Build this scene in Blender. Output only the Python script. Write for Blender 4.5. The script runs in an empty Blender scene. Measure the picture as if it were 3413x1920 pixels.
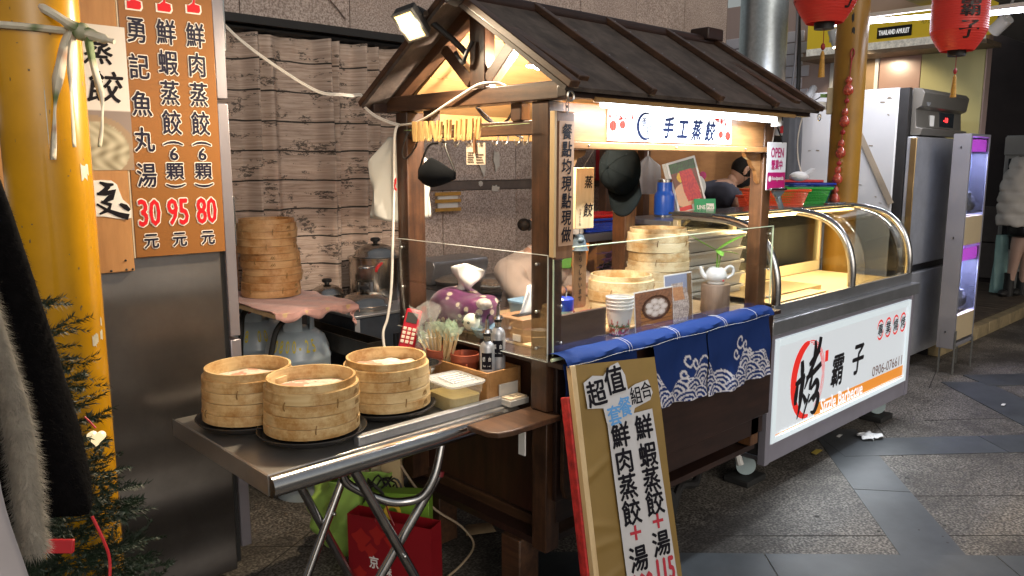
import bpy, bmesh, math, random
from math import sin, cos, pi, radians
from mathutils import Vector, Matrix
R = random.Random(7)
scene = bpy.context.scene
COL = scene.collection
MT = bpy.data.materials
# camera
cam_d = bpy.data.cameras.new('camera')
cam = bpy.data.objects.new('camera', cam_d)
COL.objects.link(cam)
scene.camera = cam
cam_d.sensor_width = 36.0
cam_d.lens = 27.89
cam_d.clip_start = 0.05
cam_d.clip_end = 400.0
cam.location = (0.0, 0.0, 1.6)
PITCH, AZ = radians(8.9), radians(46.5)
cam.rotation_euler = (pi / 2 - PITCH, 0.0, AZ - pi / 2)
# night sky, moon-weak sun, exposure
world = bpy.data.worlds.new('World')
scene.world = world
world.use_nodes = True
wn = world.node_tree
sky = wn.nodes.new('ShaderNodeTexSky')
sky.sky_type = 'NISHITA'
sky.sun_disc = False
sky.sun_elevation = radians(24)
sky.sun_rotation = radians(200)
sky.air_density = 1.6
sky.dust_density = 4.0
sky.ozone_density = 0.6
bg = wn.nodes['Background']
hsv = wn.nodes.new('ShaderNodeHueSaturation')
hsv.inputs['Saturation'].default_value = 0.35      # city glow: the sky over the arcade is nearly neutral
wn.links.new(sky.outputs['Color'], hsv.inputs['Color'])
wn.links.new(hsv.outputs['Color'], bg.inputs['Color'])
bg.inputs['Strength'].default_value = 0.048
sun_d = bpy.data.lights.new('sun', 'SUN')
sun_d.energy = 0.02
sun_d.angle = radians(10)
sun_d.color = (1.0, 0.95, 0.88)
sun = bpy.data.objects.new('sun', sun_d)
COL.objects.link(sun)
sun.rotation_euler = (radians(66), 0, radians(-20))
scene.view_settings.view_transform = 'Standard'
scene.view_settings.look = 'None'
scene.view_settings.gamma = 1.0
scene.view_settings.use_curve_mapping = False
scene.view_settings.exposure = 0.7
try:
	scene.cycles.max_bounces = 8
	scene.cycles.transparent_max_bounces = 16
	scene.cycles.sample_clamp_indirect = 4.0
	scene.cycles.use_denoising = True
except Exception:
	pass
# materials
def node_mat(name):
	m = bpy.data.materials.new(name)
	m.use_nodes = True
	nt = m.node_tree
	return m, nt, nt.nodes['Principled BSDF']
def coords(nt, scale=(1, 1, 1)):
	tc = nt.nodes.new('ShaderNodeTexCoord')
	mp = nt.nodes.new('ShaderNodeMapping')
	mp.inputs['Scale'].default_value = scale
	oi = nt.nodes.new('ShaderNodeObjectInfo')
	ml = nt.nodes.new('ShaderNodeMath'); ml.operation = 'MULTIPLY'; ml.inputs[1].default_value = 37.0
	nt.links.new(oi.outputs['Random'], ml.inputs[0])
	cb = nt.nodes.new('ShaderNodeVectorMath'); cb.operation = 'ADD'
	nt.links.new(tc.outputs['Object'], cb.inputs[0])
	nt.links.new(ml.outputs[0], cb.inputs[1])
	nt.links.new(cb.outputs[0], mp.inputs['Vector'])
	return mp.outputs[0]
def noise(nt, vec, scale, detail=4.0, rough=0.6):
	n = nt.nodes.new('ShaderNodeTexNoise')
	n.inputs['Scale'].default_value = scale
	n.inputs['Detail'].default_value = detail
	n.inputs['Roughness'].default_value = rough
	nt.links.new(vec, n.inputs['Vector'])
	return n.outputs['Fac']
def ramp(nt, fac, stops):
	r = nt.nodes.new('ShaderNodeValToRGB')
	e = r.color_ramp.elements
	while len(e) < len(stops):
		e.new(0.5)
	for i, (p, c) in enumerate(stops):
		e[i].position = p
		e[i].color = (c[0], c[1], c[2], 1)
	nt.links.new(fac, r.inputs['Fac'])
	return r.outputs['Color']
def mixc(nt, fac, a, b, mode='MIX'):
	n = nt.nodes.new('ShaderNodeMix'); n.data_type = 'RGBA'; n.blend_type = mode
	for sock, v in ((n.inputs[0], fac), (n.inputs[6], a), (n.inputs[7], b)):
		if isinstance(v, bpy.types.NodeSocket):
			nt.links.new(v, sock)
		elif isinstance(v, (int, float)):
			sock.default_value = v
		else:
			sock.default_value = (v[0], v[1], v[2], 1)
	return n.outputs[2]
def bump(nt, bs, h, strength, dist=0.002):
	b = nt.nodes.new('ShaderNodeBump')
	b.inputs['Strength'].default_value = strength
	b.inputs['Distance'].default_value = dist
	nt.links.new(h, b.inputs['Height'])
	nt.links.new(b.outputs[0], bs.inputs['Normal'])
def sh(c, k):
	return tuple(max(0.0, min(1.0, x * k)) for x in c[:3])
def pbr(name, c, rough=0.5, metal=0.0, var=0.15, vs=6.0, bmp=0.0, bs_=60.0, spec=None, emit=None, es=0.0, trans=0.0, ior=1.45, alpha=1.0, sheen=0.0, rvar=0.0, stretch=(1, 1, 1), coat=0.0):
	if name in bpy.data.materials:
		return bpy.data.materials[name]
	m, nt, b = node_mat(name)
	if var > 0 or bmp > 0 or rvar > 0:
		v = coords(nt, stretch)
	if var > 0:
		f = noise(nt, v, vs, 6.0, 0.65)
		col = ramp(nt, f, ((0.3, sh(c, 1 - var)), (0.7, sh(c, 1 + var))))
		nt.links.new(col, b.inputs['Base Color'])
	else:
		b.inputs['Base Color'].default_value = (c[0], c[1], c[2], 1)
	b.inputs['Roughness'].default_value = rough
	if rvar > 0:
		f2 = noise(nt, v, vs * 1.7, 5.0, 0.6)
		mr = nt.nodes.new('ShaderNodeMapRange')
		mr.inputs['To Min'].default_value = max(0.03, rough - rvar)
		mr.inputs['To Max'].default_value = min(1, rough + rvar)
		nt.links.new(f2, mr.inputs['Value'])
		nt.links.new(mr.outputs[0], b.inputs['Roughness'])
	b.inputs['Metallic'].default_value = metal
	if bmp > 0:
		bump(nt, b, noise(nt, v, bs_, 4.0), bmp)
	if spec is not None:
		b.inputs['Specular IOR Level'].default_value = spec
	if emit is not None:
		b.inputs['Emission Color'].default_value = (emit[0], emit[1], emit[2], 1)
		b.inputs['Emission Strength'].default_value = es
	if trans > 0:
		b.inputs['Transmission Weight'].default_value = trans
		b.inputs['IOR'].default_value = ior
	if sheen > 0:
		b.inputs['Sheen Weight'].default_value = sheen
		b.inputs['Sheen Roughness'].default_value = 0.4
	if coat > 0:
		b.inputs['Coat Weight'].default_value = coat
		b.inputs['Coat Roughness'].default_value = 0.08
	b.inputs['Alpha'].default_value = alpha
	return m
def wood(name, light, dark, axis='z', fine=1.0, rough=0.55, bmp=0.25, stain=0.0, coat=0.0):
	"""plank wood with the grain along one axis"""
	m, nt, b = node_mat(name)
	lo, hi = 2.0, 26.0 * fine
	s = {'x': (lo, hi, hi), 'y': (hi, lo, hi), 'z': (hi, hi, lo)}[axis]
	v = coords(nt, s)
	f = noise(nt, v, 1.6, 8.0, 0.7)
	col = ramp(nt, f, ((0.3, dark), (0.52, tuple(0.5 * (a + c) for a, c in zip(light, dark))), (0.72, light)))
	if stain > 0:
		v2 = coords(nt, (1, 1, 1))
		f2 = noise(nt, v2, 9.0, 5.0, 0.7)
		st = nt.nodes.new('ShaderNodeMapRange')
		st.inputs['From Min'].default_value = 0.42; st.inputs['From Max'].default_value = 0.62
		st.inputs['To Max'].default_value = stain
		nt.links.new(f2, st.inputs['Value'])
		col = mixc(nt, st.outputs[0], col, sh(dark, 0.35))
	nt.links.new(col, b.inputs['Base Color'])
	b.inputs['Roughness'].default_value = rough
	if coat > 0:
		b.inputs['Coat Weight'].default_value = coat
	bump(nt, b, f, bmp, 0.0015)
	return m
def steel(name, c=(0.55, 0.55, 0.56), rough=0.28, axis='x', k=0.08, metal=1.0):
	"""brushed stainless steel"""
	m, nt, b = node_mat(name)
	s = {'x': (3, 260, 260), 'y': (260, 3, 260), 'z': (260, 260, 3), 'n': (14, 14, 14)}[axis]
	v = coords(nt, s)
	f = noise(nt, v, 1.0, 3.0, 0.5)
	v2 = coords(nt, (1, 1, 1))
	g = noise(nt, v2, 5.0, 5.0, 0.7)
	col = ramp(nt, g, ((0.3, sh(c, 0.8)), (0.7, sh(c, 1.1))))
	nt.links.new(col, b.inputs['Base Color'])
	mr = nt.nodes.new('ShaderNodeMapRange')
	mr.inputs['To Min'].default_value = max(0.04, rough - k)
	mr.inputs['To Max'].default_value = rough + k
	nt.links.new(f, mr.inputs['Value'])
	nt.links.new(mr.outputs[0], b.inputs['Roughness'])
	b.inputs['Metallic'].default_value = metal
	bump(nt, b, f, 0.06, 0.0005)
	return m
def emit_mat(name, c, s):
	if name in MT:
		return MT[name]
	m, nt, b = node_mat(name)
	b.inputs['Base Color'].default_value = (c[0] * .8, c[1] * .8, c[2] * .8, 1)
	b.inputs['Emission Color'].default_value = (c[0], c[1], c[2], 1)
	b.inputs['Emission Strength'].default_value = s
	return m
def glass_mat(name, tint=(0.95, 0.98, 0.96), amount=0.9, rough=0.03):
	"""thin clear sheet: mostly transparent, mirror-like at grazing angles"""
	m, nt, b = node_mat(name)
	nt.nodes.remove(b)
	tr = nt.nodes.new('ShaderNodeBsdfTransparent')
	tr.inputs['Color'].default_value = (*tint, 1)
	gl = nt.nodes.new('ShaderNodeBsdfGlossy')
	gl.inputs['Roughness'].default_value = rough
	fr = nt.nodes.new('ShaderNodeFresnel'); fr.inputs['IOR'].default_value = 1.45
	ml = nt.nodes.new('ShaderNodeMath'); ml.operation = 'MULTIPLY'; ml.inputs[1].default_value = amount
	nt.links.new(fr.outputs[0], ml.inputs[0])
	mx = nt.nodes.new('ShaderNodeMixShader')
	nt.links.new(ml.outputs[0], mx.inputs[0])
	nt.links.new(tr.outputs[0], mx.inputs[1])
	nt.links.new(gl.outputs[0], mx.inputs[2])
	nt.links.new(mx.outputs[0], nt.nodes['Material Output'].inputs['Surface'])
	return m
def film_mat(name, c, opacity, rough=0.2):
	"""thin plastic film"""
	m, nt, b = node_mat(name)
	b.inputs['Base Color'].default_value = (*c, 1)
	b.inputs['Roughness'].default_value = rough
	b.inputs['Alpha'].default_value = opacity
	return m
def attr_mat(name, rough=0.5, emis=0.0, bmp=0.0, coat=0.0):
	"""flat print: colour stored on the mesh"""
	m, nt, b = node_mat(name)
	a = nt.nodes.new('ShaderNodeAttribute'); a.attribute_name = 'ink'
	nt.links.new(a.outputs['Color'], b.inputs['Base Color'])
	if emis > 0:
		nt.links.new(a.outputs['Color'], b.inputs['Emission Color'])
		b.inputs['Emission Strength'].default_value = emis
	b.inputs['Roughness'].default_value = rough
	if bmp > 0:
		bump(nt, b, noise(nt, coords(nt), 40.0, 4.0), bmp)
	if coat > 0:
		b.inputs['Coat Weight'].default_value = coat
	return m
# mesh builder
def basis(d):
	d = Vector(d).normalized()
	a = Vector((0, 0, 1)) if abs(d.z) < 0.9 else Vector((1, 0, 0))
	u = d.cross(a).normalized()
	return u, d.cross(u).normalized(), d
class MB:
	def __init__(s):
		s.v = []; s.f = []; s.ink = None
	def add(s, vs, fs):
		o = len(s.v)
		s.v.extend(tuple(p) for p in vs)
		s.f.extend(tuple(i + o for i in f) for f in fs)
		return s
	def box(s, x0, y0, z0, x1, y1, z1):
		x0, x1 = sorted((x0, x1)); y0, y1 = sorted((y0, y1)); z0, z1 = sorted((z0, z1))
		return s.add([(x0, y0, z0), (x1, y0, z0), (x1, y1, z0), (x0, y1, z0), (x0, y0, z1), (x1, y0, z1), (x1, y1, z1), (x0, y1, z1)],
                     [(0, 3, 2, 1), (4, 5, 6, 7), (0, 1, 5, 4), (1, 2, 6, 5), (2, 3, 7, 6), (3, 0, 4, 7)])
	def obox(s, c, u, v, w):
		"""box given its centre and three half-axis vectors"""
		c, u, v, w = Vector(c), Vector(u), Vector(v), Vector(w)
		if u.cross(v).dot(w) < 0:
			w = -w
		P = [c + a * u + b * v + d * w for d in (-1, 1) for a, b in ((-1, -1), (1, -1), (1, 1), (-1, 1))]
		return s.add(P, [(0, 3, 2, 1), (4, 5, 6, 7), (0, 1, 5, 4), (1, 2, 6, 5), (2, 3, 7, 6), (3, 0, 4, 7)])
	def beam(s, p, q, wa, wb, side=None):
		"""bar of section wa x wb from p to q; side = direction of wa"""
		p, q = Vector(p), Vector(q)
		d = (q - p)
		if side is None:
			u, v, _ = basis(d)
		else:
			v = d.normalized().cross(Vector(side)).normalized(); u = v.cross(d.normalized())
		return s.obox((p + q) / 2, u * wa / 2, v * wb / 2, d / 2)
	def cyl(s, p, q, r, r2=None, n=16, caps=True):
		p, q = Vector(p), Vector(q)
		r2 = r if r2 is None else r2
		u, v, d = basis(q - p)
		P = []
		for c, rr in ((p, r), (q, r2)):
			for i in range(n):
				a = 2 * pi * i / n
				P.append(c + (u * cos(a) + v * sin(a)) * rr)
		F = [(i, i + n, (i + 1) % n + n, (i + 1) % n) for i in range(n)]
		if caps:
			F += [tuple(range(n)), tuple(range(2 * n - 1, n - 1, -1))]
		return s.add(P, F)
	def tube(s, pts, r, n=8, caps=True, closed=False, sub=0):
		pts = [Vector(p) for p in pts]
		if sub:
			pts = spline(pts, sub, closed)
		m = len(pts)
		rad = r if isinstance(r, (list, tuple)) else [r] * m
		if len(rad) != m:
			rad = [rad[min(len(rad) - 1, int(i * len(rad) / m))] for i in range(m)]
		P = []; pu = None
		for i, p in enumerate(pts):
			if closed:
				t = pts[(i + 1) % m] - pts[i - 1]
			else:
				t = pts[min(i + 1, m - 1)] - pts[max(i - 1, 0)]
			if t.length < 1e-9:
				t = Vector((0, 0, 1))
			t.normalize()
			if pu is None:
				u = basis(t)[0]
			else:
				u = pu - t * pu.dot(t)
				u = u.normalized() if u.length > 1e-6 else basis(t)[0]
			pu = u; v = t.cross(u)
			for k in range(n):
				a = 2 * pi * k / n
				P.append(p + (u * cos(a) + v * sin(a)) * rad[i])
		F = []
		for i in range(m if closed else m - 1):
			j = (i + 1) % m
			for k in range(n):
				F.append((i * n + k, i * n + (k + 1) % n, j * n + (k + 1) % n, j * n + k))
		if caps and not closed:
			F += [tuple(range(n - 1, -1, -1)), tuple(range((m - 1) * n, m * n))]
		return s.add(P, F)
	def lathe(s, prof, c=(0, 0, 0), n=32, a0=0.0, a1=2 * pi, axis=None):
		"""profile of (radius, height) turned about the vertical through c"""
		c = Vector(c); full = abs(a1 - a0 - 2 * pi) < 1e-6
		m = n if full else n + 1
		if axis is None:
			U, V, W = Vector((1, 0, 0)), Vector((0, 1, 0)), Vector((0, 0, 1))
		else:
			U, V, W = basis(axis); V = W.cross(U)
		P = []
		for i in range(m):
			a = a0 + (a1 - a0) * i / n
			d = U * cos(a) + V * sin(a)
			for (r, z) in prof:
				P.append(c + d * r + W * z)
		k = len(prof); F = []
		for i in range(n):
			j = (i + 1) % m
			for q in range(k - 1):
				F.append((i * k + q, j * k + q, j * k + q + 1, i * k + q + 1))
		return s.add(P, F)
	def sphere(s, c, r, nu=16, nv=10):
		rx, ry, rz = r if isinstance(r, (tuple, list)) else (r, r, r)
		c = Vector(c); P = [c + Vector((0, 0, rz))]
		for j in range(1, nv):
			t = pi * j / nv
			for i in range(nu):
				a = 2 * pi * i / nu
				P.append(c + Vector((rx * sin(t) * cos(a), ry * sin(t) * sin(a), rz * cos(t))))
		P.append(c - Vector((0, 0, rz)))
		F = [(0, 1 + i, 1 + (i + 1) % nu) for i in range(nu)]
		for j in range(nv - 2):
			for i in range(nu):
				a = 1 + j * nu + i; b = 1 + j * nu + (i + 1) % nu
				F.append((a, a + nu, b + nu, b))
		o = 1 + (nv - 2) * nu
		F += [(o + i, len(P) - 1, o + (i + 1) % nu) for i in range(nu)]
		return s.add(P, F)
	def grid(s, fn, nu, nv, wrap=False):
		"""sheet of (nu x nv) cells, fn(u, v) -> point for u, v in 0..1"""
		P = [fn(i / nu, j / nv) for j in range(nv + 1) for i in range(nu + 1)]
		F = [(j * (nu + 1) + i, j * (nu + 1) + i + 1, (j + 1) * (nu + 1) + i + 1, (j + 1) * (nu + 1) + i) for j in range(nv) for i in range(nu)]
		return s.add(P, F)
	def prism(s, poly, o, u, v, t):
		"""outline poly [(a, b)] in the plane o + a*u + b*v, thickened by t along u x v"""
		o, u, v = Vector(o), Vector(u), Vector(v)
		n = u.cross(v).normalized() * t
		k = len(poly)
		P = [o + u * a + v * b for a, b in poly] + [o + u * a + v * b + n for a, b in poly]
		F = [tuple(range(k - 1, -1, -1)), tuple(range(k, 2 * k))]
		F += [(i, (i + 1) % k, (i + 1) % k + k, i + k) for i in range(k)]
		return s.add(P, F)
	def ribbon(s, pts, widths, o, u, v, lift):
		"""brush stroke on the plane (o, u, v)"""
		o, u, v = Vector(o), Vector(u), Vector(v); n = u.cross(v).normalized() * lift
		P = []; m = len(pts)
		for i, (a, b) in enumerate(pts):
			x0, y0 = pts[max(i - 1, 0)]; x1, y1 = pts[min(i + 1, m - 1)]
			dx, dy = x1 - x0, y1 - y0; L = math.hypot(dx, dy) or 1
			w = widths[i] if isinstance(widths, (list, tuple)) else widths
			nx, ny = -dy / L * w / 2, dx / L * w / 2
			P += [o + u * (a + nx) + v * (b + ny) + n, o + u * (a - nx) + v * (b - ny) + n]
		return s.add(P, [(2 * i + 1, 2 * i + 3, 2 * i + 2, 2 * i) for i in range(m - 1)])
	def flat(s, poly, o, u, v, lift=0.0):
		o, u, v = Vector(o), Vector(u), Vector(v); n = u.cross(v).normalized() * lift
		return s.add([o + u * a + v * b + n for a, b in poly], [tuple(range(len(poly)))])
	def move(s, M):
		s.v = [tuple(M @ Vector(p)) for p in s.v]
		return s
	def build(s, name, m, parent=None, local=False, bev=0.0, smooth=True, ang=38, sub=0, solid=0.0, kind=None, label=None):
		me = bpy.data.meshes.new(name)
		V = s.v
		if parent is not None and not local:
			t = root_loc(parent)
			V = [(a - t[0], b - t[1], c - t[2]) for a, b, c in V]
		me.from_pydata(V, [], s.f)
		me.validate(); me.update()
		if smooth:
			me.polygons.foreach_set('use_smooth', [True] * len(me.polygons))
			me.set_sharp_from_angle(angle=radians(ang))
		if s.ink is not None:
			at = me.color_attributes.new('ink', 'FLOAT_COLOR', 'POINT')
			flatc = []
			for c in s.ink:
				flatc += [c[0], c[1], c[2], 1.0]
			at.data.foreach_set('color', flatc)
		me.materials.append(m)
		o = bpy.data.objects.new(name, me)
		COL.objects.link(o)
		if parent is not None:
			o.parent = parent
		if solid:
			md = o.modifiers.new('thickness', 'SOLIDIFY'); md.thickness = solid; md.offset = 0
		if bev:
			md = o.modifiers.new('edges', 'BEVEL'); md.width = bev; md.segments = 2; md.limit_method = 'ANGLE'; md.angle_limit = radians(40)
			md.harden_normals = False
		if sub:
			md = o.modifiers.new('smooth', 'SUBSURF'); md.levels = sub; md.render_levels = sub
		if kind:
			o['kind'] = kind
		if label:
			o['label'] = label
		return o
def root_loc(o):
	t = Vector((0, 0, 0))
	while o is not None:
		t = t + o.location
		o = o.parent
	return t
def spline(pts, k, closed=False):
	P = [Vector(p) for p in pts]; m = len(P); out = []
	for i in range(m if closed else m - 1):
		if closed:
			a, b, c, d = P[i - 1], P[i], P[(i + 1) % m], P[(i + 2) % m]
		else:
			a, b, c, d = P[max(i - 1, 0)], P[i], P[i + 1], P[min(i + 2, m - 1)]
		for j in range(k):
			t = j / k
			out.append(0.5 * ((2 * b) + (c - a) * t + (2 * a - 5 * b + 4 * c - d) * t * t + (3 * b - a - 3 * c + d) * t ** 3))
	if not closed:
		out.append(P[-1])
	return out
def thing(name, label, cat, loc=(0, 0, 0), rz=0.0, group=None):
	o = bpy.data.objects.new(name, None)
	COL.objects.link(o)
	o.empty_display_size = 0.05
	o.location = loc
	o.rotation_euler = (0, 0, rz)
	return tag(o, label, cat, group)
def tag(o, label, cat, group=None):
	o['label'] = label
	o['category'] = cat
	if group:
		o['group'] = group
	return o
def struct(o):
	o['kind'] = 'structure'
	return o
def dup(root, loc=None, rz=None, label=None, group=None):
	"""a copy of a thing with copies of its parts and sub-parts (mesh data shared)"""
	def rec(o, par):
		c = o.copy()
		COL.objects.link(c)
		if par is not None:
			c.parent = par
		for ch in list(o.children):
			rec(ch, c)
		return c
	r = rec(root, None)
	if loc is not None:
		r.location = loc
	if rz is not None:
		r.rotation_euler = (0, 0, rz)
	if label:
		r['label'] = label
	if group:
		r['group'] = group
	return r
# lettering
_glyphs = {}
def glyph(s):
	if s not in _glyphs:
		c = bpy.data.curves.new('text', 'FONT')
		c.body = s; c.size = 1.0; c.resolution_u = 2
		o = bpy.data.objects.new('text', c)
		COL.objects.link(o)
		bpy.context.view_layer.update()
		me = bpy.data.meshes.new_from_object(o.evaluated_get(bpy.context.evaluated_depsgraph_get()))
		vs = [(v.co.x, v.co.y) for v in me.vertices]
		fs = [tuple(p.vertices) for p in me.polygons]
		bpy.data.objects.remove(o); bpy.data.curves.remove(c); bpy.data.meshes.remove(me)
		xs = [p[0] for p in vs] or [0, 1]; ys = [p[1] for p in vs] or [0, 1]
		_glyphs[s] = (vs, fs, min(xs), max(xs), min(ys), max(ys))
	return _glyphs[s]
_lift = [0]
class Plane:
	"""a sheet standing in the scene: origin o, right u, up v (unit vectors)"""
	def __init__(s, o, u, v):
		s.o, s.u, s.v = Vector(o), Vector(u).normalized(), Vector(v).normalized()
		s.n = s.u.cross(s.v).normalized()
	def at(s, a, b, c=0.0):
		return s.o + s.u * a + s.v * b + s.n * c
	def text(s, mb, t, cx, cy, w=None, h=None, lift=0.001, bold=0.0, ring=0.0, skew=0.0, rot=0.0):
		vs, fs, x0, x1, y0, y1 = glyph(t)
		if len(t) == 1 and ord(t) > 0x2e80:
			x0, x1, y0, y1 = 0.02, 0.98, -0.09, 0.85       # keep the ideographic square
		sx = (w / (x1 - x0)) if w else None
		sy = (h / (y1 - y0)) if h else None
		sx = sx or sy; sy = sy or sx
		mx, my = (x0 + x1) / 2, (y0 + y1) / 2
		offs = [(0, 0)]
		if bold:
			offs += [(bold, 0), (-bold, 0), (0, bold), (0, -bold)]
		if ring:
			k = 12
			offs = [(ring * cos(2 * pi * i / k), ring * sin(2 * pi * i / k)) for i in range(k)] + [(0, 0)]
		ca, sa = cos(rot), sin(rot)
		for i, (dx, dy) in enumerate(offs):
			P = []
			for (x, y) in vs:
				X = (x - mx) * sx; Y = (y - my) * sy
				X += Y * skew
				X, Y = X * ca - Y * sa, X * sa + Y * ca
				P.append(s.at(cx + X + dx, cy + Y + dy, lift + 0.00006 * i))
			mb.add(P, fs)
		return mb
	def column(s, mb, t, cx, top, w, h, step, **kw):
		for i, ch in enumerate(t):
			if ch != ' ':
				s.text(mb, ch, cx, top - step * i - h / 2, w, h, **kw)
		return mb
def picture(pl, x0, y0, x1, y1, nx, ny, fn, lift=0.0):
	"""flat print on a Plane: fn(u, v) -> colour"""
	mb = MB()
	mb.grid(lambda a, b: pl.at(x0 + (x1 - x0) * a, y0 + (y1 - y0) * b, lift), nx, ny)
	mb.ink = [fn(i / nx, j / ny) for j in range(ny + 1) for i in range(nx + 1)]
	return mb
def lamp(name, kind, loc, power, color, size=0.1, size_y=None, aim=None, parent=None, spot=None, blend=0.4):
	d = bpy.data.lights.new(name, kind)
	d.energy = power; d.color = color
	if kind == 'AREA':
		d.size = size
		if size_y:
			d.shape = 'RECTANGLE'; d.size_y = size_y
	else:
		d.shadow_soft_size = size
	if spot:
		d.spot_size = spot; d.spot_blend = blend
	o = bpy.data.objects.new(name, d)
	COL.objects.link(o)
	o.location = loc
	if aim is not None:
		o.rotation_euler = (Vector(aim) - Vector(loc)).to_track_quat('-Z', 'Y').to_euler()
	if parent is not None:
		o.location = Vector(loc) - root_loc(parent)
		o.parent = parent
	return o
# ================================================================== materials used all over
M = {}
M['dark_wood'] = wood('dark stained wood', (0.105, 0.047, 0.021), (0.024, 0.010, 0.006), 'z', 1.0, 0.42, 0.3, stain=0.5, coat=0.15)
M['dark_wood_y'] = wood('dark stained beam', (0.115, 0.055, 0.026), (0.032, 0.014, 0.008), 'y', 1.0, 0.45, 0.3, stain=0.3, coat=0.1)
M['dark_wood_x'] = wood('dark stained board', (0.045, 0.02, 0.014), (0.018, 0.008, 0.006), 'x', 1.0, 0.45, 0.2, stain=0.3)
M['honey_wood_x'] = wood('honey fascia wood', (0.42, 0.21, 0.075), (0.17, 0.07, 0.022), 'x', 0.7, 0.4, 0.2, coat=0.2)
M['honey_wood_z'] = wood('honey post wood', (0.19, 0.085, 0.032), (0.06, 0.023, 0.009), 'z', 0.9, 0.42, 0.3, stain=0.35, coat=0.15)
M['pale_wood_x'] = wood('pale wood', (0.62, 0.45, 0.26), (0.48, 0.32, 0.16), 'x', 0.6, 0.5, 0.1)
M['pale_wood_z'] = wood('pale upright wood', (0.66, 0.5, 0.28), (0.5, 0.34, 0.17), 'z', 0.8, 0.5, 0.15)
M['lining'] = wood('roof lining board', (0.5, 0.31, 0.13), (0.36, 0.2, 0.075), 'x', 0.4, 0.5, 0.1)
M['steel_x'] = steel('brushed steel', (0.40, 0.41, 0.43), 0.32, 'x', 0.08, 0.75)
M['steel_z'] = steel('brushed steel upright', (0.46, 0.47, 0.5), 0.36, 'z', 0.1, 0.6)
M['steel_n'] = steel('worn steel', (0.56, 0.56, 0.57), 0.2, 'n')
M['chrome'] = pbr('chromed tube', (0.48, 0.48, 0.49), 0.2, 1.0, 0.2, 20, rvar=0.1)
M['alu'] = pbr('grey aluminium', (0.34, 0.33, 0.36), 0.4, 0.85, 0.06, 8)
M['black'] = pbr('black plastic', (0.008, 0.008, 0.009), 0.4, 0, 0.2, 20)
M['black_matt'] = pbr('matt black iron', (0.014, 0.013, 0.013), 0.55, 0.0, 0.3, 14)
M['rubber'] = pbr('black rubber', (0.015, 0.015, 0.015), 0.7, 0, 0.2, 12)
M['white_plastic'] = pbr('white plastic', (0.72, 0.72, 0.7), 0.35, 0, 0.04, 5)
M['white_paper'] = pbr('white paper', (0.74, 0.73, 0.7), 0.7, 0, 0.04, 5)
M['ink_black'] = pbr('black print', (0.008, 0.007, 0.011), 0.7, 0, 0, spec=0.15)
M['ink_white'] = pbr('white print', (0.78, 0.76, 0.74), 0.5, 0, 0)
M['ink_red'] = pbr('red print', (0.6, 0.022, 0.03), 0.5, 0, 0)
M['acrylic'] = glass_mat('clear acrylic', (0.985, 0.988, 0.98), 0.3, 0.03)
M['acrylic_edge'] = pbr('acrylic edge', (0.6, 0.72, 0.52), 0.3, 0, 0)
M['glass'] = glass_mat('clear glass', (0.95, 0.96, 0.93), 0.9, 0.03)
M['screw'] = pbr('zinc screw', (0.6, 0.6, 0.58), 0.3, 1.0, 0)
M['white_cable'] = pbr('white cable', (0.68, 0.64, 0.58), 0.45, 0, 0.03)
M['black_cable'] = pbr('black cable', (0.015, 0.014, 0.014), 0.45, 0, 0)
# pavement
def granite(name, dark, mid, light, scale=150, rough=0.6, blotch=0.35, spec=0.4):
	m, nt, b = node_mat(name)
	v = coords(nt)
	f = noise(nt, v, scale, 2.0, 0.5)
	col = ramp(nt, f, ((0.34, dark), (0.5, mid), (0.66, light)))
	g = noise(nt, v, 1.3, 7.0, 0.72)
	mr = nt.nodes.new('ShaderNodeMapRange')
	mr.inputs['From Min'].default_value = 0.40; mr.inputs['From Max'].default_value = 0.60
	mr.inputs['To Min'].default_value = 0.0; mr.inputs['To Max'].default_value = blotch
	nt.links.new(g, mr.inputs['Value'])
	col = mixc(nt, mr.outputs[0], col, sh(dark, 0.6))
	nt.links.new(col, b.inputs['Base Color'])
	b.inputs['Roughness'].default_value = rough
	b.inputs['Specular IOR Level'].default_value = spec
	bump(nt, b, f, 0.35, 0.002)
	return m
M['paving'] = granite('washed granite paving', (0.033, 0.027, 0.023), (0.115, 0.102, 0.088), (0.27, 0.245, 0.215), 95, 0.62, 0.75)
M['slab'] = pbr('dark honed stone', (0.05, 0.055, 0.06), 0.5, 0, 0.35, 2.5, bmp=0.1, bs_=200, rvar=0.1)
M['walltile'] = granite('speckled pink granite', (0.25, 0.185, 0.155), (0.46, 0.36, 0.31), (0.64, 0.53, 0.47), 105, 0.45, 0.3)
M['mortar'] = pbr('dark joint', (0.16, 0.13, 0.11), 0.8, 0, 0.2, 10)
pave = struct(MB().box(-14, -14, -0.3, 34, 24, 0.0).build('pavement', M['paving'], smooth=False))
_bz = [0]
def band(p, d, length, width, first=0.0, step=0.95):
	"""row of dark slabs laid in the pavement: p = start of the left edge, d = direction"""
	d = Vector((d[0], d[1], 0)).normalized(); n = Vector((d.y, -d.x, 0))
	s = first; _bz[0] += 1; h_ = 0.001 + 0.0009 * _bz[0]
	while s < length:
		e = min(s + step, length)
		a = Vector((p[0], p[1], 0)) + d * (s + 0.003); b = Vector((p[0], p[1], 0)) + d * (e - 0.003)
		c, f = b + n * width, a + n * width
		mb = MB()
		mb.prism([(0, 0), (1, 0), (1, 1), (0, 1)], (0, 0, 0), (1, 0, 0), (0, 1, 0), 0.004)
		q = [f, c, b, a]
		if (c - f).cross(b - c).z < 0: q = q[::-1]
		mb.v = [(P.x, P.y, -0.01) for P in q] + [(P.x, P.y, h_) for P in q]
		mb.build('paving_slab', M['slab'], pave, smooth=False)
		s = e
band((4.55, 2.14), (-0.781, -0.625), 3.8, -0.27)
band((4.30, 2.06), (0.77, -0.64), 3.6, 0.275, first=0.12)
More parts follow.
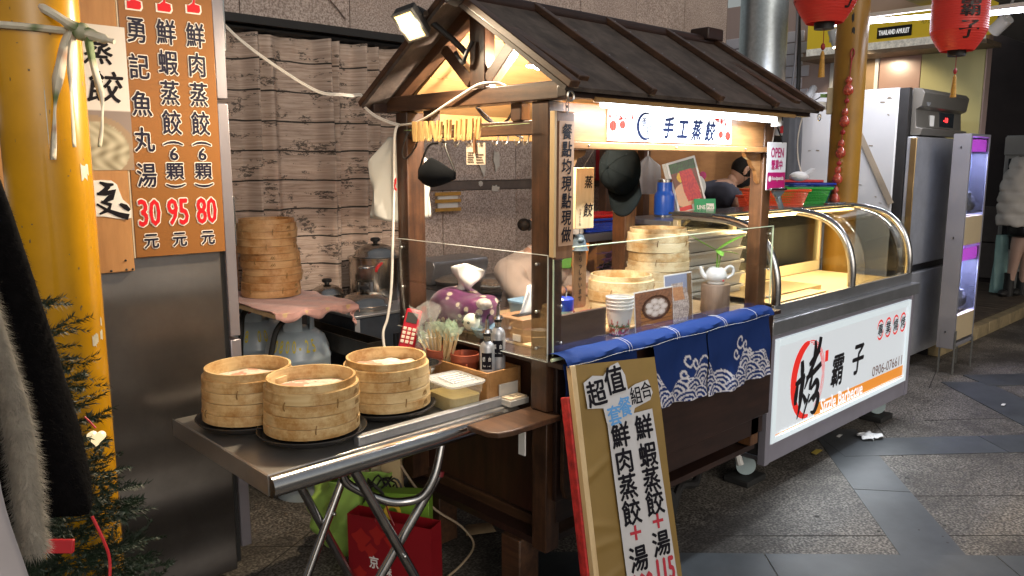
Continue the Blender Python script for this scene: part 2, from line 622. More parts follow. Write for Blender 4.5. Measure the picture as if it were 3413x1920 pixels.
band((2.20, 2.18), (0.713, -0.70), 3.1, 0.30)
band((6.30, 2.02), (-0.70, -0.71), 2.0, -0.34, first=0.1)
band((6.55, 1.90), (0.78, -0.62), 3.0, 0.3)
gr = pbr('dirty joint', (0.03, 0.026, 0.022), 0.9, 0, 0.2, 10)
for (x0, y0, x1, y1) in ((2.9, 1.72, 4.3, 0.4), (4.45, 1.55, 5.2, 2.1), (3.9, 1.35, 4.8, 0.5), (5.2, 1.7, 6.4, 0.75), (0.9, 2.6, 2.0, 3.2), (1.3, 3.1, 2.0, 2.45), (6.0, 1.95, 7.0, 2.2)):
	MB().beam((x0, y0, 0.0005), (x1, y1, 0.0005), 0.006, 0.001, side=(y1 - y0, x0 - x1, 0)).build('joint', gr, pave, smooth=False)
gum = MB()
for k in range(90):
	x, y, q = R.uniform(2.2, 7.5), R.uniform(0.4, 2.2), R.uniform(0.004, 0.012)
	gum.cyl((x, y, 0.0), (x, y, 0.0025), q, q * 0.8, 8)
gum.build('gum_spot', pbr('trodden gum', (0.05, 0.047, 0.043), 0.8, 0, 0.3, 30), pave, kind='stuff')
# granite wall behind the stall
wall = thing('wall', 'tall speckled pink granite wall behind the dumpling stall', 'wall', (2.5, 4.0, 0))
MB().box(-2.5, 4.012, 0, 6.45, 4.3, 3.6).build('wall_body', M['mortar'], wall, smooth=False)
rows = [(0.02, 0.72), (0.724, 1.428), (1.492, 2.30), (2.304, 3.2)]
for (z0, z1) in rows:
	base = None
	for i in range(13):
		x0 = -2.0 + 0.648 * i + 0.003
		if base is None:
			base = MB().box(0, 0, 0, 0.642, 0.014, z1 - z0).build('tile', M['walltile'], wall, local=True, bev=0.002, smooth=False)
			t = base
		else:
			t = base.copy(); COL.objects.link(t)
		t.location = (x0 - 2.5, 3.998 - 4.0 + R.uniform(-0.002, 0.002), z0)
MB().box(-2.0, 3.99, 1.432, 6.44, 4.012, 1.488).build('string_course', pbr('dark wall band', (0.12, 0.09, 0.075), 0.6, 0, 0.3, 8), wall)
# old glue patches and taped holder on the tiles
gl = MB()
for (cx, cz, w, h) in ((3.52, 1.60, 0.07, 0.19), (3.64, 1.62, 0.06, 0.16), (3.63, 1.435, 0.08, 0.05), (3.5, 1.47, 0.05, 0.05)):
	pts = []
	for k in range(14):
		a = 2 * pi * k / 14; rr = R.uniform(0.6, 1.1)
		pts.append((cx + cos(a) * w / 2 * rr, cz + sin(a) * h / 2 * rr))
	gl.prism(pts, (0, 3.99, 0), (1, 0, 0), (0, 0, 1), 0.004)
gl.build('glue_patch', pbr('old white glue', (0.55, 0.5, 0.44), 0.8, 0, 0.15, 30), wall, smooth=False)
tp = thing('tape_patch', 'yellowed packing tape patch stuck on the granite wall under the glue marks', 'tape', (3.2, 3.985, 1.35))
MB().box(3.13, 3.975, 1.31, 3.29, 3.99, 1.41).build('card', M['white_paper'], tp)
for z in (1.30, 1.355, 1.40):
	MB().box(3.10, 3.966, z, 3.31, 3.972, z + 0.022).build('tape_strip', pbr('brown tape', (0.5, 0.27, 0.06), 0.3, 0, 0.2, 30), tp)
cd = thing('cable_duct', 'thin grey cable duct running up the granite wall beside the woman', 'cable duct', (4.1, 3.98, 1.0))
MB().box(4.085, 3.965, 0.75, 4.125, 3.99, 1.62).build('duct', pbr('grey pvc', (0.45, 0.42, 0.38), 0.5, 0, 0.1), cd, bev=0.003)
# black pipe and ledge over the curtain
pp = thing('curtain_rail', 'black rail and pipe across the wall above the plank print curtain', 'rail', (2.2, 3.85, 2.3))
MB().box(0.4, 3.86, 2.29, 6.4, 3.99, 2.33).build('ledge', M['black_matt'], pp)
MB().cyl((0.4, 3.93, 2.275), (3.4, 3.93, 2.275), 0.022).build('rod', M['black'], pp)
crk = MB().tube([(1.4, 3.988, 2.78), (1.75, 3.988, 2.70), (2.0, 3.988, 2.62), (2.35, 3.988, 2.52), (2.5, 3.988, 2.4)], 0.004, 5, sub=4)
crk.build('old_wire', pbr('painted over wire', (0.16, 0.11, 0.09), 0.7, 0, 0), wall)
# curtain with a printed plank pattern
def curtain_mat():
	m, nt, b = node_mat('plank print cloth')
	tc = nt.nodes.new('ShaderNodeTexCoord')
	sep = nt.nodes.new('ShaderNodeSeparateXYZ')
	nt.links.new(tc.outputs['UV'], sep.inputs[0])
	def mp(scale):
		n = nt.nodes.new('ShaderNodeMapping'); n.inputs['Scale'].default_value = scale
		nt.links.new(tc.outputs['UV'], n.inputs['Vector']); return n.outputs[0]
	wob = noise(nt, mp((3.0, 1.5, 1)), 1.0, 2.0, 0.5)
	def math(op, a, b_=None):
		n = nt.nodes.new('ShaderNodeMath'); n.operation = op
		for k, x in enumerate((a, b_)):
			if x is None: continue
			if isinstance(x, (int, float)): n.inputs[k].default_value = x
			else: nt.links.new(x, n.inputs[k])
		return n.outputs[0]
	y = math('ADD', sep.outputs['Y'], math('MULTIPLY', wob, 0.035))
	fr = math('FRACT', math('DIVIDE', y, 0.153))
	edge = math('ABSOLUTE', math('SUBTRACT', fr, 0.5))
	wide = noise(nt, mp((9.0, 7.0, 1)), 1.0, 4.0, 0.7)
	line = math('GREATER_THAN', edge, math('SUBTRACT', 0.489, math('MULTIPLY', wide, 0.032)))
	streak = noise(nt, mp((5.0, 95.0, 1)), 1.0, 6.0, 0.75)
	blot = noise(nt, mp((6.0, 11.0, 1)), 1.0, 6.0, 0.75)
	fine = noise(nt, mp((40.0, 75.0, 1)), 1.0, 4.0, 0.75)
	base = ramp(nt, streak, ((0.26, (0.085, 0.06, 0.046)), (0.42, (0.36, 0.265, 0.21)), (0.62, (0.56, 0.44, 0.36))))
	knot = math('MULTIPLY', math('GREATER_THAN', blot, 0.56), math('GREATER_THAN', fine, 0.48))
	c = mixc(nt, math('MULTIPLY', knot, 0.85), base, (0.045, 0.036, 0.03))
	c = mixc(nt, line, c, (0.028, 0.022, 0.018))
	nt.links.new(c, b.inputs['Base Color'])
	b.inputs['Roughness'].default_value = 0.8
	return m
def curtain_fn(a, b):
	s = a * 1.62
	x = 1.30 + s
	k = 0.35 + 0.65 * min(1, b * 1.2 + 0.25)
	y = 3.93 + k * (0.030 * sin(s * 15 + 0.6) * (0.5 + 0.5 * sin(s * 4.3 + 1)) + 0.006 * sin(s * 34 + 2 + b * 0.8) + 0.026 * sin(s * 7.3 + 0.4 * b))
	y = 3.945 - k * 0.02 * (1 + sin(s * 7.3 + 0.4 * b))
	for (c0, wd, am) in ((0.30, 0.030, 0.075), (0.36, 0.02, 0.03), (0.60, 0.028, 0.085), (0.69, 0.03, 0.045), (0.98, 0.03, 0.09), (1.06, 0.022, 0.05), (1.22, 0.03, 0.085), (1.34, 0.02, 0.05), (1.47, 0.03, 0.07)):
		y -= k * 1.25 * am * math.exp(-((s - c0 - 0.03 * (1 - b) * sin(c0 * 40)) / wd) ** 2)
	z = 0.45 + 1.80 * b
	if b > 0.94:
		y += 0.008 * sin(s * 75)
	return (x, y, z)
cu = MB().grid(curtain_fn, 200, 30)
co = cu.build('curtain', curtain_mat(), solid=0.002)
tag(co, 'wrinkled curtain printed with grey planks hanging on the granite wall', 'curtain')
uv = co.data.uv_layers.new(name='cloth')
for lp in co.data.loops:
	v = co.data.vertices[lp.vertex_index].co
	i = lp.vertex_index % 201
	uv.data[lp.index].uv = (i / 200 * 1.75, v.z)
# arcade beyond the stall, right
M['pink_wall'] = pbr('pinkish plaster', (0.48, 0.36, 0.33), 0.7, 0, 0.06, 3)
M['foam'] = pbr('white foam brick', (0.62, 0.6, 0.66), 0.75, 0, 0.03, 8, bmp=0.3, bs_=25)
M['grey_ceiling'] = pbr('grey painted soffit', (0.42, 0.42, 0.4), 0.8, 0, 0.05, 2)
M['dark_wall'] = pbr('dark brown tiled wall', (0.05, 0.037, 0.036), 0.6, 0, 0.25, 2, bmp=0.1)
shop = thing('shop_partition', 'pink and pale green shop partition behind the white freezer', 'partition wall', (8.0, 3.2, 0))
MB().box(8.03, 2.36, 0.12, 8.15, 5.2, 3.3).build('partition_body', M['pink_wall'], shop, smooth=False)
MB().box(8.0, 2.37, 1.0, 8.028, 2.90, 2.64).build('glass_panel', pbr('pale green back-painted glass', (0.5, 0.48, 0.24), 0.12, 0, 0.03, 1.5, spec=0.6), shop, bev=0.003)
MB().box(8.0, 2.905, 1.0, 8.028, 3.28, 2.75).build('pink_panel', pbr('glossy pink panel', (0.42, 0.27, 0.22), 0.25, 0, 0.05, 2), shop, bev=0.003)
MB().box(7.985, 3.285, 1.0, 8.028, 3.32, 2.8).build('white_frame', M['white_plastic'], shop)
MB().box(8.0, 3.325, 1.0, 8.028, 3.72, 2.66).build('cardboard_panel', pbr('brown card under plastic film', (0.4, 0.28, 0.17), 0.22, 0, 0.2, 3, bmp=0.15, bs_=6), shop)
MB().box(7.985, 3.725, 1.0, 8.028, 3.765, 2.8).build('white_frame', M['white_plastic'], shop)
# soft foam bricks, each its own piece
for (y0, n, z0, m_) in ((4.0, 2, 2.02, 8), (4.66, 2, 2.02, 8)):
	for r_ in range(m_):
		for c_ in range(n):
			off = 0.14 if r_ % 2 else 0.0
			a = y0 + c_ * 0.29 + off * 0.5
			MB().box(8.012, a + 0.004, z0 + r_ * 0.118 + 0.004, 8.029, a + 0.284, z0 + r_ * 0.118 + 0.114).build('brick', M['foam'], shop, bev=0.006)
pf = Plane((8.0, 2.9, 1.0), (0, -1, 0), (0, 0, 1))
lt = MB(); pf.text(lt, '素', 0.27, 1.03 - 0.27, 0.09, 0.09, 0.004); pf.text(lt, '結', 0.37, 1.03 - 0.27, 0.09, 0.09, 0.004)
lt.build('lettering', M['ink_red'], shop, smooth=False)
soff = thing('arcade_ceiling', 'grey arcade soffit above the red lanterns', 'ceiling', (8, 1, 3.0))
MB().box(6.3, -6.0, 3.02, 14, 2.9, 3.2).build('soffit', M['grey_ceiling'], soff, smooth=False)
MB().box(6.3, 2.3, 2.66, 6.55, 6.0, 3.5).build('beam', pbr('concrete beam', (0.2, 0.2, 0.2), 0.8, 0, 0.2, 4), soff, smooth=False) if False else None
dw = thing('back_wall', 'dark brown wall at the far end of the arcade', 'wall', (11.6, 0, 0))
MB().box(11.6, -6, 0, 11.9, 2.4, 3.4).build('wall_body', M['dark_wall'], dw, smooth=False)
MB().box(11.3, 2.41, 0, 11.9, 6, 3.4).build('wall_return', M['dark_wall'], dw, smooth=False)
for k in range(8):
	for z in (0.16, 0.62):
		MB().box(11.55, 2.35 - 0.5 * (k + 1) + 0.01, z + 0.005, 11.597, 2.35 - 0.5 * k, z + 0.45).build('panel', pbr('grey brown panel', (0.13, 0.11, 0.10), 0.6, 0, 0.2, 4), dw, bev=0.006)
		MB().box(11.25, 2.45 + 0.5 * k + 0.01, z + 0.005, 11.297, 2.45 + 0.5 * (k + 1), z + 0.45).build('panel', MT['grey brown panel'], dw, bev=0.006)
deck = thing('timber_deck', 'raised worn timber deck with a tiled edge, right of the display cabinet', 'deck', (9.5, 3, 0))
M['deck'] = wood('worn deck boards', (0.16, 0.115, 0.075), (0.06, 0.042, 0.03), 'y', 0.5, 0.7, 0.3, stain=0.5)
MB().box(7.05, 2.33, 0.0, 11.2, 5.0, 0.095).build('deck_base', M['black_matt'], deck, smooth=False)
proto = None
for i in range(29):
	x0 = 7.05 + i * 0.142
	if proto is None:
		proto = MB().box(0, 0, 0, 0.136, 2.65, 0.024).build('plank', M['deck'], deck, local=True, bev=0.003); p_ = proto
	else:
		p_ = proto.copy(); COL.objects.link(p_)
	p_.location = (x0 - 9.5, 2.335 - 3, 0.097 + R.uniform(-0.002, 0.002))
M['curb'] = pbr('stained stone edging', (0.26, 0.2, 0.11), 0.7, 0, 0.45, 5, bmp=0.2)
for i in range(13):
	MB().box(7.05 + i * 0.33 + 0.003, 2.235, 0.0, 7.05 + i * 0.33 + 0.327, 2.328, 0.118).build('edge_stone', M['curb'], deck, bev=0.006)
# ================================================================== the wooden dumpling stall
st = thing('food_stall', 'dark wooden dumpling stall with a pitched roof and counter', 'food stall', (2.6, 2.2, 0))
X0, X1, Y0, Y1 = 1.87, 3.31, 1.80, 2.64
# posts
for (a, b, c, d, z0, mm) in ((1.87, 1.80, 1.942, 1.878, 0.765, 'dark_wood'), (1.87, 2.568, 1.955, 2.64, 0.30, 'dark_wood'), (3.235, 1.80, 3.305, 1.865, 0.30, 'honey_wood_z'), (3.225, 2.555, 3.31, 2.64, 0.30, 'honey_wood_z')):
	MB().box(a, b, z0, c, d, 1.80).build('post', M[mm], st, bev=0.004)
# post foot below the counter, at the front left
MB().box(1.874, 1.804, 0.25, 1.942, 1.874, 0.763).build('post', M['dark_wood'], st, bev=0.004)
# lower body
MB().box(1.90, 1.782, 0.44, 3.36, 1.80, 0.925).build('front_panel', M['dark_wood_x'], st, bev=0.003)
MB().box(1.92, 1.80, 0.35, 3.34, 1.82, 0.434).build('lower_rail', M['dark_wood_x'], st, bev=0.003)
MB().box(1.955, 1.90, 0.33, 1.972, 2.60, 0.925).build('side_panel', wood('red brown side board', (0.075, 0.03, 0.016), (0.026, 0.011, 0.007), 'z', 0.5, 0.4, 0.2), st, bev=0.003)
MB().box(1.945, 1.88, 0.27, 1.985, 2.62, 0.325).build('side_rail', M['dark_wood_y'], st, bev=0.003)
MB().box(3.30, 1.90, 0.35, 3.318, 2.55, 0.925).build('side_panel', M['dark_wood_x'], st)
MB().box(1.88, 1.83, 0.26, 3.33, 2.62, 0.285).build('bottom_board', M['dark_wood_x'], st)
# counter
MB().box(1.872, 1.73, 0.926, 3.33, 2.64, 0.945).build('counter_board', M['dark_wood_x'], st, bev=0.003)
MB().box(1.96, 1.93, 0.946, 3.215, 2.55, 0.956).build('work_top', M['pale_wood_x'], st, bev=0.002)
MB().box(1.925, 1.82, 0.957, 2.20, 1.835, 1.086).build('guard_board', wood('grey brown board', (0.11, 0.065, 0.04), (0.05, 0.027, 0.017), 'x', 0.6, 0.5, 0.2), st, bev=0.003)
# little shelf and hanging flap at the front left corner, bracket
sh_pts = [(1.60, 1.80), (1.62, 1.77), (1.67, 1.755), (1.90, 1.755), (1.90, 1.90), (1.60, 1.90)]
MB().prism(sh_pts, (0, 0, 0.742), (1, 0, 0), (0, 1, 0), 0.02).build('shelf', M['dark_wood_y'], st, bev=0.004)
br = MB().box(1.80, 1.835, 0.62, 1.806, 1.865, 0.74)
br.box(1.70, 1.835, 0.735, 1.806, 1.865, 0.741)
br.build('bracket', M['white_plastic'], st)
fl = []
for (a, b) in ((1.90, 0.78), (1.90, 0.50), (1.915, 0.46), (1.95, 0.44), (2.02, 0.44), (2.02, 0.79)):
	fl.append((a, b))
MB().prism([(a, b) for a, b in reversed(fl)][::-1], (0, 1.765, 0), (1, 0, 0), (0, 0, 1), 0.018).build('flap', M['dark_wood_y'], st, bev=0.003)
# skid blocks, axle and wheels
for (x, y) in ((1.86, 1.97), (1.95, 2.55), (3.2, 2.5)):
	MB().box(x, y - 0.05, 0.0, x + 0.1, y + 0.05, 0.26).build('skid_block', M['dark_wood_y'], st, bev=0.006)
MB().cyl((2.72, 1.9, 0.1), (2.72, 2.5, 0.1), 0.012).build('axle', M['black_matt'], st)
for y in (1.93, 2.46):
	w = MB().lathe([(0.045, -0.03), (0.095, -0.028), (0.105, -0.015), (0.105, 0.015), (0.095, 0.028), (0.045, 0.03)], (2.72, y, 0.105), 28, axis=(0, 1, 0)).build('wheel', M['rubber'], st)
	MB().lathe([(0.0, -0.02), (0.046, -0.022), (0.046, 0.022), (0.0, 0.02)], (2.72, y, 0.105), 20, axis=(0, 1, 0)).build('rim', M['alu'], w)
# things dimly seen under the cart: axle pipes
MB().tube([(2.9, 1.98, 0.05), (2.98, 2.0, 0.12), (3.1, 2.0, 0.1), (3.2, 2.05, 0.16)], 0.02, 8, sub=4).build('brake_pipe', M['black_matt'], st)
# frame under the roof
for (x) in (1.862, 3.235):
	MB().box(x, 1.69, 1.802, x + 0.07, 2.70, 1.86).build('tie_beam', M['dark_wood_y'], st, bev=0.004)
	MB().box(x + 0.012, 2.112, 1.862, x + 0.062, 2.192, 2.12).build('king_post', M['dark_wood'], st, bev=0.003)
	for sgn in (-1, 1):
		MB().beam((x + 0.035, 2.152 + sgn * 0.045, 1.885), (x + 0.035, 2.152 + sgn * 0.19, 2.015), 0.04, 0.045, side=(1, 0, 0)).build('strut', M['dark_wood_y'], st, bev=0.003)
		MB().beam((x + 0.03, 2.18 + sgn * 0.50, 1.845), (x + 0.03, 2.18 + sgn * 0.012, 2.125), 0.05, 0.05, side=(1, 0, 0)).build('rafter', M['dark_wood_y'], st, bev=0.003)
	MB().box(x + 0.02, 1.88, 1.695, x + 0.06, 2.567, 1.742).build('mid_rail', M['dark_wood_y'], st, bev=0.003)
	for y in (1.935, 2.42):
		MB().box(x + 0.015, y, 1.743, x + 0.06, y + 0.05, 1.80).build('stud', M['dark_wood'], st, bev=0.003)
for y in (1.66, 2.685):
	MB().box(1.80, y, 1.80, 3.36, y + 0.04, 1.835).build('eave_beam', M['dark_wood_x'], st, bev=0.003)
# back crossbars
MB().box(1.96, 2.60, 1.70, 3.22, 2.625, 1.80).build('back_board', M['lining'], st, bev=0.002)
# roof: panels with lining boards below and battens above
roofm = wood('weathered roof ply', (0.135, 0.105, 0.088), (0.055, 0.039, 0.032), 'y', 0.35, 0.7, 0.25, stain=0.55)
RX = [1.768, 2.175, 2.585, 2.99, 3.395]
RIDGE = (2.18, 2.155)
def slope(sgn):
	e = Vector((0, 2.18 + sgn * 0.54, 1.815)); r = Vector((0, RIDGE[0], RIDGE[1]))
	d = (r - e)
	n = Vector((0, sgn * abs(d.z), abs(d.y))).normalized()
	return e, r, d.normalized(), n
for sgn in (-1, 1):
	e, r, d, n = slope(sgn)
	for i in range(4):
		a, b = RX[i] + 0.002, RX[i + 1] - 0.002
		p = MB()
		P = [Vector((x, 0, 0)) + q + n * t for t in (0.0, 0.014) for (x, q) in ((a, e), (b, e), (b, r), (a, r))]
		p.add(P, [(0, 3, 2, 1), (4, 5, 6, 7), (0, 1, 5, 4), (1, 2, 6, 5), (2, 3, 7, 6), (3, 0, 4, 7)])
		p.build('roof_panel', roofm, st, smooth=False)
	for x in RX:
		w = 0.042 if x in (RX[0], RX[-1]) else 0.03
		x_ = x + (0.021 if x == RX[0] else -0.021 if x == RX[-1] else 0)
		q0 = e + n * 0.027 - d * 0.012; q1 = r + n * 0.027
		MB().beam((x_, q0.y, q0.z), (x_, q1.y, q1.z), w, 0.024, side=(1, 0, 0)).build('batten', M['dark_wood_y'], st, bev=0.003)
	# lining
	for k in range(5):
		t0, t1 = k / 5 + 0.004, (k + 1) / 5 - 0.004
		L = (r - e).length
		p0, p1 = e + d * L * t0 - n * 0.03, e + d * L * t1 - n * 0.03
		P = [Vector((x, 0, 0)) + q + n * t for t in (0.0, 0.012) for (x, q) in ((1.93, p0), (3.22, p0), (3.22, p1), (1.93, p1))]
		MB().add(P, [(0, 3, 2, 1), (4, 5, 6, 7), (0, 1, 5, 4), (1, 2, 6, 5), (2, 3, 7, 6), (3, 0, 4, 7)]).build('lining_board', M['lining'], st, smooth=False)
e, r, d, n = slope(-1)
nl = MB()
for x in RX[1:-1]:
	for k in range(7):
		q = e + (r - e) * (0.06 + 0.145 * k) + n * 0.0395
		nl.sphere((x, q.y, q.z), 0.0035, 6, 4)
nl.build('nail_heads', M['alu'], st, kind='stuff')
MB().cyl((1.76, 2.18, 2.165), (3.40, 2.18, 2.165), 0.03, n=12).build('ridge_cap', M['dark_wood_x'], st)
MB().box(3.27, 2.13, 2.17, 3.40, 2.23, 2.225).build('ridge_block', M['dark_wood_x'], st, bev=0.006)
# fascia above the counter
MB().box(1.943, 1.806, 1.674, 3.234, 1.826, 1.80).build('fascia_board', M['honey_wood_x'], st, bev=0.002)
MB().box(1.943, 1.785, 1.648, 3.234, 1.822, 1.673).build('fascia_rail', M['honey_wood_x'], st, bev=0.003)
for x in (2.05, 2.55, 3.05):
	MB().sphere((x, 1.784, 1.661), 0.004, 8, 6).build('screw', M['screw'], st)
# scroll brackets under the fascia
def scroll(x, s, m):
	pts = [(0, 0), (0.13 * s, 0), (0.12 * s, -0.018), (0.085 * s, -0.03), (0.07 * s, -0.055), (0.035 * s, -0.075), (0.02 * s, -0.12), (0, -0.135)]
	if s < 0:
		pts = pts[::-1]
	MB().prism([(a + x, b + 1.646) for a, b in pts][::-1], (0, 1.835, 0), (1, 0, 0), (0, 0, 1), 0.02).build('scroll_bracket', m, st, bev=0.002)
scroll(1.944, 1, M['honey_wood_x']); scroll(3.234, -1, M['honey_wood_x'])
# acrylic screens, cut edges with their glow put into a pale colour, screws
AX = 1.863
MB().box(AX - 0.003, 1.792, 0.945, AX + 0.001, 2.64, 1.302).build('acrylic_screen', M['acrylic'], st, smooth=False)
e_ = MB()
for (a, b, c, d) in ((1.790, 2.642, 1.3021, 1.3039), (1.790, 2.642, 0.9431, 0.9449)):
	e_.box(AX - 0.0032, a, c, AX + 0.0012, b, d)
e_.box(AX - 0.0032, 1.7898, 0.945, AX + 0.0012, 1.7918, 1.302)
e_.build('acrylic_edge', pbr('white acrylic edge', (0.55, 0.58, 0.54), 0.3, 0, 0), st, smooth=False)
MB().box(1.88, 1.7795, 0.968, 3.312, 1.7835, 1.322).build('acrylic_screen', M['acrylic'], st, smooth=False)
e_ = MB()
e_.box(1.88, 1.7793, 1.3221, 3.312, 1.7837, 1.325); e_.box(1.8765, 1.7793, 0.965, 1.8799, 1.7837, 1.325); e_.box(3.3121, 1.7793, 0.965, 3.315, 1.7837, 1.325)
e_.build('acrylic_edge', M['acrylic_edge'], st, smooth=False)
for z in (0.985, 1.11, 1.27):
	MB().sphere((AX - 0.005, 1.84, z), 0.0055, 10, 6).build('screw', M['screw'], st)
	MB().sphere((AX - 0.005, 2.60, z), 0.0055, 10, 6).build('screw', M['screw'], st)
	MB().sphere((1.912, 1.777, z + 0.02), 0.0055, 10, 6).build('screw', M['screw'], st)
	MB().sphere((3.28, 1.777, z + 0.02), 0.0055, 10, 6).build('screw', M['screw'], st)
# ring bolt on the eave corner
MB().tube([(3.40 + 0.014 * cos(a), 1.638, 1.80 + 0.014 * sin(a)) for a in [2 * pi * k / 14 for k in range(14)]], 0.003, 6, closed=True).build('ring_bolt', M['screw'], st)
MB().tube([(1.80 + 0.014 * cos(a), 1.642, 1.80 + 0.014 * sin(a)) for a in [2 * pi * k / 14 for k in range(14)]], 0.003, 6, closed=True).build('ring_bolt', M['screw'], st)
# printed banner on the fascia
bn = thing('shop_banner', 'white printed banner reading hand-made steamed dumplings under the strip light', 'banner', (2.56, 1.803, 1.73))
MB().box(2.165, 1.8005, 1.679, 2.96, 1.8045, 1.79).build('banner_sheet', pbr('white banner vinyl', (0.62, 0.61, 0.6), 0.45, 0, 0), bn, smooth=False)
pl = Plane((2.165, 1.8003, 1.679), (1, 0, 0), (0, 0, 1))     # 0.795 x 0.111
navy = pbr('navy brush ink', (0.006, 0.009, 0.025), 0.9, 0, 0, spec=0.05)
b_ = MB()
for i, ch in enumerate('手工蒸餃'):
	pl.text(b_, ch, 0.355 + i * 0.094, 0.055 - i * 0.002, 0.068, 0.078, 0.001, bold=0.0028, skew=0.2)
pl.text(b_, '勇', 0.203, 0.068, 0.03, 0.038, 0.001, bold=0.0006, skew=0.15)
pl.text(b_, '記', 0.232, 0.043, 0.03, 0.034, 0.001, bold=0.0006, skew=0.15)
ring = []; wd = []
for k in range(26):
	a = radians(70 + 330 * k / 25)
	ring.append((0.216 + 0.051 * cos(a) * 0.95, 0.056 + 0.046 * sin(a)))
	wd.append(0.004 + 0.012 * max(0, sin(pi * min(1, k / 18))) ** 1.5)
b_.ribbon(ring, wd, pl.o, pl.u, pl.v, 0.0014)
b_.build('lettering', navy, bn, smooth=False)
r_ = MB(); s_ = MB()
for (bx, sg) in ((0.0, 1), (0.795, -1)):
	for (dx, dz, sz) in ((0.028, 0.052, 0.021), (0.08, 0.057, 0.017)):
		if sg < 0: dz -= 0.018
		c = (bx + sg * dx, dz)
		MB().flat([(c[0] + sz * cos(a), c[1] + sz * 0.85 * sin(a)) for a in [2 * pi * k / 16 for k in range(16)]], pl.o, pl.u, pl.v, 0.0012).build('lantern_print', pbr('coral print', (0.42, 0.02, 0.012), 0.9, 0, 0, spec=0.05), bn, smooth=False)
		s_.ribbon([(c[0], c[1] - sz * 0.8), (c[0], c[1] - sz * 2)], 0.0025, pl.o, pl.u, pl.v, 0.001)
		for q in (-0.5, 0.0, 0.5):
			s_.ribbon([(c[0] + q * sz, c[1] - sz * 0.7), (c[0] + q * sz * 1.2, c[1]), (c[0] + q * sz, c[1] + sz * 0.7)], 0.0012, pl.o, pl.u, pl.v, 0.0018)
	for k in range(9):
		fx = bx + sg * R.uniform(0.01, 0.14); fz = R.uniform(0.072, 0.103); q = R.uniform(0.004, 0.008)
		for j in range(5):
			a = 2 * pi * j / 5 + k
			r_.flat([(fx + q * 0.6 * cos(a) + q * 0.45 * cos(t), fz + q * 0.6 * sin(a) + q * 0.45 * sin(t)) for t in [2 * pi * i / 7 for i in range(7)]], pl.o, pl.u, pl.v, 0.0012 + j * 0.00006)
	s_.ribbon([(bx + sg * x, z) for x, z in ((0.0, 0.108), (0.04, 0.104), (0.075, 0.09), (0.12, 0.085), (0.15, 0.075))], 0.002, pl.o, pl.u, pl.v, 0.0009)
r_.build('blossom_print', pbr('coral print', (0.42, 0.02, 0.012), 0.9, 0, 0, spec=0.05), bn, smooth=False, kind='stuff')
s_.build('branch_print', pbr('dark red print', (0.3, 0.03, 0.03), 0.5, 0, 0), bn, smooth=False, kind='stuff')
# lit strip light under the eave
tb = thing('strip_light', 'lit white strip light under the front eave above the banner', 'strip light', (2.58, 1.70, 1.79))
MB().cyl((2.03, 1.712, 1.792), (3.145, 1.712, 1.782), 0.0125, n=12).build('tube', emit_mat('lit tube', (0.86, 0.93, 1.0), 6.5), tb)
MB().box(2.0, 1.70, 1.796, 2.028, 1.726, 1.812).build('end_cap', M['white_plastic'], tb)
MB().obox((2.585, 1.712, 1.805), (0.56, 0, -0.005), (0, 0.013, 0), (0, 0, 0.006)).build('batten', M['white_plastic'], tb)
MB().box(3.15, 1.70, 1.755, 3.19, 1.73, 1.80).build('switch_box', M['white_plastic'], tb, bev=0.004)
lamp('strip_light_lamp', 'AREA', (2.585, 1.69, 1.775), 10, (0.84, 0.92, 1.0), 1.1, 0.02, aim=(2.585, 1.78, 1.0), parent=tb)
sw = thing('rocker_switch', 'grey box with a red rocker switch hanging at the right eave', 'switch', (3.36, 1.80, 1.76))
MB().box(3.335, 1.79, 1.725, 3.375, 1.81, 1.79).build('switch_body', pbr('grey switch', (0.4, 0.4, 0.4), 0.5, 0, 0), sw, bev=0.004)
MB().box(3.343, 1.785, 1.735, 3.366, 1.7895, 1.768).build('rocker', M['ink_red'], sw, bev=0.002)
bl = thing('light_bulb', 'small lit white bulb hanging under the gable of the stall roof', 'light bulb', (2.02, 1.99, 1.95))
MB().sphere((2.02, 1.99, 1.937), (0.025, 0.025, 0.016), 16, 10).build('bulb', emit_mat('lit bulb', (0.85, 0.93, 1.0), 40.0), bl)
MB().lathe([(0.0, 1.975), (0.012, 1.972), (0.03, 1.955), (0.05, 1.934), (0.047, 1.933), (0.027, 1.951), (0.0, 1.962)], (2.02, 1.99, 0), 18).build('shade', M['white_plastic'], bl)  # brim widened to keep the bulb's light off the roof lining
lamp('light_bulb_lamp', 'POINT', (2.02, 1.99, 1.912), 66, (1.0, 0.85, 0.68), 0.03, parent=bl)
# warm floodlight at the gable
fd = thing('floodlight', 'lit warm floodlight clamped to the left gable of the stall roof', 'floodlight', (1.72, 2.31, 2.07))
fc = Vector((1.70, 2.30, 2.07)); fn_ = Vector((-0.62, -0.36, -0.68)).normalized()
fu = Vector((0.45, -0.75, 0.35)); fu = (fu - fn_ * fu.dot(fn_)).normalized(); fv = fn_.cross(fu)
MB().obox(fc - fn_ * 0.022, fu * 0.042, fv * 0.057, fn_ * 0.02).build('housing', M['black_matt'], fd, bev=0.006)
MB().obox(fc + fn_ * 0.0005, fu * 0.035, fv * 0.049, fn_ * 0.002).build('lens', emit_mat('lit floodlight lens', (1.0, 0.62, 0.16), 3.2), fd)
MB().cyl(fc + fn_ * 0.0035 - fu * 0.026, fc + fn_ * 0.0035 + fu * 0.026, 0.015, n=10).build('halogen_rod', emit_mat('white hot rod', (1.0, 0.9, 0.7), 60.0), fd)
bz = MB()
for s in (-1, 1):
	bz.obox(fc + fu * s * 0.039, fu * 0.004, fv * 0.057, fn_ * 0.006)
	bz.obox(fc + fv * s * 0.0535, fu * 0.035, fv * 0.0035, fn_ * 0.006)
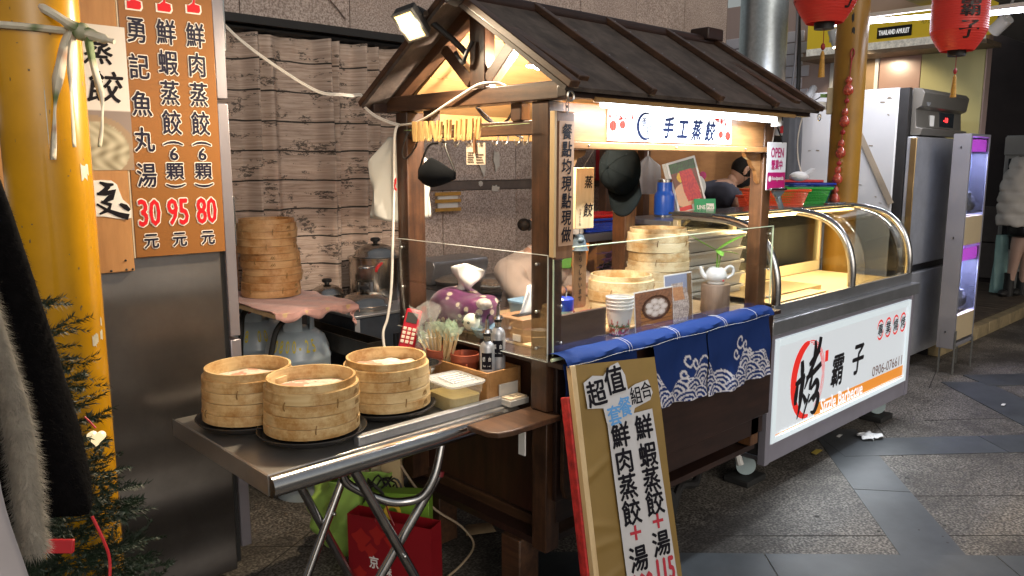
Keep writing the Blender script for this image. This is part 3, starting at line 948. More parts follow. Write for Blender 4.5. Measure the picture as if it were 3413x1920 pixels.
bz.build('bezel', pbr('grey bezel', (0.16, 0.15, 0.13), 0.4, 0.3, 0), fd)
MB().tube([fc - fn_ * 0.045 + fu * 0.05, fc - fn_ * 0.09, (1.84, 2.24, 2.03), (1.87, 2.2, 1.98)], 0.012, 8, sub=3).build('bracket', M['black_matt'], fd)
MB().sphere((1.77, 2.13, 2.16), (0.05, 0.05, 0.04), 14, 10).build('clamp', M['black_matt'], fd)
lamp('floodlight_lamp', 'AREA', tuple(fc + fn_ * 0.012), 27, (1.0, 0.80, 0.54), 0.066, 0.094, aim=tuple(fc + fn_), parent=fd)
MB().tube([(1.86, 2.25, 1.99), (1.85, 2.2, 1.95), (1.845, 2.18, 1.97), (1.86, 2.16, 2.02)], 0.008, 8, sub=5).build('cable_loop', M['black_cable'], fd)
# plank sign and the two hanging plaques
ps = thing('plank_sign', 'tall brown plank sign with hand inked characters chained to the front post', 'sign', (1.91, 1.77, 1.53))
MB().box(1.862, 1.757, 1.292, 1.945, 1.775, 1.765).build('plank', wood('sign plank', (0.30, 0.155, 0.075), (0.12, 0.055, 0.03), 'z', 0.8, 0.5, 0.2), ps, bev=0.003)
MB().box(1.872, 1.7545, 1.335, 1.942, 1.7568, 1.735).build('card', pbr('brown kraft card', (0.42, 0.25, 0.15), 0.6, 0, 0.08, 10), ps, smooth=False)
MB().box(1.8515, 1.756, 1.30, 1.8618, 1.776, 1.765).build('edge_batten', M['pale_wood_z'], ps)
pl = Plane((1.872, 1.7543, 1.335), (1, 0, 0), (0, 0, 1))
b_ = MB()
pl.column(b_, '餐點均現點現做', 0.036, 0.392, 0.046, 0.05, 0.055, bold=0.0011, skew=0.08, lift=0.0008)
b_.build('lettering', M['ink_black'], ps, smooth=False)
ch = MB()
for k in range(5):
	c = Vector((1.905, 1.752, 1.772 + k * 0.016)); h = (k % 2)
	ch.tube([c + Vector((0.006 * cos(a) * (1 - h), 0.006 * cos(a) * h, 0.011 * sin(a))) for a in [2 * pi * j / 10 for j in range(10)]], 0.0018, 5, closed=True)
ch.build('chain', M['screw'], ps)
pq = thing('wooden_plaque', 'wooden plaque with two black characters hanging on a string inside the counter', 'plaque', (2.23, 1.96, 1.47))
MB().obox((2.222, 1.96, 1.474), (0.047, -0.004, 0), (0.002, 0.011, 0), (0, 0, 0.112)).build('plaque_board', M['pale_wood_z'], pq, bev=0.002)
pl = Plane((2.175, 1.9525, 1.362), (1, -0.085, 0), (0, 0, 1))
b_ = MB(); pl.text(b_, '蒸', 0.062, 0.172, 0.042, 0.046, 0.002, bold=0.0007, skew=0.1); pl.text(b_, '餃', 0.062, 0.07, 0.044, 0.05, 0.002, bold=0.0007, skew=0.1)
pl.column(b_, '台湾手工製', 0.02, 0.075, 0.01, 0.011, 0.013, lift=0.002)
b_.build('lettering', M['ink_black'], pq, smooth=False)
MB().tube([(2.215, 1.955, 1.585), (2.218, 1.93, 1.62), (2.22, 1.90, 1.66)], 0.0012, 5).build('string', M['black_cable'], pq)
bell = thing('wind_bell', 'small blue grey iron wind bell between the two hanging plaques', 'wind bell', (2.205, 1.96, 1.32))
MB().lathe([(0.006, 1.343), (0.016, 1.338), (0.024, 1.315), (0.03, 1.293), (0.036, 1.283), (0.032, 1.283), (0.02, 1.31), (0.0, 1.325)], (2.205, 1.96, 0), 18).build('bell_body', pbr('blue grey iron', (0.07, 0.095, 0.11), 0.45, 0.3, 0.3, 30, bmp=0.3, bs_=80), bell)
MB().sphere((2.196, 1.945, 1.32), (0.014, 0.012, 0.012), 10, 8).build('figure', MT['blue grey iron'], bell)
MB().tube([(2.205, 1.96, 1.343), (2.207, 1.96, 1.362)], 0.0012, 5).build('string', M['black_cable'], bell)
p2 = thing('small_plaque', 'narrow wooden plaque with Japanese characters hanging below the wind bell', 'plaque', (2.2, 1.96, 1.2))
pts = []
for (cx, cz) in ((0.022, 0.145), (-0.022, 0.145), (-0.022, -0.065), (0.022, -0.065)):
	sx, sz = (1 if cx > 0 else -1), (1 if cz > 0 else -1)
	for k in range(5):
		a = radians({(1, 1): 0, (-1, 1): 90, (-1, -1): 180, (1, -1): 270}[(sx, sz)] + 22.5 * k)
		pts.append((cx + 0.012 * cos(a), cz + 0.012 * sin(a)))
MB().prism(pts, (2.205, 1.963, 1.182 - 0.04), (1, -0.06, 0), (0, 0, 1), 0.008).build('plaque_board', wood('plaque wood', (0.36, 0.19, 0.08), (0.2, 0.095, 0.035), 'z', 0.8, 0.5, 0.15), p2, bev=0.001)
pl = Plane((2.205, 1.9545, 1.182 - 0.04), (1, -0.06, 0), (0, 0, 1))
b_ = MB(); pl.column(b_, 'いらっしゃいませ', 0.0, 0.143, 0.021, 0.022, 0.0245, bold=0.0005, lift=0.0012); b_.build('lettering', M['ink_black'], p2, smooth=False)
# noren cloth over the front edge
def cloth_mat():
	m, nt, b = node_mat('blue noren cloth')
	a = nt.nodes.new('ShaderNodeAttribute'); a.attribute_name = 'ink'
	nt.links.new(a.outputs['Color'], b.inputs['Base Color'])
	b.inputs['Roughness'].default_value = 0.75
	b.inputs['Specular IOR Level'].default_value = 0.2
	bump(nt, b, noise(nt, coords(nt), 500.0, 2.0), 0.15)
	return m
nr = thing('noren_cloth', 'blue noren cloth with white wave pattern over the counter front', 'cloth', (2.5, 1.70, 0.95))
cm = cloth_mat()
BLUE = (0.009, 0.03, 0.14); PALE = (0.62, 0.60, 0.64)
def waves(x, z):
	"""seigaiha arcs along the hem with curling spray above; x, z in metres, hem at z = 0"""
	W = False
	hump = 0.105 + 0.04 * sin(x * 17.0 + 0.5) + 0.02 * sin(x * 41.0)
	if z < hump:
		best = None
		for row in range(4):
			zc = -0.055 + 0.042 * row
			for k in range(-1, 16):
				xc = k * 0.105 + (0.052 if row % 2 else 0) + 0.014 * sin(k * 2.3 + row)
				r = math.hypot(x - xc, (z - zc) * 1.15)
				if r < 0.07:
					best = r; break
			if best is not None:
				break
		if best is not None:
			W = (best % 0.020) < 0.0085
		else:
			W = (z > hump - 0.008)
		if abs(z - hump) < 0.0035:
			W = True
	for (cx, cz, r0, dr) in ((0.42, 0.155, 0.034, 0.2), (0.47, 0.14, 0.026, 1.2), (0.445, 0.105, 0.022, 0.6), (0.70, 0.16, 0.03, 0.1), (0.745, 0.14, 0.022, 0.9), (0.67, 0.11, 0.02, 0.4), (1.08, 0.19, 0.034, 0.3), (1.13, 0.165, 0.026, 0.8), (1.05, 0.14, 0.024, 0.4), (1.17, 0.13, 0.02, 0.2), (0.06, 0.17, 0.032, 0.3), (0.1, 0.12, 0.026, 0.5)):
		dx, dz = x - cx, z - cz
		r = math.hypot(dx, dz); a = math.atan2(dz, dx) + dr
		rr = r0 * (0.35 + 0.65 * (((a / (2 * pi)) % 1.0)))
		if r < r0 * 1.15 and abs(r - rr) < 0.0048:
			W = True
	return W
def cloth_panel(x0, x1, ztop, zbot, y, seed, name='drape', top=False):
	nx = max(8, int((x1 - x0) / 0.0045)); nz = max(8, int((ztop - zbot) / 0.0045))
	mb = MB(); ink = []
	for j in range(nz + 1):
		for i in range(nx + 1):
			x = x0 + (x1 - x0) * i / nx; b = j / nz
			fold = 0.012 * b * sin((x - x0) * 24 + seed) + 0.007 * b * sin((x - x0) * 51 + seed * 2)
			zb = zbot + 0.005 * sin((x - x0) * 9 + seed)
			z = ztop + (zb - ztop) * b
			mb.v.append((x, y - 0.012 * b - fold - 0.004 * sin(b * 9 + x * 13), z))
			ink.append(PALE if waves(x - 1.87, z - zbot) else BLUE)
	for j in range(nz):
		for i in range(nx):
			a = j * (nx + 1) + i
			mb.f.append((a, a + nx + 1, a + nx + 2, a + 1))
	mb.ink = ink
	return mb.build(name, cm, nr)
cloth_panel(1.868, 2.26, 0.948, 0.69, 1.722, 0.5)
cloth_panel(2.345, 2.70, 0.948, 0.685, 1.714, 1.4)
cloth_panel(2.706, 3.19, 0.948, 0.672, 1.712, 3.3)
# rolled upper band with stitched seams
prof = [(1.80, 0.966), (1.775, 0.978), (1.745, 0.981), (1.718, 0.975), (1.703, 0.968), (1.697, 0.957), (1.698, 0.946), (1.703, 0.943)]
top = MB(); ink = []
nx = 130
for i in range(nx + 1):
	x = 1.858 + (3.20 - 1.858) * i / nx
	for k, (y, z) in enumerate(prof):
		w = 0.003 * sin(x * 19 + k) + 0.002 * sin(x * 47 + k * 2)
		top.v.append((x, y + (w if k > 2 else 0), z + w * 0.6))
		ink.append((0.006, 0.028, 0.14))
for i in range(nx):
	for k in range(len(prof) - 1):
		a = i * len(prof) + k
		top.f.append((a, a + 1, a + 1 + len(prof), a + len(prof)))
top.ink = ink
top.build('rolled_band', cm, nr)
stc = MB()
for x in (2.18, 2.195, 2.47, 2.485, 2.80, 2.815, 3.05):
	stc.tube([(x, 1.775, 0.981), (x, 1.745, 0.984), (x, 1.716, 0.978), (x, 1.701, 0.97), (x, 1.694, 0.957), (x, 1.696, 0.944)], 0.0005, 4)
for (y, z) in ((1.6945, 0.948),):
	stc.tube([(1.86 + 0.05 * k, y + 0.003 * sin((1.86 + 0.05 * k) * 19 + 5) - 0.001, z + 0.002 * sin((1.86 + 0.05 * k) * 19 + 5)) for k in range(27)], 0.0004, 4)
stc.build('stitching', M['ink_white'], nr)
rail = thing('cloth_rod', 'thin pale rod carrying the blue noren cloth along the counter edge', 'rod', (2.5, 1.75, 0.955))
MB().cyl((1.85, 1.76, 0.958), (3.22, 1.76, 0.958), 0.006, n=8).build('rod', M['acrylic_edge'], rail)
# ================================================================== left edge of the picture
# yellow arcade pole with a cloth ribbon knotted round it
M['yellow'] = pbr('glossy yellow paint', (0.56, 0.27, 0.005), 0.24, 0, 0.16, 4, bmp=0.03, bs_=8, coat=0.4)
pole = thing('yellow_pole', 'glossy yellow steel pole in front of the menu board with cloth tied round it', 'pole', (0.55, 2.293, 0))
MB().cyl((0.55, 2.293, 0), (0.55, 2.293, 3.3), 0.099, n=64, caps=False).build('pole_shaft', M['yellow'], pole, ang=60)
scr = MB()
def on_pole(a, z, w, h, r=0.0997, c=(0.55, 2.293), n=4):
	"""a scrap of paper lying on the pole at angle a"""
	pts = []
	for k in range(n + 1):
		t = a - w / 2 + w * k / n
		pts.append((t, z - h / 2 * R.uniform(0.6, 1.1), z + h / 2 * R.uniform(0.6, 1.1)))
	P = []
	for t, z0, z1 in pts:
		P += [(c[0] + r * cos(t), c[1] + r * sin(t), z0), (c[0] + r * cos(t), c[1] + r * sin(t), z1)]
	scr.add(P, [(2 * i, 2 * i + 2, 2 * i + 3, 2 * i + 1) for i in range(n)])
for (a, z, w, h) in ((-0.92, 1.58, 0.22, 0.045), (-0.80, 1.585, 0.12, 0.03), (-1.05, 1.145, 0.12, 0.035), (-0.95, 1.15, 0.1, 0.03), (-0.75, 1.155, 0.12, 0.03), (-0.72, 1.19, 0.06, 0.025), (-1.75, 1.72, 0.02, 0.16)):
	on_pole(a, z, w, h)
sf = MB(); scr2, scr = scr, sf
for k in range(60):
	on_pole(R.uniform(-2.6, -0.4), R.uniform(0.7, 2.2), R.uniform(0.01, 0.05), R.uniform(0.002, 0.012), 0.0994, n=2)
sf.build('scuff_mark', pbr('grey scuff', (0.16, 0.10, 0.03), 0.6, 0, 0.4, 30), pole, smooth=False, kind='stuff'); scr = scr2
scr.build('paper_scrap', pbr('peeled tape', (0.6, 0.55, 0.42), 0.5, 0, 0.2, 40), pole, smooth=False, kind='stuff')
def ribbon_mat():
	m, nt, b = node_mat('patterned old ribbon')
	v = coords(nt)
	f = noise(nt, v, 9.0, 2.0, 0.5); g = noise(nt, v, 45.0, 3.0, 0.6)
	c = ramp(nt, f, ((0.36, (0.1, 0.15, 0.045)), (0.44, (0.56, 0.5, 0.38)), (0.58, (0.6, 0.55, 0.44)), (0.68, (0.30, 0.12, 0.05))))
	c = mixc(nt, g, c, (0.2, 0.15, 0.09), 'MULTIPLY') if False else c
	nt.links.new(c, b.inputs['Base Color'])
	b.inputs['Roughness'].default_value = 0.75
	bump(nt, b, g, 0.4, 0.002)
	return m
rb = thing('cloth_ribbon', 'twisted patterned cloth ribbon knotted round the yellow pole at the left', 'ribbon', (0.55, 2.2, 1.9))
rm = ribbon_mat()
MB().tube([(0.47, 2.33, 2.03), (0.512, 2.25, 1.995), (0.557, 2.185, 1.957), (0.60, 2.178, 1.93), (0.63, 2.17, 1.915), (0.655, 2.14, 1.902), (0.675, 2.118, 1.893)], [0.009, 0.01, 0.011, 0.014, 0.015, 0.012, 0.006], 8, sub=5).build('rope', rm, rb)
lp = MB().tube([(0.55 + 0.104 * cos(a), 2.293 + 0.104 * sin(a), 1.93 + 0.012 * sin(a)) for a in [2 * pi * k / 24 for k in range(24)]], 0.009, 7, closed=True)
lp.build('loop', rm, rb)
MB().sphere((0.62, 2.178, 1.918), (0.022, 0.02, 0.022), 12, 8).build('knot', rm, rb)
def strip(pts, w, nm):
	P = spline(pts, 6); mb = MB(); n = len(P)
	side = Vector((0.72, -0.69, 0))
	for i, p in enumerate(P):
		t = i / (n - 1); k = w * (0.55 + 0.45 * sin(pi * min(1, t * 1.4 + 0.15))) * (1 + 0.15 * sin(t * 17))
		s = (side * cos(0.5 * sin(t * 6)) + Vector((0.69, 0.72, 0)) * 0.6 * sin(t * 7)).normalized()
		mb.v += [tuple(p - s * k / 2), tuple(p + Vector((-.2, -.25, 0)) * 0.02), tuple(p + s * k / 2)]
	for i in range(n - 1):
		a = 3 * i
		mb.f += [(a, a + 1, a + 4, a + 3), (a + 1, a + 2, a + 5, a + 4)]
	mb.build(nm, rm, rb, solid=0.001)
strip([(0.602, 2.185, 1.925), (0.575, 2.188, 1.85), (0.556, 2.186, 1.775), (0.545, 2.183, 1.70), (0.535, 2.182, 1.61)], 0.028, 'hanging_strip')
strip([(0.606, 2.186, 1.92), (0.59, 2.176, 1.85), (0.583, 2.168, 1.75), (0.578, 2.158, 1.64)], 0.016, 'hanging_strip')
strip([(0.63, 2.165, 1.91), (0.632, 2.152, 1.85), (0.64, 2.13, 1.76), (0.634, 2.12, 1.70), (0.622, 2.115, 1.64)], 0.018, 'hanging_strip')
# tall stainless fridge, seen from its side
fr = thing('steel_fridge', 'tall stainless steel fridge carrying the brown menu board', 'fridge', (0.5, 3.08, 0))
fs = steel('fridge side steel', (0.17, 0.155, 0.145), 0.34, 'x', 0.05, 0.85)
nt_ = fs.node_tree; wv = noise(nt_, coords(nt_, (0.03, 0.03, 3.0)), 1.7, 0.0, 0.4)
b2 = nt_.nodes.new('ShaderNodeBump'); b2.inputs['Strength'].default_value = 0.9; b2.inputs['Distance'].default_value = 0.09
nt_.links.new(wv, b2.inputs['Height']); nt_.links.new(b2.outputs[0], nt_.nodes['Principled BSDF'].inputs['Normal'])
MB().box(-0.35, 2.72, 0.10, 1.166, 3.46, 2.35).build('cabinet', fs, fr, bev=0.004)
MB().box(1.166, 2.735, 0.12, 1.186, 3.44, 2.33).build('gasket', M['rubber'], fr)
for (z0, z1) in ((1.822, 2.33), (0.985, 1.806), (0.178, 0.972)):
	d_ = MB().box(1.187, 2.722, z0, 1.226, 3.45, z1).build('door', pbr('door edge metal', (0.33, 0.31, 0.35), 0.35, 0.6, 0.08, 4), fr, bev=0.003)
	MB().box(1.2265, 2.76, (z0 + z1) / 2 - 0.09, 1.25, 2.79, (z0 + z1) / 2 + 0.09).build('handle', M['chrome'], d_, bev=0.004)
for (x, y) in ((1.08, 2.80), (1.08, 3.38), (-0.25, 2.8), (-0.25, 3.38)):
	MB().cyl((x, y - 0.015, 0.04), (x, y + 0.015, 0.04), 0.04, n=20).build('caster', M['rubber'], fr)
	MB().box(x - 0.025, y - 0.022, 0.03, x + 0.025, y + 0.022, 0.1).build('caster_fork', M['alu'], fr) if x > 0 else None
# menu board
mn = thing('menu_board', 'brown menu board with three columns of outlined characters and red prices', 'menu board', (1.03, 2.71, 1.7))
MB().box(0.879, 2.700, 1.297, 1.178, 2.7135, 2.24).build('board', pbr('brown menu plastic', (0.28, 0.12, 0.036), 0.2, 0, 0.04, 4, coat=0.3), mn, bev=0.002)
MB().box(0.8735, 2.702, 1.297, 0.8786, 2.7135, 2.24).build('edge_strip', pbr('pale board edge', (0.6, 0.5, 0.36), 0.5, 0, 0), mn)
pl = Plane((0, 2.6995, 0), (1, 0, 0), (0, 0, 1))
def put(items, col, nm, ring=0.0, lift=0.0008, bold=0.0):
	mb = MB()
	for (t, x, z, w, h, rot) in items:
		pl.text(mb, t, x, z, w, h, lift=lift, ring=ring, bold=bold, rot=rot)
	mb.build(nm, col, mn, smooth=False)
blk, red = [], []
W_, H_ = 0.062, 0.078
for ch, z in zip('勇記魚丸湯', (2.017, 1.905, 1.79, 1.677, 1.564)):
	blk.append((ch, 0.929, z, W_, H_, 0))
for x, tops in ((1.02, '鮮蝦蒸餃'), (1.115, '鮮肉蒸餃')):
	for ch, z in zip(tops, (2.02, 1.925, 1.829, 1.734)):
		blk.append((ch, x, z, W_, H_, 0))
	blk.append(('(', x, 1.667, 0.012, 0.062, -pi / 2)); blk.append(('6', x, 1.632, 0.026, 0.04, 0))
	blk.append(('顆', x, 1.577, 0.058, 0.056, 0)); blk.append((')', x, 1.528, 0.012, 0.062, -pi / 2))
for x in (0.929, 1.021, 1.117):
	blk.append(('元', x, 1.351, 0.047, 0.05, 0))
for x, t in ((0.929, '30'), (1.021, '95'), (1.118, '80')):
	red.append((t, x, 1.442, 0.066, 0.085, 0))
put(blk, pbr('menu white outline', (0.8, 0.74, 0.66), 0.3, 0, 0), 'lettering_outline', ring=0.0042)
put(blk, pbr('menu black print', (0.014, 0.012, 0.03), 0.3, 0, 0), 'lettering', lift=0.0022, bold=0.0014)
put(red, MT['menu white outline'], 'price_outline', ring=0.0058)
put(red, pbr('menu red print', (0.62, 0.012, 0.02), 0.3, 0, 0), 'price', lift=0.0024, bold=0.0022)
hand = [(-0.022, -0.018), (0.016, -0.018), (0.021, -0.01), (0.02, 0.006), (0.004, 0.01), (0.006, 0.022), (0.0, 0.026), (-0.004, 0.012), (-0.014, 0.004), (-0.022, 0.004)]
for x, z in ((0.927, 2.098), (1.02, 2.102), (1.115, 2.11)):
	MB().flat([(x + a * 1.25, z + b * 1.25) for a, b in hand], pl.o, pl.u, pl.v, 0.0008).build('thumb_outline', MT['menu white outline'], mn, smooth=False)
	MB().flat([(x + a, z + b) for a, b in hand], pl.o, pl.u, pl.v, 0.0016).build('thumb_print', MT['menu red print'], mn, smooth=False)
# wooden board with the brush-lettered poster and the cut-out sticker
wb = thing('wooden_sign_board', 'plain wooden board with white dumpling poster, behind the yellow pole', 'sign board', (0.72, 2.716, 1.7))
MB().box(0.45, 2.7005, 1.256, 0.872, 2.7185, 2.24).build('board', wood('orange pine board', (0.50, 0.26, 0.10), (0.36, 0.17, 0.06), 'z', 0.5, 0.4, 0.12, coat=0.1), wb, bev=0.002)
pl2 = Plane((0.60, 2.6995, 1.580), (1, 0, 0), (0, 0, 1))   # poster 0.292 x 0.44
def poster(u, v):
	if v < 0.42 and u > 0.42:
		du, dv = (u - 0.62) / 0.42, (v - 0.14) / 0.24
		r = math.hypot(du, dv)
		if r < 0.82:
			n = sin(u * 37 + 3 * sin(v * 23)) * sin(v * 41 + u * 9)
			return (0.36 + 0.16 * n, 0.32 + 0.15 * n, 0.22 + 0.12 * n)
		if r < 1.0:
			return (0.30, 0.21, 0.13)
		return (0.24, 0.19, 0.17)
	return (0.66, 0.62, 0.58)
picture(pl2, 0, 0, 0.293, 0.44, 60, 90, poster, 0.0004).build('poster', attr_mat('matt poster print', 0.5), wb, smooth=False)
bm = MB()
pl2.text(bm, '蒸', 0.215, 0.365, 0.085, 0.085, 0.0012, bold=0.0018, skew=0.2); pl2.text(bm, '餃', 0.225, 0.255, 0.10, 0.095, 0.0012, bold=0.0018, skew=0.2)
bm.build('lettering', M['ink_black'], wb, smooth=False)
# cut-out character sticker
stk = [(0.70, 1.548), (0.775, 1.549), (0.79, 1.55), (0.82, 1.548), (0.836, 1.535), (0.842, 1.512), (0.85, 1.488), (0.868, 1.47), (0.874, 1.45), (0.872, 1.428), (0.85, 1.424), (0.82, 1.43), (0.79, 1.436), (0.70, 1.44)]
MB().prism(stk[::-1], (0, 2.7003, 0), (1, 0, 0), (0, 0, 1), 0.002).build('sticker', M['white_paper'], wb, smooth=False)
bm = MB(); o, u, v = (0, 2.6978, 0), (1, 0, 0), (0, 0, 1)
bm.ribbon([(0.785, 1.543), (0.806, 1.532), (0.826, 1.536)], [0.006, 0.018, 0.006], o, u, v, 0.0004)
bm.ribbon([(0.81, 1.531), (0.80, 1.519), (0.782, 1.507)], [0.016, 0.013, 0.01], o, u, v, 0.0005)
bm.ribbon([(0.775, 1.507), (0.80, 1.508), (0.826, 1.513), (0.815, 1.495), (0.792, 1.481)], [0.008, 0.015, 0.02, 0.02, 0.008], o, u, v, 0.0006)
bm.ribbon([(0.785, 1.483), (0.812, 1.472), (0.806, 1.457), (0.778, 1.444)], [0.008, 0.013, 0.013, 0.006], o, u, v, 0.0007)
bm.ribbon([(0.772, 1.476), (0.80, 1.456), (0.835, 1.44), (0.864, 1.431)], [0.006, 0.01, 0.016, 0.02], o, u, v, 0.0008)
bm.ribbon([(0.84, 1.474), (0.856, 1.464), (0.868, 1.452)], [0.008, 0.017, 0.01], o, u, v, 0.0009)
bm.build('brush_character', M['ink_black'], wb, smooth=False)
tk = MB()
for x, z in ((0.845, 1.292), (0.800, 1.262), (0.846, 1.262), (0.865, 1.262)):
	tk.sphere((x, 2.6995, z), 0.004, 8, 5)
tk.build('nail_hole', M['black'], wb)
# clothes hanging at the picture's left edge
black_fleece = pbr('black fleece', (0.004, 0.0035, 0.004), 1.0, 0, 0.5, 60, bmp=0.8, bs_=120, spec=0.1)
fur_m = pbr('grey brown fur', (0.34, 0.31, 0.26), 0.8, 0, 0.35, 40)
ct = thing('fleece_coat', 'black fleece coat with a pale grey fur collar at the left edge', 'coat', (0.2, 1.3, 1.0))
ring_r = [(1.66, 0.02, 0.02), (1.60, 0.075, 0.05), (1.52, 0.085, 0.05), (1.42, 0.095, 0.055), (1.32, 0.105, 0.06), (1.2, 0.118, 0.065), (1.12, 0.122, 0.065), (1.085, 0.12, 0.06), (1.078, 0.06, 0.03)]
FW, RT = Vector((0.688, 0.725, 0)), Vector((0.725, -0.688, 0))
cm_ = MB()
def coat_c(z):
	return Vector((0.192, 1.385, 0)) + RT * (0.0 + (1.6 - z) * 0.115)
for (z, a, b) in ring_r:
	for k in range(28):
		t = 2 * pi * k / 28
		p = coat_c(z) + RT * (a * cos(t)) + FW * (b * sin(t))
		w = 1 + 0.04 * sin(5 * t + z * 9)
		cm_.v.append((coat_c(z).x + (p.x - coat_c(z).x) * w, coat_c(z).y + (p.y - coat_c(z).y) * w, z + 0.004 * sin(6 * t)))
n = 28
for i in range(len(ring_r) - 1):
	for k in range(n):
		cm_.f.append((i * n + k, i * n + (k + 1) % n, (i + 1) * n + (k + 1) % n, (i + 1) * n + k))
cm_.build('coat_body', black_fleece, ct, ang=180)
def tuft(mb, p, d, L, w):
	d = Vector(d).normalized(); s = basis(d)[0] * w
	p = Vector(p)
	mb.add([p - s, p + s, p + d * L + Vector((0, 0, -0.2 * L))], [(0, 1, 2)])
fz = MB()
for i in range(14000):
	z = R.uniform(1.085, 1.64); t = R.uniform(0, 2 * pi)
	for q in range(len(ring_r) - 1):
		if ring_r[q][0] >= z >= ring_r[q + 1][0]:
			f = (ring_r[q][0] - z) / (ring_r[q][0] - ring_r[q + 1][0])
			a = ring_r[q][1] * (1 - f) + ring_r[q + 1][1] * f; b = ring_r[q][2] * (1 - f) + ring_r[q + 1][2] * f
	w = 1 + 0.04 * sin(5 * t + z * 9)
	p = coat_c(z) + (RT * (a * cos(t)) + FW * (b * sin(t))) * w
	nrm = (RT * cos(t) + FW * sin(t)) + Vector((R.uniform(-.6, .6), R.uniform(-.6, .6), R.uniform(-.8, .6)))
	tuft(fz, (p.x, p.y, z), nrm, R.uniform(0.004, 0.010), 0.0006)
fz.build('fleece_pile', black_fleece, ct, smooth=False, kind='stuff')
# fur collar strip
fp = spline([(0.185, 1.262, 1.58), (0.196, 1.235, 1.46), (0.210, 1.215, 1.36), (0.222, 1.195, 1.26), (0.222, 1.178, 1.17), (0.218, 1.16, 1.088)], 8)
MB().tube(fp, [0.017] * len(fp), 10).build('fur_collar', fur_m, ct)
fz = MB()
for i in range(11000):
	k = R.randrange(len(fp) - 1); p = fp[k].lerp(fp[k + 1], R.random()); t = R.uniform(0, 2 * pi)
	d = RT * cos(t) + FW * sin(t)
	q = p + d * 0.0165
	tuft(fz, q, d + Vector((R.uniform(-.5, .5), R.uniform(-.5, .5), R.uniform(-1.3, 0.1))), R.uniform(0.006, 0.016), 0.00045)
fz.build('fur_pile', fur_m, ct, smooth=False, kind='stuff')
gm = thing('satin_garment', 'pale satin garment hanging at the bottom left corner beside the fur collar', 'garment', (0.15, 1.05, 0.9))
sat = pbr('pale grey satin', (0.46, 0.42, 0.43), 0.3, 0, 0.1, 6, sheen=0.4)
g_ = MB()
def gfn(a, b):
	c = Vector((0.12, 1.13, 0)) + RT * (0.135 * (a - 0.25) + 0.01 * sin(b * 9)) + FW * (0.018 * sin(a * 11 + b * 3) - 0.02 * a)
	return (c.x, c.y, 1.50 - 0.52 * b + 0.0)
g_.grid(gfn, 30, 24)
g_.build('garment_body', sat, gm, solid=0.003)
MB().tube([(0.10, 1.095, 1.30), (0.104, 1.09, 1.2), (0.118, 1.082, 1.1), (0.118, 1.08, 1.0)], 0.008, 8, sub=4).build('red_piping', pbr('magenta piping', (0.4, 0.02, 0.06), 0.5, 0, 0.1), gm)
# artificial Christmas tree
xt = thing('christmas_tree', 'dark artificial Christmas tree in front of the yellow pole', 'tree', (0.38, 1.84, 0))
MB().cyl((0.38, 1.84, 0), (0.385, 1.845, 1.30), 0.016, 0.006, 10).build('trunk', pbr('dark green wire trunk', (0.02, 0.03, 0.015), 0.7, 0, 0.2), xt)
needle = pbr('artificial needle', (0.016, 0.032, 0.015), 0.55, 0, 0.5, 25)
nd = MB(); br = MB()
for lv in range(26):
	z = 1.30 - 1.22 * (lv / 25) ** 0.95
	rad = 0.04 + 0.40 * (1.31 - z) / 1.25
	cnt = 6 + int(rad * 36)
	for k in range(cnt):
		a = 2 * pi * k / cnt + lv * 0.7 + R.uniform(-0.2, 0.2)
		L = rad * R.uniform(0.75, 1.1)
		p0 = Vector((0.38, 1.84, z)); d = Vector((cos(a), sin(a), R.uniform(-0.25, 0.12)))
		p1 = p0 + d * L + Vector((0, 0, 0.02))
		br.cyl(p0, p1, 0.0025, 0.0012, 4, caps=False)
		twigs = [(p0, p1)]
		for j in range(int(3 + L * 34)):
			f = R.uniform(0.3, 0.95); q0 = p0.lerp(p1, f)
			b2 = a + R.choice((-1, 1)) * R.uniform(0.5, 0.9)
			twigs.append((q0, q0 + Vector((cos(b2), sin(b2), R.uniform(-0.2, 0.35))) * R.uniform(0.035, 0.07)))
		for (q0, q1) in twigs:
			dd = (q1 - q0); ln = dd.length; u_, v_, w_ = basis(dd)
			for j in range(int(ln * 620)):
				f = R.uniform(0.1, 1.0); t = R.uniform(0, 2 * pi)
				e = (u_ * cos(t) + v_ * sin(t)) * 0.9 + w_ * 0.7
				q = q0.lerp(q1, f); s = e.cross(w_).normalized() * 0.0014
				nd.add([q - s, q + s, q + e.normalized() * R.uniform(0.009, 0.017)], [(0, 1, 2)])
br.build('branch_wires', MT['dark green wire trunk'], xt, kind='stuff')
nd.build('needles', needle, xt, smooth=False, kind='stuff')
hr = thing('heart_ornament', 'glowing cream heart shaped ornament on the Christmas tree', 'ornament', (0.46, 1.74, 1.05))
hp = []
for k in range(28):
	t = 2 * pi * k / 28
	hp.append((0.0024 * 0.5 * 16 * sin(t) ** 3 * 0.9, 0.0021 * 0.5 * (13 * cos(t) - 5 * cos(2 * t) - 2 * cos(3 * t) - cos(4 * t))))
MB().prism(hp[::-1], Vector((0.458, 1.715, 1.048)), RT, (0, 0, 1), 0.012).build('heart', pbr('cream heart lamp', (0.7, 0.62, 0.42), 0.35, 0, 0, emit=(1, 0.8, 0.45), es=0.55), hr, bev=0.005)
MB().tube([(0.456, 1.72, 1.065), (0.447, 1.725, 1.08), (0.44, 1.73, 1.09)], 0.002, 5, sub=3).build('red_string', M['ink_red'], hr)
rr = thing('red_ribbon', 'thin red ribbon dangling on the lower Christmas tree branches', 'ribbon', (0.4, 1.5, 0.8))
MB().tube([(0.405, 1.60, 0.93), (0.418, 1.585, 0.88), (0.424, 1.58, 0.84), (0.416, 1.572, 0.78), (0.41, 1.57, 0.72)], 0.003, 6, sub=4).build('ribbon_strip', M['ink_red'], rr)
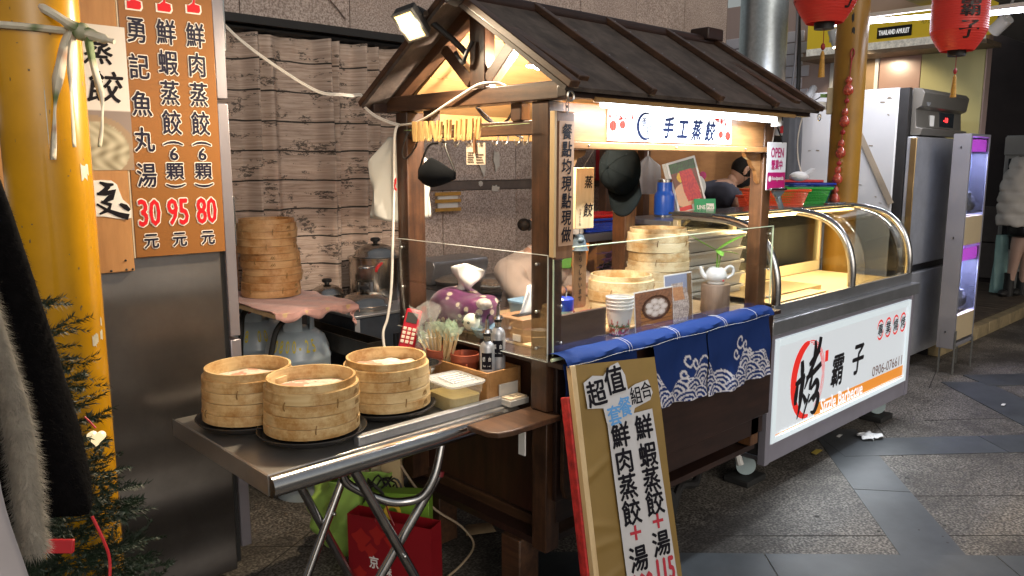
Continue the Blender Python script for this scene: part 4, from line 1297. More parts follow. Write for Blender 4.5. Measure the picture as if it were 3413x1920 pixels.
MB().obox((0.345, 1.60, 0.89), (0.02, -0.019, 0), (0.002, 0.002, 0.012), (0.003, 0.003, 0)).build('bow', M['ink_red'], rr, bev=0.002)
rk = thing('clothes_rack', 'steel clothes rack carrying the coat and the satin garment at the left edge', 'rack', (0.1, 1.3, 0))
MB().tube([(0.19, 1.76, 0.0), (0.19, 1.76, 1.72), (0.185, 1.39, 1.735), (0.115, 1.13, 1.735), (0.02, 0.88, 1.72), (0.02, 0.88, 0.0)], 0.012, 10).build('rail', M['chrome'], rk)
MB().tube([(0.188, 1.387, 1.76), (0.187, 1.387, 1.70), (0.19, 1.387, 1.63)], 0.003, 6).build('hanger', M['black'], rk)
for s in (0.02, 0.09):
	MB().tube([(0.116, 1.13, 1.74), (0.116, 1.13, 1.60), tuple(Vector((0.10, 1.15, 1.49)) + RT * s)], 0.003, 6).build('hanger', M['black'], rk)
# ================================================================== folding table with steamers
tbz = 0.76
tb = thing('folding_table', 'stainless steel folding table with crossed tube legs, left of the stall', 'table', (1.4, 2.26, 0))
M['table_steel'] = steel('scratched table steel', (0.46, 0.44, 0.42), 0.34, 'x', 0.12, 0.8)
MB().box(0.935, 1.955, 0.715, 1.865, 2.62, tbz).build('table_top', M['table_steel'], tb, bev=0.004)
MB().cyl((0.935, 1.945, 0.728), (1.868, 1.945, 0.728), 0.031, n=24).build('front_roll', M['steel_n'], tb)
MB().cyl((0.935, 2.62, 0.733), (1.865, 2.62, 0.733), 0.026, n=20).build('back_roll', M['steel_n'], tb)
MB().box(0.9325, 1.95, 0.70, 0.9345, 2.63, 0.758).build('end_plate', M['table_steel'], tb, bev=0.0006)
for (p, q, yy) in (((1.215, 1.975, 0.70), (1.57, 1.975, 0.0), 0), ((1.536, 1.97, 0.59), (1.166, 2.09, 0.0), 0), ((1.545, 2.40, 0.70), (1.20, 2.40, 0.0), 0), ((1.18, 2.425, 0.70), (1.50, 2.425, 0.0), 0)):
	MB().cyl(p, q, 0.0155, n=14).build('leg', M['chrome'], tb)
# bent stay that runs back under the top
MB().tube([(1.545, 1.96, 0.70), (1.51, 1.955, 0.60), (1.47, 1.97, 0.535), (1.42, 2.0, 0.52), (1.36, 2.02, 0.535), (1.28, 2.05, 0.585), (1.235, 2.06, 0.63), (1.225, 2.06, 0.70)], 0.0145, 10, sub=5).build('stay', M['chrome'], tb)
MB().cyl((1.20, 2.40, 0.02), (1.166, 2.09, 0.02), 0.0135, n=10).build('stay', M['chrome'], tb)
for (x, z) in ((1.215, 0.70), (1.536, 0.59)):
	MB().cyl((x, 1.9745 if x < 1.3 else 1.97, z - 0.006), (x + (0.005 if x > 1.4 else -0.005), 1.9745 if x < 1.3 else 1.97, z + 0.01), 0.0164, n=12).build('end_plug', pbr('dark red plug', (0.14, 0.01, 0.015), 0.5, 0, 0), tb)
for (x, z) in ((1.385, 0.36),):
	for y in (1.957, 2.385):
		MB().sphere((x, y, z), 0.008, 10, 6).build('rivet', M['screw'], tb)
# steel channel lying along the front of the table
ch = thing('steel_channel', 'pale square steel channel lying along the front of the folding table', 'channel', (1.5, 1.98, 0.77))
MB().obox((1.535, 1.985, 0.775), (0.30, 0.002, 0), (0, 0.015, 0), (0, 0, 0.0145)).build('channel_bar', pbr('dull galvanised steel', (0.42, 0.43, 0.46), 0.45, 0.8, 0.1, 30), ch, bev=0.003)
# bamboo steamers
def bamboo(name, light, dark, axis='n'):
	m, nt, b = node_mat(name)
	v = coords(nt, (3, 3, 70)); v2 = coords(nt)
	f = noise(nt, v, 1.4, 5.0, 0.6); g = noise(nt, v2, 7.0, 6.0, 0.75)
	c = ramp(nt, f, ((0.3, dark), (0.7, light)))
	st_ = ramp(nt, g, ((0.44, (1, 1, 1)), (0.6, (0.66, 0.5, 0.33)), (0.7, (0.42, 0.28, 0.15))))
	c = mixc(nt, 1.0, c, st_, 'MULTIPLY')
	nt.links.new(c, b.inputs['Base Color'])
	b.inputs['Roughness'].default_value = 0.42
	bump(nt, b, f, 0.12, 0.001)
	return m
M['bamboo'] = bamboo('yellow bamboo', (0.68, 0.52, 0.28), (0.54, 0.37, 0.17))
M['bamboo_new'] = bamboo('pale new bamboo', (0.72, 0.62, 0.40), (0.62, 0.50, 0.29))
M['bamboo_old'] = bamboo('brown old bamboo', (0.60, 0.37, 0.18), (0.46, 0.26, 0.11))
M['tie'] = pbr('dark bamboo tie', (0.26, 0.15, 0.05), 0.6, 0, 0.3, 60)
def basket(name, r, h1, h2, rim, mat, label, group, grate=False):
	"""steamer basket: body ring, lower hoop, inner rim standing proud, floor and bamboo ties"""
	t = thing(name, label, 'steamer basket', (0, 0, 0), group=group)
	MB().lathe([(r - 0.008, h2 + 0.0005), (r, h2 + 0.0015), (r, h2 + h1 - 0.002), (r - 0.0015, h2 + h1), (r - 0.009, h2 + h1), (r - 0.009, h2 + 0.0005)], (0, 0, 0), 56).build('outer_band', mat, t, local=True, ang=30)
	MB().lathe([(r - 0.008, 0.0), (r + 0.0018, 0.001), (r + 0.0022, h2 - 0.002), (r + 0.001, h2), (r - 0.009, h2)], (0, 0, 0), 56).build('lower_hoop', mat, t, local=True, ang=30)
	MB().lathe([(r - 0.0095, 0.004), (r - 0.0095, h2 + h1 + rim), (r - 0.0165, h2 + h1 + rim), (r - 0.0165, 0.004)], (0, 0, 0), 56).build('inner_rim', mat, t, local=True, ang=30)
	MB().lathe([(0.0, 0.012), (r - 0.017, 0.012), (r - 0.017, 0.017), (0.0, 0.017)], (0, 0, 0), 36).build('grate', mat, t, local=True)
	tie = None
	for a in (-2.35, -1.25, 0.3, 2.2):
		if tie is None:
			mb = MB().tube([(r + 0.001, 0.0015, h2 + 0.012), (r + 0.0045, 0.0, h2 + 0.006), (r + 0.0055, -0.001, h2), (r + 0.0045, -0.002, h2 - 0.008), (r + 0.001, -0.001, h2 - 0.014)], 0.0022, 5, sub=2)
			tie = mb.build('tie', M['tie'], t, local=True); o = tie
		else:
			o = tie.copy(); COL.objects.link(o)
		o.rotation_euler = (0, 0, a)
	# woven overlap stitching
	kn = MB()
	for j in range(7):
		a = -0.75 + 0.022 * j
		z = h2 + h1 * (0.35 + 0.08 * (j % 3)); rr = r + 0.001
		kn.tube([(rr * cos(a), rr * sin(a), z - 0.004), ((rr + 0.002) * cos(a + 0.02), (rr + 0.002) * sin(a + 0.02), z + 0.002), (rr * cos(a + 0.035), rr * sin(a + 0.035), z + 0.007)], 0.0011, 4)
		z -= h2 * 0.95
		kn.tube([((rr + 0.002) * cos(a), (rr + 0.002) * sin(a), z - 0.004), ((rr + 0.004) * cos(a + 0.02), (rr + 0.004) * sin(a + 0.02), z + 0.002), ((rr + 0.002) * cos(a + 0.035), (rr + 0.002) * sin(a + 0.035), z + 0.007)], 0.0011, 4)
	kn.build('stitching', M['tie'], t, local=True, kind='stuff')
	return t
G1 = 'bamboo steamers on the folding table'
bA = basket('bamboo_steamer', 0.143, 0.036, 0.033, 0.022, M['bamboo'], 'top bamboo steamer of the front stack on the folding table', G1)
bA.location = (1.175, 2.135, 0.799 + 0.0705)
spots = [((1.175, 2.135), 'front stack'), ((1.09, 2.385), 'left stack'), ((1.485, 2.185), 'right stack beside the plastic tub')]
stacks = []
for i, ((x, y), nm) in enumerate(spots):
	for lvl in range(2):
		lab = ('top' if lvl else 'bottom') + ' bamboo steamer of the ' + nm + ' on the folding table'
		o = bA if (i == 0 and lvl == 1) else dup(bA, label=lab)
		if lvl == 0 and i == 2:
			o.location = (x + 0.004, y - 0.002, 0.80)
		else:
			o.location = (x + (0.003 if lvl else 0), y, 0.80 + 0.0705 * lvl)
		o.rotation_euler = (0, 0, (0.35, -0.3, 1.0, 0.1, -0.5, 0.7)[i * 2 + lvl])
	# tray under each stack
tr0 = None
for i, ((x, y), nm) in enumerate(spots):
	if tr0 is None:
		tr0 = thing('black_tray', 'round black tray under the front steamer stack', 'tray', (x, y, 0.76), group='black trays under the steamers')
		MB().lathe([(0.0, 0.028), (0.15, 0.028), (0.162, 0.038), (0.166, 0.039), (0.164, 0.034), (0.152, 0.023), (0.105, 0.020), (0.10, 0.0), (0.0, 0.0)], (0, 0, 0), 48).build('tray_body', M['black_matt'], tr0, local=True)
		MB().lathe([(0.164, 0.037), (0.1675, 0.0385), (0.166, 0.0405), (0.163, 0.039)], (0, 0, 0), 48).build('rolled_rim', pbr('dark enamel rim', (0.05, 0.045, 0.04), 0.25, 0.3, 0), tr0, local=True)
	else:
		o = dup(tr0, (x, y, 0.76), label='round black tray under the ' + nm)
# paper over the dumplings
papm = None
def paper_mat():
	m, nt, b = node_mat('steamed printed paper')
	v = coords(nt)
	f = noise(nt, v, 55.0, 4.0, 0.6); g = noise(nt, v, 17.0, 3.0, 0.5)
	c = ramp(nt, f, ((0.35, (0.50, 0.41, 0.33)), (0.6, (0.64, 0.57, 0.49))))
	mr = nt.nodes.new('ShaderNodeMath'); mr.operation = 'GREATER_THAN'; mr.inputs[1].default_value = 0.55
	nt.links.new(g, mr.inputs[0])
	ml = nt.nodes.new('ShaderNodeMath'); ml.operation = 'MULTIPLY'; ml.inputs[1].default_value = 0.75
	nt.links.new(mr.outputs[0], ml.inputs[0])
	c = mixc(nt, ml.outputs[0], c, (0.42, 0.16, 0.10))
	nt.links.new(c, b.inputs['Base Color']); b.inputs['Roughness'].default_value = 0.55
	bump(nt, b, f, 0.3, 0.002)
	return m
papm = paper_mat()
for i, ((x, y), nm) in enumerate(spots):
	pp_ = MB()
	def pf_(a, b):
		t = 2 * pi * a; r = 0.121 * b * (1 + 0.03 * sin(7 * t + i))
		z = 0.918 + 0.0016 * sin(r * 70 + t * 2 + i) + 0.0022 * sin(5 * t + i * 2) * b
		if i == 2:
			z += 0.013 * max(0, cos(t + 0.9)) * b ** 2 * (1 + 0.6 * sin(t * 9)) + 0.004 * abs(sin(t * 6)) * b
		return (x + r * cos(t), y + r * sin(t), z)
	pp_.grid(pf_, 48, 10)
	o = pp_.build('liner_paper', papm)
	tag(o, ('flat', 'slightly domed', 'crumpled')[i] + ' printed liner paper inside the top steamer of the ' + nm, 'paper', 'liner papers in the steamers')
# small things at the table's right end
bw = thing('steel_bowl', 'brushed steel pot with a ladle behind the right steamer stack', 'pot', (1.685, 2.27, 0.761))
MB().lathe([(0.0, 0.0), (0.072, 0.0), (0.075, 0.003), (0.078, 0.118), (0.085, 0.124), (0.086, 0.127), (0.076, 0.126), (0.073, 0.02), (0.0, 0.015)], (0, 0, 0), 36).build('pot_body', M['steel_n'], bw, local=True)
MB().tube([(-0.05, -0.01, 0.05), (-0.062, 0.0, 0.11), (-0.09, 0.02, 0.165)], 0.008, 8, sub=3).build('ladle_handle', M['steel_n'], bw, local=True)
tub = thing('plastic_tub', 'translucent plastic tub of sauce with a ridged lid on the folding table', 'tub', (1.694, 2.075, 0.761), rz=radians(-4))
def rrect(w, d, r, n=5):
	out = []
	for (sx, sy, a0) in ((1, 1, 0), (-1, 1, 90), (-1, -1, 180), (1, -1, 270)):
		for k in range(n + 1):
			a = radians(a0 + 90 * k / n)
			out.append((sx * (w / 2 - r) + r * cos(a), sy * (d / 2 - r) + r * sin(a)))
	return out
def loft(rings, caps=(True, True)):
	mb = MB(); k = len(rings[0][0])
	for pts, z in rings:
		mb.v += [(a, b, z) for a, b in pts]
	for i in range(len(rings) - 1):
		for j in range(k):
			mb.f.append((i * k + j, i * k + (j + 1) % k, (i + 1) * k + (j + 1) % k, (i + 1) * k + j))
	if caps[0]: mb.f.append(tuple(range(k - 1, -1, -1)))
	if caps[1]: mb.f.append(tuple(range((len(rings) - 1) * k, len(rings) * k)))
	return mb
frost = pbr('frosted plastic', (0.66, 0.62, 0.5), 0.22, 0, 0, alpha=0.22)
loft([(rrect(0.118, 0.145, 0.022), 0.002), (rrect(0.13, 0.158, 0.024), 0.062), (rrect(0.138, 0.166, 0.024), 0.064), (rrect(0.143, 0.172, 0.024), 0.098)], (True, False)).build('tub_wall', frost, tub, local=True)
loft([(rrect(0.114, 0.14, 0.02), 0.004), (rrect(0.124, 0.152, 0.022), 0.055)]).build('sauce', pbr('cloudy yellow sauce', (0.42, 0.32, 0.11), 0.35, 0, 0.25, 18), tub, local=True)
loft([(rrect(0.150, 0.178, 0.026), 0.094), (rrect(0.156, 0.186, 0.028), 0.098), (rrect(0.156, 0.186, 0.028), 0.103), (rrect(0.146, 0.176, 0.024), 0.105), (rrect(0.118, 0.148, 0.02), 0.105), (rrect(0.112, 0.142, 0.018), 0.101)]).build('lid', pbr('clear grey lid', (0.58, 0.6, 0.6), 0.14, 0, 0, alpha=0.4), tub, local=True)
rg = MB()
for k in range(5):
	rg.obox((0.01, -0.048 + 0.023 * k, 0.1035), (0.042, 0, 0), (0, 0.0028, 0), (0, 0, 0.003))
rg.obox((-0.036, 0, 0.1035), (0.004, 0.05, 0), (0, 0, 0.003), (0.003, 0, 0))
rg.build('lid_rib', pbr('clear ribs', (0.7, 0.72, 0.72), 0.12, 0, 0, alpha=0.7), tub, local=True, bev=0.0015, kind='stuff')
cb = thing('card_box', 'small clear plastic box of business cards at the table corner', 'card box', (1.865, 1.955, 0.765))
MB().box(-0.045, -0.03, 0.0, 0.045, 0.03, 0.022).build('box_base', pbr('clear card case', (0.6, 0.58, 0.54), 0.2, 0, 0, alpha=0.6), cb, local=True, bev=0.002)
MB().box(-0.045, 0.027, 0.022, 0.045, 0.030, 0.07).build('box_back', MT['clear card case'], cb, local=True)
MB().box(-0.04, -0.025, 0.0225, 0.04, 0.024, 0.028).build('cards', pbr('cream cards', (0.62, 0.5, 0.36), 0.5, 0, 0.1, 60), cb, local=True)
pcd = Plane(Vector((1.825, 1.93, 0.7935)), (1, 0, 0), (0, 1, 0)); cl = MB(); pcd.text(cl, '手工', 0.04, 0.022, 0.05, 0.022, 0.0005); cl.build('lettering', M['ink_black'], cb, smooth=False)
# wooden condiment box on the table and the shelf in front of the gable
bx = thing('condiment_box', 'open wooden condiment box at the end of the folding table', 'wooden box', (1.80, 2.22, 0.762))
cwd = wood('box plywood', (0.42, 0.22, 0.08), (0.25, 0.12, 0.04), 'y', 0.6, 0.45, 0.15)
MB().box(1.788, 2.0, 0.762, 1.932, 2.01, 0.88).build('end_panel', cwd, bx, bev=0.002)
MB().box(1.778, 2.0, 0.762, 1.788, 2.52, 0.88).build('side_panel', cwd, bx, bev=0.002)
MB().box(1.932, 2.0, 0.762, 1.942, 2.52, 0.88).build('side_panel', cwd, bx, bev=0.002)
MB().box(1.788, 2.51, 0.762, 1.932, 2.52, 0.88).build('end_panel', cwd, bx, bev=0.002)
MB().box(1.788, 2.01, 0.762, 1.932, 2.51, 0.768).build('floor', cwd, bx)
def pot(x, y, label):
	t = thing('terracotta_pot', label, 'pot', (x, y, 0.785), group='terracotta pots in the condiment box')
	MB().lathe([(0.0, 0.0), (0.038, 0.0), (0.049, 0.098), (0.054, 0.099), (0.055, 0.125), (0.050, 0.126), (0.046, 0.10), (0.035, 0.01), (0.0, 0.01)], (0, 0, 0), 30).build('pot_body', pbr('brick red pot', (0.26, 0.055, 0.025), 0.5, 0, 0.12, 12), t, local=True)
	MB().obox((-0.03, -0.0445, 0.05), (0.008, 0.004, 0), (0.001, -0.003, 0), (0, 0, 0.045)).build('pot_tab', MT['brick red pot'], t, local=True)
	return t
pot(1.825, 2.315, 'terracotta coloured pot full of wrapped chopsticks')
pot(1.84, 2.19, 'low terracotta coloured pot of toothpicks behind the oil bottles')
pot(1.845, 2.455, 'terracotta coloured pot behind the red phone').location.z = 0.769
# toothpicks
tpk = thing('toothpicks', 'toothpicks lying in the second terracotta pot', 'toothpicks', (1.808, 2.12, 0.86))
mb = MB()
for k in range(9):
	a = R.uniform(0, 6.28); mb.cyl((1.84 + 0.03 * cos(a), 2.19 + 0.03 * sin(a), 0.80), (1.84 + 0.042 * cos(a + 0.6), 2.19 + 0.042 * sin(a + 0.6), 0.865 + R.uniform(-.01, .01)), 0.0014, n=5)
mb.build('toothpick', M['pale_wood_z'], tpk, kind='stuff')
cs = thing('chopsticks_bundle', 'bundles of disposable chopsticks in clear wrappers', 'chopsticks', (1.805, 2.235, 0.78))
chm = pbr('chopstick wood', (0.60, 0.46, 0.26), 0.5, 0, 0.15, 30)
wrap = pbr('clear film wrapper', (0.62, 0.76, 0.62), 0.15, 0, 0.25, 60, alpha=0.5)
mk = 0; c0 = None; w0 = None
for k in range(34):
	a = R.uniform(0, 2 * pi); rr = 0.034 * R.random() ** 0.5
	p = Vector((1.825 + rr * cos(a) * 0.4, 2.315 + rr * sin(a) * 0.8, 0.785))
	q = Vector((1.805 + rr * cos(a) * 0.9, 2.30 + (rr * sin(a) * 3.4) - 0.02, 0.985 + R.uniform(-0.008, 0.016)))
	if k < 5:
		q = Vector((1.80 + R.uniform(-0.03, 0.0), 2.375 + R.uniform(-0.02, 0.02), 0.955 + R.uniform(-.02, .02)))
	MB().beam(p, q, 0.0085, 0.0045).build('chopstick', chm, cs, smooth=False)
	d = (q - p).normalized(); s = basis(d)
	b0 = q - d * 0.03
	wr = MB()
	for j in range(5):
		t = j / 4; wv = 0.008 + 0.009 * t
		tw = R.uniform(-.5, .5)
		uu = s[0] * cos(tw) + s[1] * sin(tw)
		c = b0 + d * (0.06 * t)
		wr.v += [tuple(c - uu * wv), tuple(c + s[1] * 0.004 * (-1) ** j), tuple(c + uu * wv)]
	for j in range(4):
		wr.f += [(3 * j, 3 * j + 1, 3 * j + 4, 3 * j + 3), (3 * j + 1, 3 * j + 2, 3 * j + 5, 3 * j + 4)]
	wr.build('wrapper', wrap, cs)
# oil bottles
def bottle(x, y, s, label, txt, sub_):
	t = thing('oil_bottle', label, 'bottle', (x, y, 0.769), group='steel oil bottles in the condiment box')
	h = 0.215 * s
	MB().lathe([(0.0, 0.0), (0.025, 0.0), (0.026, 0.003), (0.026, h * 0.90), (0.023, h * 0.95), (0.012, h)], (0, 0, 0), 28).build('bottle_body', M['steel_z'], t, local=True)
	MB().lathe([(0.011, h), (0.0115, h + 0.024), (0.0, h + 0.024)], (0, 0, 0), 20).build('glass_neck', pbr('smoky glass', (0.3, 0.26, 0.2), 0.1, 0, 0, alpha=0.5), t, local=True)
	MB().lathe([(0.010, h + 0.018), (0.014, h + 0.02), (0.014, h + 0.03), (0.0, h + 0.03)], (0, 0, 0), 20).build('stopper', M['black'], t, local=True)
	MB().lathe([(0.019, h + 0.03), (0.02, h + 0.032), (0.017, h + 0.041), (0.007, h + 0.044), (0.0055, h + 0.078), (0.0, h + 0.078)], (0, 0, 0), 20).build('cap', M['steel_n'], t, local=True)
	MB().tube([(0, 0, h + 0.074), (0.002, -0.002, h + 0.09), (0.008, -0.01, h + 0.096)], 0.0035, 8).build('spout', M['black'], t, local=True)
	# label wraps the front of the body
	a0 = math.atan2(-0.7, -0.72); r = 0.0263
	lb = MB().grid(lambda a, b: (r * cos(a0 + 1.5 * (a - 0.5)), r * sin(a0 + 1.5 * (a - 0.5)), h * 0.86 - 0.068 + 0.06 * b), 12, 1)
	lb.build('label', M['ink_black'], t, local=True)
	d = Vector((cos(a0), sin(a0), 0)); u = Vector((-d.y, d.x, 0))
	pln = Plane(d * (r + 0.0006), u, (0, 0, 1)); tx = MB()
	pln.text(tx, txt[0], -0.0085, h * 0.86 - 0.03, 0.015, 0.017, -0.0012); pln.text(tx, txt[1], 0.0085, h * 0.86 - 0.03, 0.015, 0.017, -0.0012); pln.text(tx, sub_, 0, h * 0.86 - 0.054, 0.026, 0.006, -0.0008)
	ed = [(-0.018, 0.30), (0.018, 0.30), (0.018, 0.76), (-0.018, 0.76), (-0.018, 0.30)]
	tx.build('lettering', M['ink_white'], t, local=True, smooth=False)
	return t
bottle(1.815, 2.04, 1.0, 'short steel bottle labelled sesame oil in the condiment box', '香油', 'Sesame oil')
bottle(1.872, 2.045, 1.19, 'taller steel bottle labelled soy sauce in the condiment box', '醬油', 'The soy sauce')
# red phone handset
ph = thing('red_phone', 'red telephone handset with cream buttons standing beside the chopsticks', 'telephone', (1.80, 2.46, 0.80))
P0 = Vector((1.79, 2.50, 0.86)); up_ = Vector((0.05, 0.0, 0.16)).normalized(); nn = Vector((-0.75, -0.62, 0.2)); nn = (nn - up_ * nn.dot(up_)).normalized(); rt_ = up_.cross(nn).normalized()
rt_ = -rt_ if rt_.dot(Vector((0.7, -0.7, 0))) < 0 else rt_
MB().obox(P0 + up_ * 0.085, rt_ * 0.032, nn * 0.012, up_ * 0.095).build('phone_body', pbr('red phone plastic', (0.42, 0.015, 0.03), 0.3, 0, 0.05), ph, bev=0.008)
MB().obox(P0 + up_ * 0.145 + nn * 0.0125, rt_ * 0.022, nn * 0.001, up_ * 0.02).build('screen', pbr('phone screen', (0.05, 0.05, 0.045), 0.2, 0, 0), ph)
for r_ in range(4):
	for c_ in range(3):
		MB().obox(P0 + up_ * (0.10 - 0.017 * r_) + rt_ * (-0.019 + 0.019 * c_) + nn * 0.013, rt_ * 0.0068, nn * 0.002, up_ * 0.006).build('button', pbr('cream button', (0.7, 0.62, 0.5), 0.4, 0, 0), ph, bev=0.0015)
# clear bag with paper cups
bg_ = thing('clear_bag', 'crinkled clear plastic bag holding paper cups next to the chopsticks', 'bag', (1.80, 2.36, 0.77))
MB().lathe([(0.0, 0.0), (0.03, 0.0), (0.038, 0.085), (0.04, 0.087), (0.036, 0.089), (0.03, 0.01), (0.0, 0.01)], (1.83, 2.375, 0.86), 24).build('paper_cup', M['white_paper'], bg_)
def bagfn(a, b):
	t = 2 * pi * a
	r = 0.047 * (1 - 0.1 * b) if b < 0.6 else 0.047 * (0.94 - 1.7 * (b - 0.6)) if b < 0.78 else 0.032 + 0.16 * (b - 0.78)
	r *= 1 + 0.1 * sin(t * 5 + b * 9) + 0.07 * sin(t * 9 - b * 17)
	return (1.815 + r * cos(t) * 0.9, 2.385 + r * sin(t) + 0.03 * max(0, b - 0.7), 0.80 + 0.26 * b + 0.014 * sin(3 * t) * b)
MB().grid(bagfn, 40, 26).build('bag_film', pbr('crinkled clear film', (0.7, 0.7, 0.68), 0.08, 0, 0, alpha=0.2), bg_)
# ================================================================== under the table
gbag = thing('green_bag', 'crumpled light green plastic bag on the ground under the folding table', 'bag', (1.72, 2.72, 0))
gm_ = pbr('light green film', (0.36, 0.58, 0.12), 0.35, 0, 0.12, 9, bmp=0.5, bs_=30)
def gfn2(a, b):
	t = 2 * pi * a
	r = 0.16 * (0.75 + 0.5 * sin(pi * min(b * 1.1, 1)) ) * (1 + 0.09 * sin(4 * t + b * 8) + 0.05 * sin(11 * t - b * 15))
	if b > 0.85: r *= 1 + (b - 0.85) * 1.2
	return (1.70 + r * cos(t), 2.70 + r * sin(t), 0.03 + 0.34 * b + 0.025 * sin(3 * t + 1) * b)
MB().grid(gfn2, 56, 30).build('bag_body', gm_, gbag, solid=0.001)
for (x, y, z, w, h, tl, c) in ((1.78, 2.66, 0.30, 0.035, 0.15, 0.1, (0.66, 0.56, 0.38)), (1.80, 2.62, 0.30, 0.03, 0.16, -0.05, (0.62, 0.46, 0.26)), (1.67, 2.64, 0.27, 0.03, 0.12, -0.25, (0.62, 0.5, 0.38))):
	t = thing('cardboard_box', {0.1: 'tall cream carton sticking out of the green bag', -0.05: 'torn brown carton beside the cream carton in the green bag', -0.25: 'small printed carton leaning in the green bag'}[tl], 'box', (x, y, z))
	MB().obox((x, y, z + 0.03), (w, -w * 0.9, tl * 0.1), (0.018, 0.018, 0), (tl * h, 0, h)).build('carton', pbr('carton %g' % tl, c, 0.7, 0, 0.12, 12), t, bev=0.002)
cbl = thing('cable_bundle', 'bundle of thin black cables lying on the green bag', 'cable', (1.66, 2.5, 0.33))
for k in range(4):
	pts = [(1.64 + 0.05 * cos(a * (1 + .1 * k)) + 0.012 * k, 2.5 + 0.05 * sin(a), 0.33 + 0.05 * sin(2 * a + k)) for a in [0.8 * j for j in range(9)]]
	MB().tube(pts, 0.004, 6, sub=3).build('cable', M['black_cable'], cbl)
rbg = thing('red_paper_bag', 'red paper gift bag with white brush characters under the folding table', 'paper bag', (1.60, 2.35, 0))
A, B = Vector((1.508, 2.50, 0)), Vector((1.655, 2.175, 0))
ub = (B - A).normalized(); nb = Vector((-ub.y, ub.x, 0)); nb = nb if nb.x < 0 else -nb
W = (B - A).length
c = (A + B) / 2
redp = pbr('red gift paper', (0.24, 0.008, 0.014), 0.4, 0, 0.1, 5)
bb = MB()
H = 0.285; D = 0.09
P = [A, B, B - nb * D, A - nb * D]
bb.v = [tuple(p) for p in P] + [tuple(p + Vector((0, 0, H)) + nb * (0.0 if i < 2 else 0.01)) for i, p in enumerate(P)]
bb.f = [(0, 1, 5, 4), (1, 2, 6, 5), (2, 3, 7, 6), (3, 0, 4, 7), (3, 2, 1, 0)]
bb.build('bag_body', redp, rbg, solid=0.002, smooth=False)
pl = Plane(A + nb * 0.0015, ub, (0, 0, 1)) if ub.cross(Vector((0, 0, 1))).dot(nb) > 0 else Plane(B + nb * 0.0015, -ub, (0, 0, 1))
w_ = MB(); pl.text(w_, '京', W * 0.32, 0.11, 0.042, 0.05, 0.0015, bold=0.0012); pl.text(w_, '森', W * 0.48, 0.09, 0.038, 0.046, 0.0015, bold=0.0012)
w_.build('lettering', M['ink_white'], rbg, smooth=False)
fl_ = MB()
for (x, z, r) in ((0.06, 0.19, 0.05), (0.13, 0.22, 0.04), (0.20, 0.2, 0.045), (0.1, 0.15, 0.035), (0.05, 0.05, 0.035)):
	fl_.flat([(x + r * cos(a) * (0.7 + 0.3 * sin(3 * a)), z + r * sin(a) * (0.8 + 0.2 * cos(4 * a))) for a in [2 * pi * k / 20 for k in range(20)]], pl.o, pl.u, pl.v, 0.0005 + r * 0.002)
fl_.build('flower_print', pbr('bright red flower print', (0.38, 0.02, 0.016), 0.4, 0, 0), rbg, smooth=False)
MB().tube([pl.at(W * 0.35, H - 0.01, 0.002), pl.at(W * 0.37, H + 0.05, -0.01), pl.at(W * 0.42, H + 0.075, -0.02), pl.at(W * 0.52, H + 0.03, 0.0), pl.at(W * 0.58, H - 0.01, 0.002)], 0.003, 6, sub=4).build('handle', redp, rbg)
gb2 = thing('green_paper_bag', 'green printed paper bag standing between the red bag and the stall', 'paper bag', (1.72, 2.4, 0))
MB().obox((1.70, 2.44, 0.17), (0.085, -0.10, 0), (0.025, 0.02, 0), (0, 0, 0.17)).build('bag_body', pbr('leaf green paper', (0.16, 0.30, 0.03), 0.45, 0, 0.1, 5), gb2, bev=0.003)
MB().lathe([(0.02, 0), (0.034, 0.0), (0.034, 0.002), (0.02, 0.002)], (1.646, 2.40, 0.28), 20, axis=(-0.76, -0.65, 0)).build('citrus_print', pbr('yellow print', (0.62, 0.42, 0.05), 0.5, 0, 0), gb2)
bkt = thing('black_bag', 'black plastic bag in the shade under the stall', 'bag', (2.0, 2.68, 0))
MB().sphere((2.0, 2.68, 0.13), (0.14, 0.10, 0.14), 20, 12).build('bag_body', M['black'], bkt)
cbw = thing('floor_cable', 'beige cable looping on the ground beside the black bag', 'cable', (1.9, 2.5, 0.1))
MB().tube([(1.80, 2.62, 0.55), (1.81, 2.60, 0.40), (1.90, 2.50, 0.2), (2.0, 2.42, 0.1), (2.02, 2.36, 0.03), (1.9, 2.3, 0.008), (1.75, 2.25, 0.008)], 0.005, 7, sub=5).build('cable', pbr('beige cable', (0.4, 0.3, 0.2), 0.5, 0, 0), cbw)
lt_ = thing('paper_scraps', 'torn cardboard scraps on the dark ground under the stall', 'litter', (2.2, 2.4, 0))
MB().flat([(2.08, 2.48), (2.2, 2.42), (2.24, 2.5), (2.14, 2.56)], (0, 0, 0), (1, 0, 0), (0, 1, 0), 0.008).build('scrap', pbr('torn card', (0.4, 0.28, 0.16), 0.8, 0, 0.2, 9), lt_, solid=0.002)
MB().flat([(2.0, 2.1), (2.06, 2.08), (2.05, 2.14)], (0, 0, 0), (1, 0, 0), (0, 1, 0), 0.006).build('scrap', MT['torn card'], lt_, solid=0.002)
tpb = thing('blue_tape', 'blue tape stuck across the paving under the stall corner', 'tape', (2.1, 1.65, 0))
MB().flat([(2.02, 1.62), (2.25, 1.5), (2.27, 1.54), (2.04, 1.66)], (0, 0, 0), (1, 0, 0), (0, 1, 0), 0.007).build('tape_strip', pbr('blue tape', (0.02, 0.05, 0.2), 0.5, 0, 0), tpb, solid=0.001)
MB().flat([(2.10, 1.52), (2.18, 1.65), (2.14, 1.67), (2.06, 1.54)], (0, 0, 0), (1, 0, 0), (0, 1, 0), 0.009).build('tape_strip', MT['blue tape'], tpb, solid=0.001)
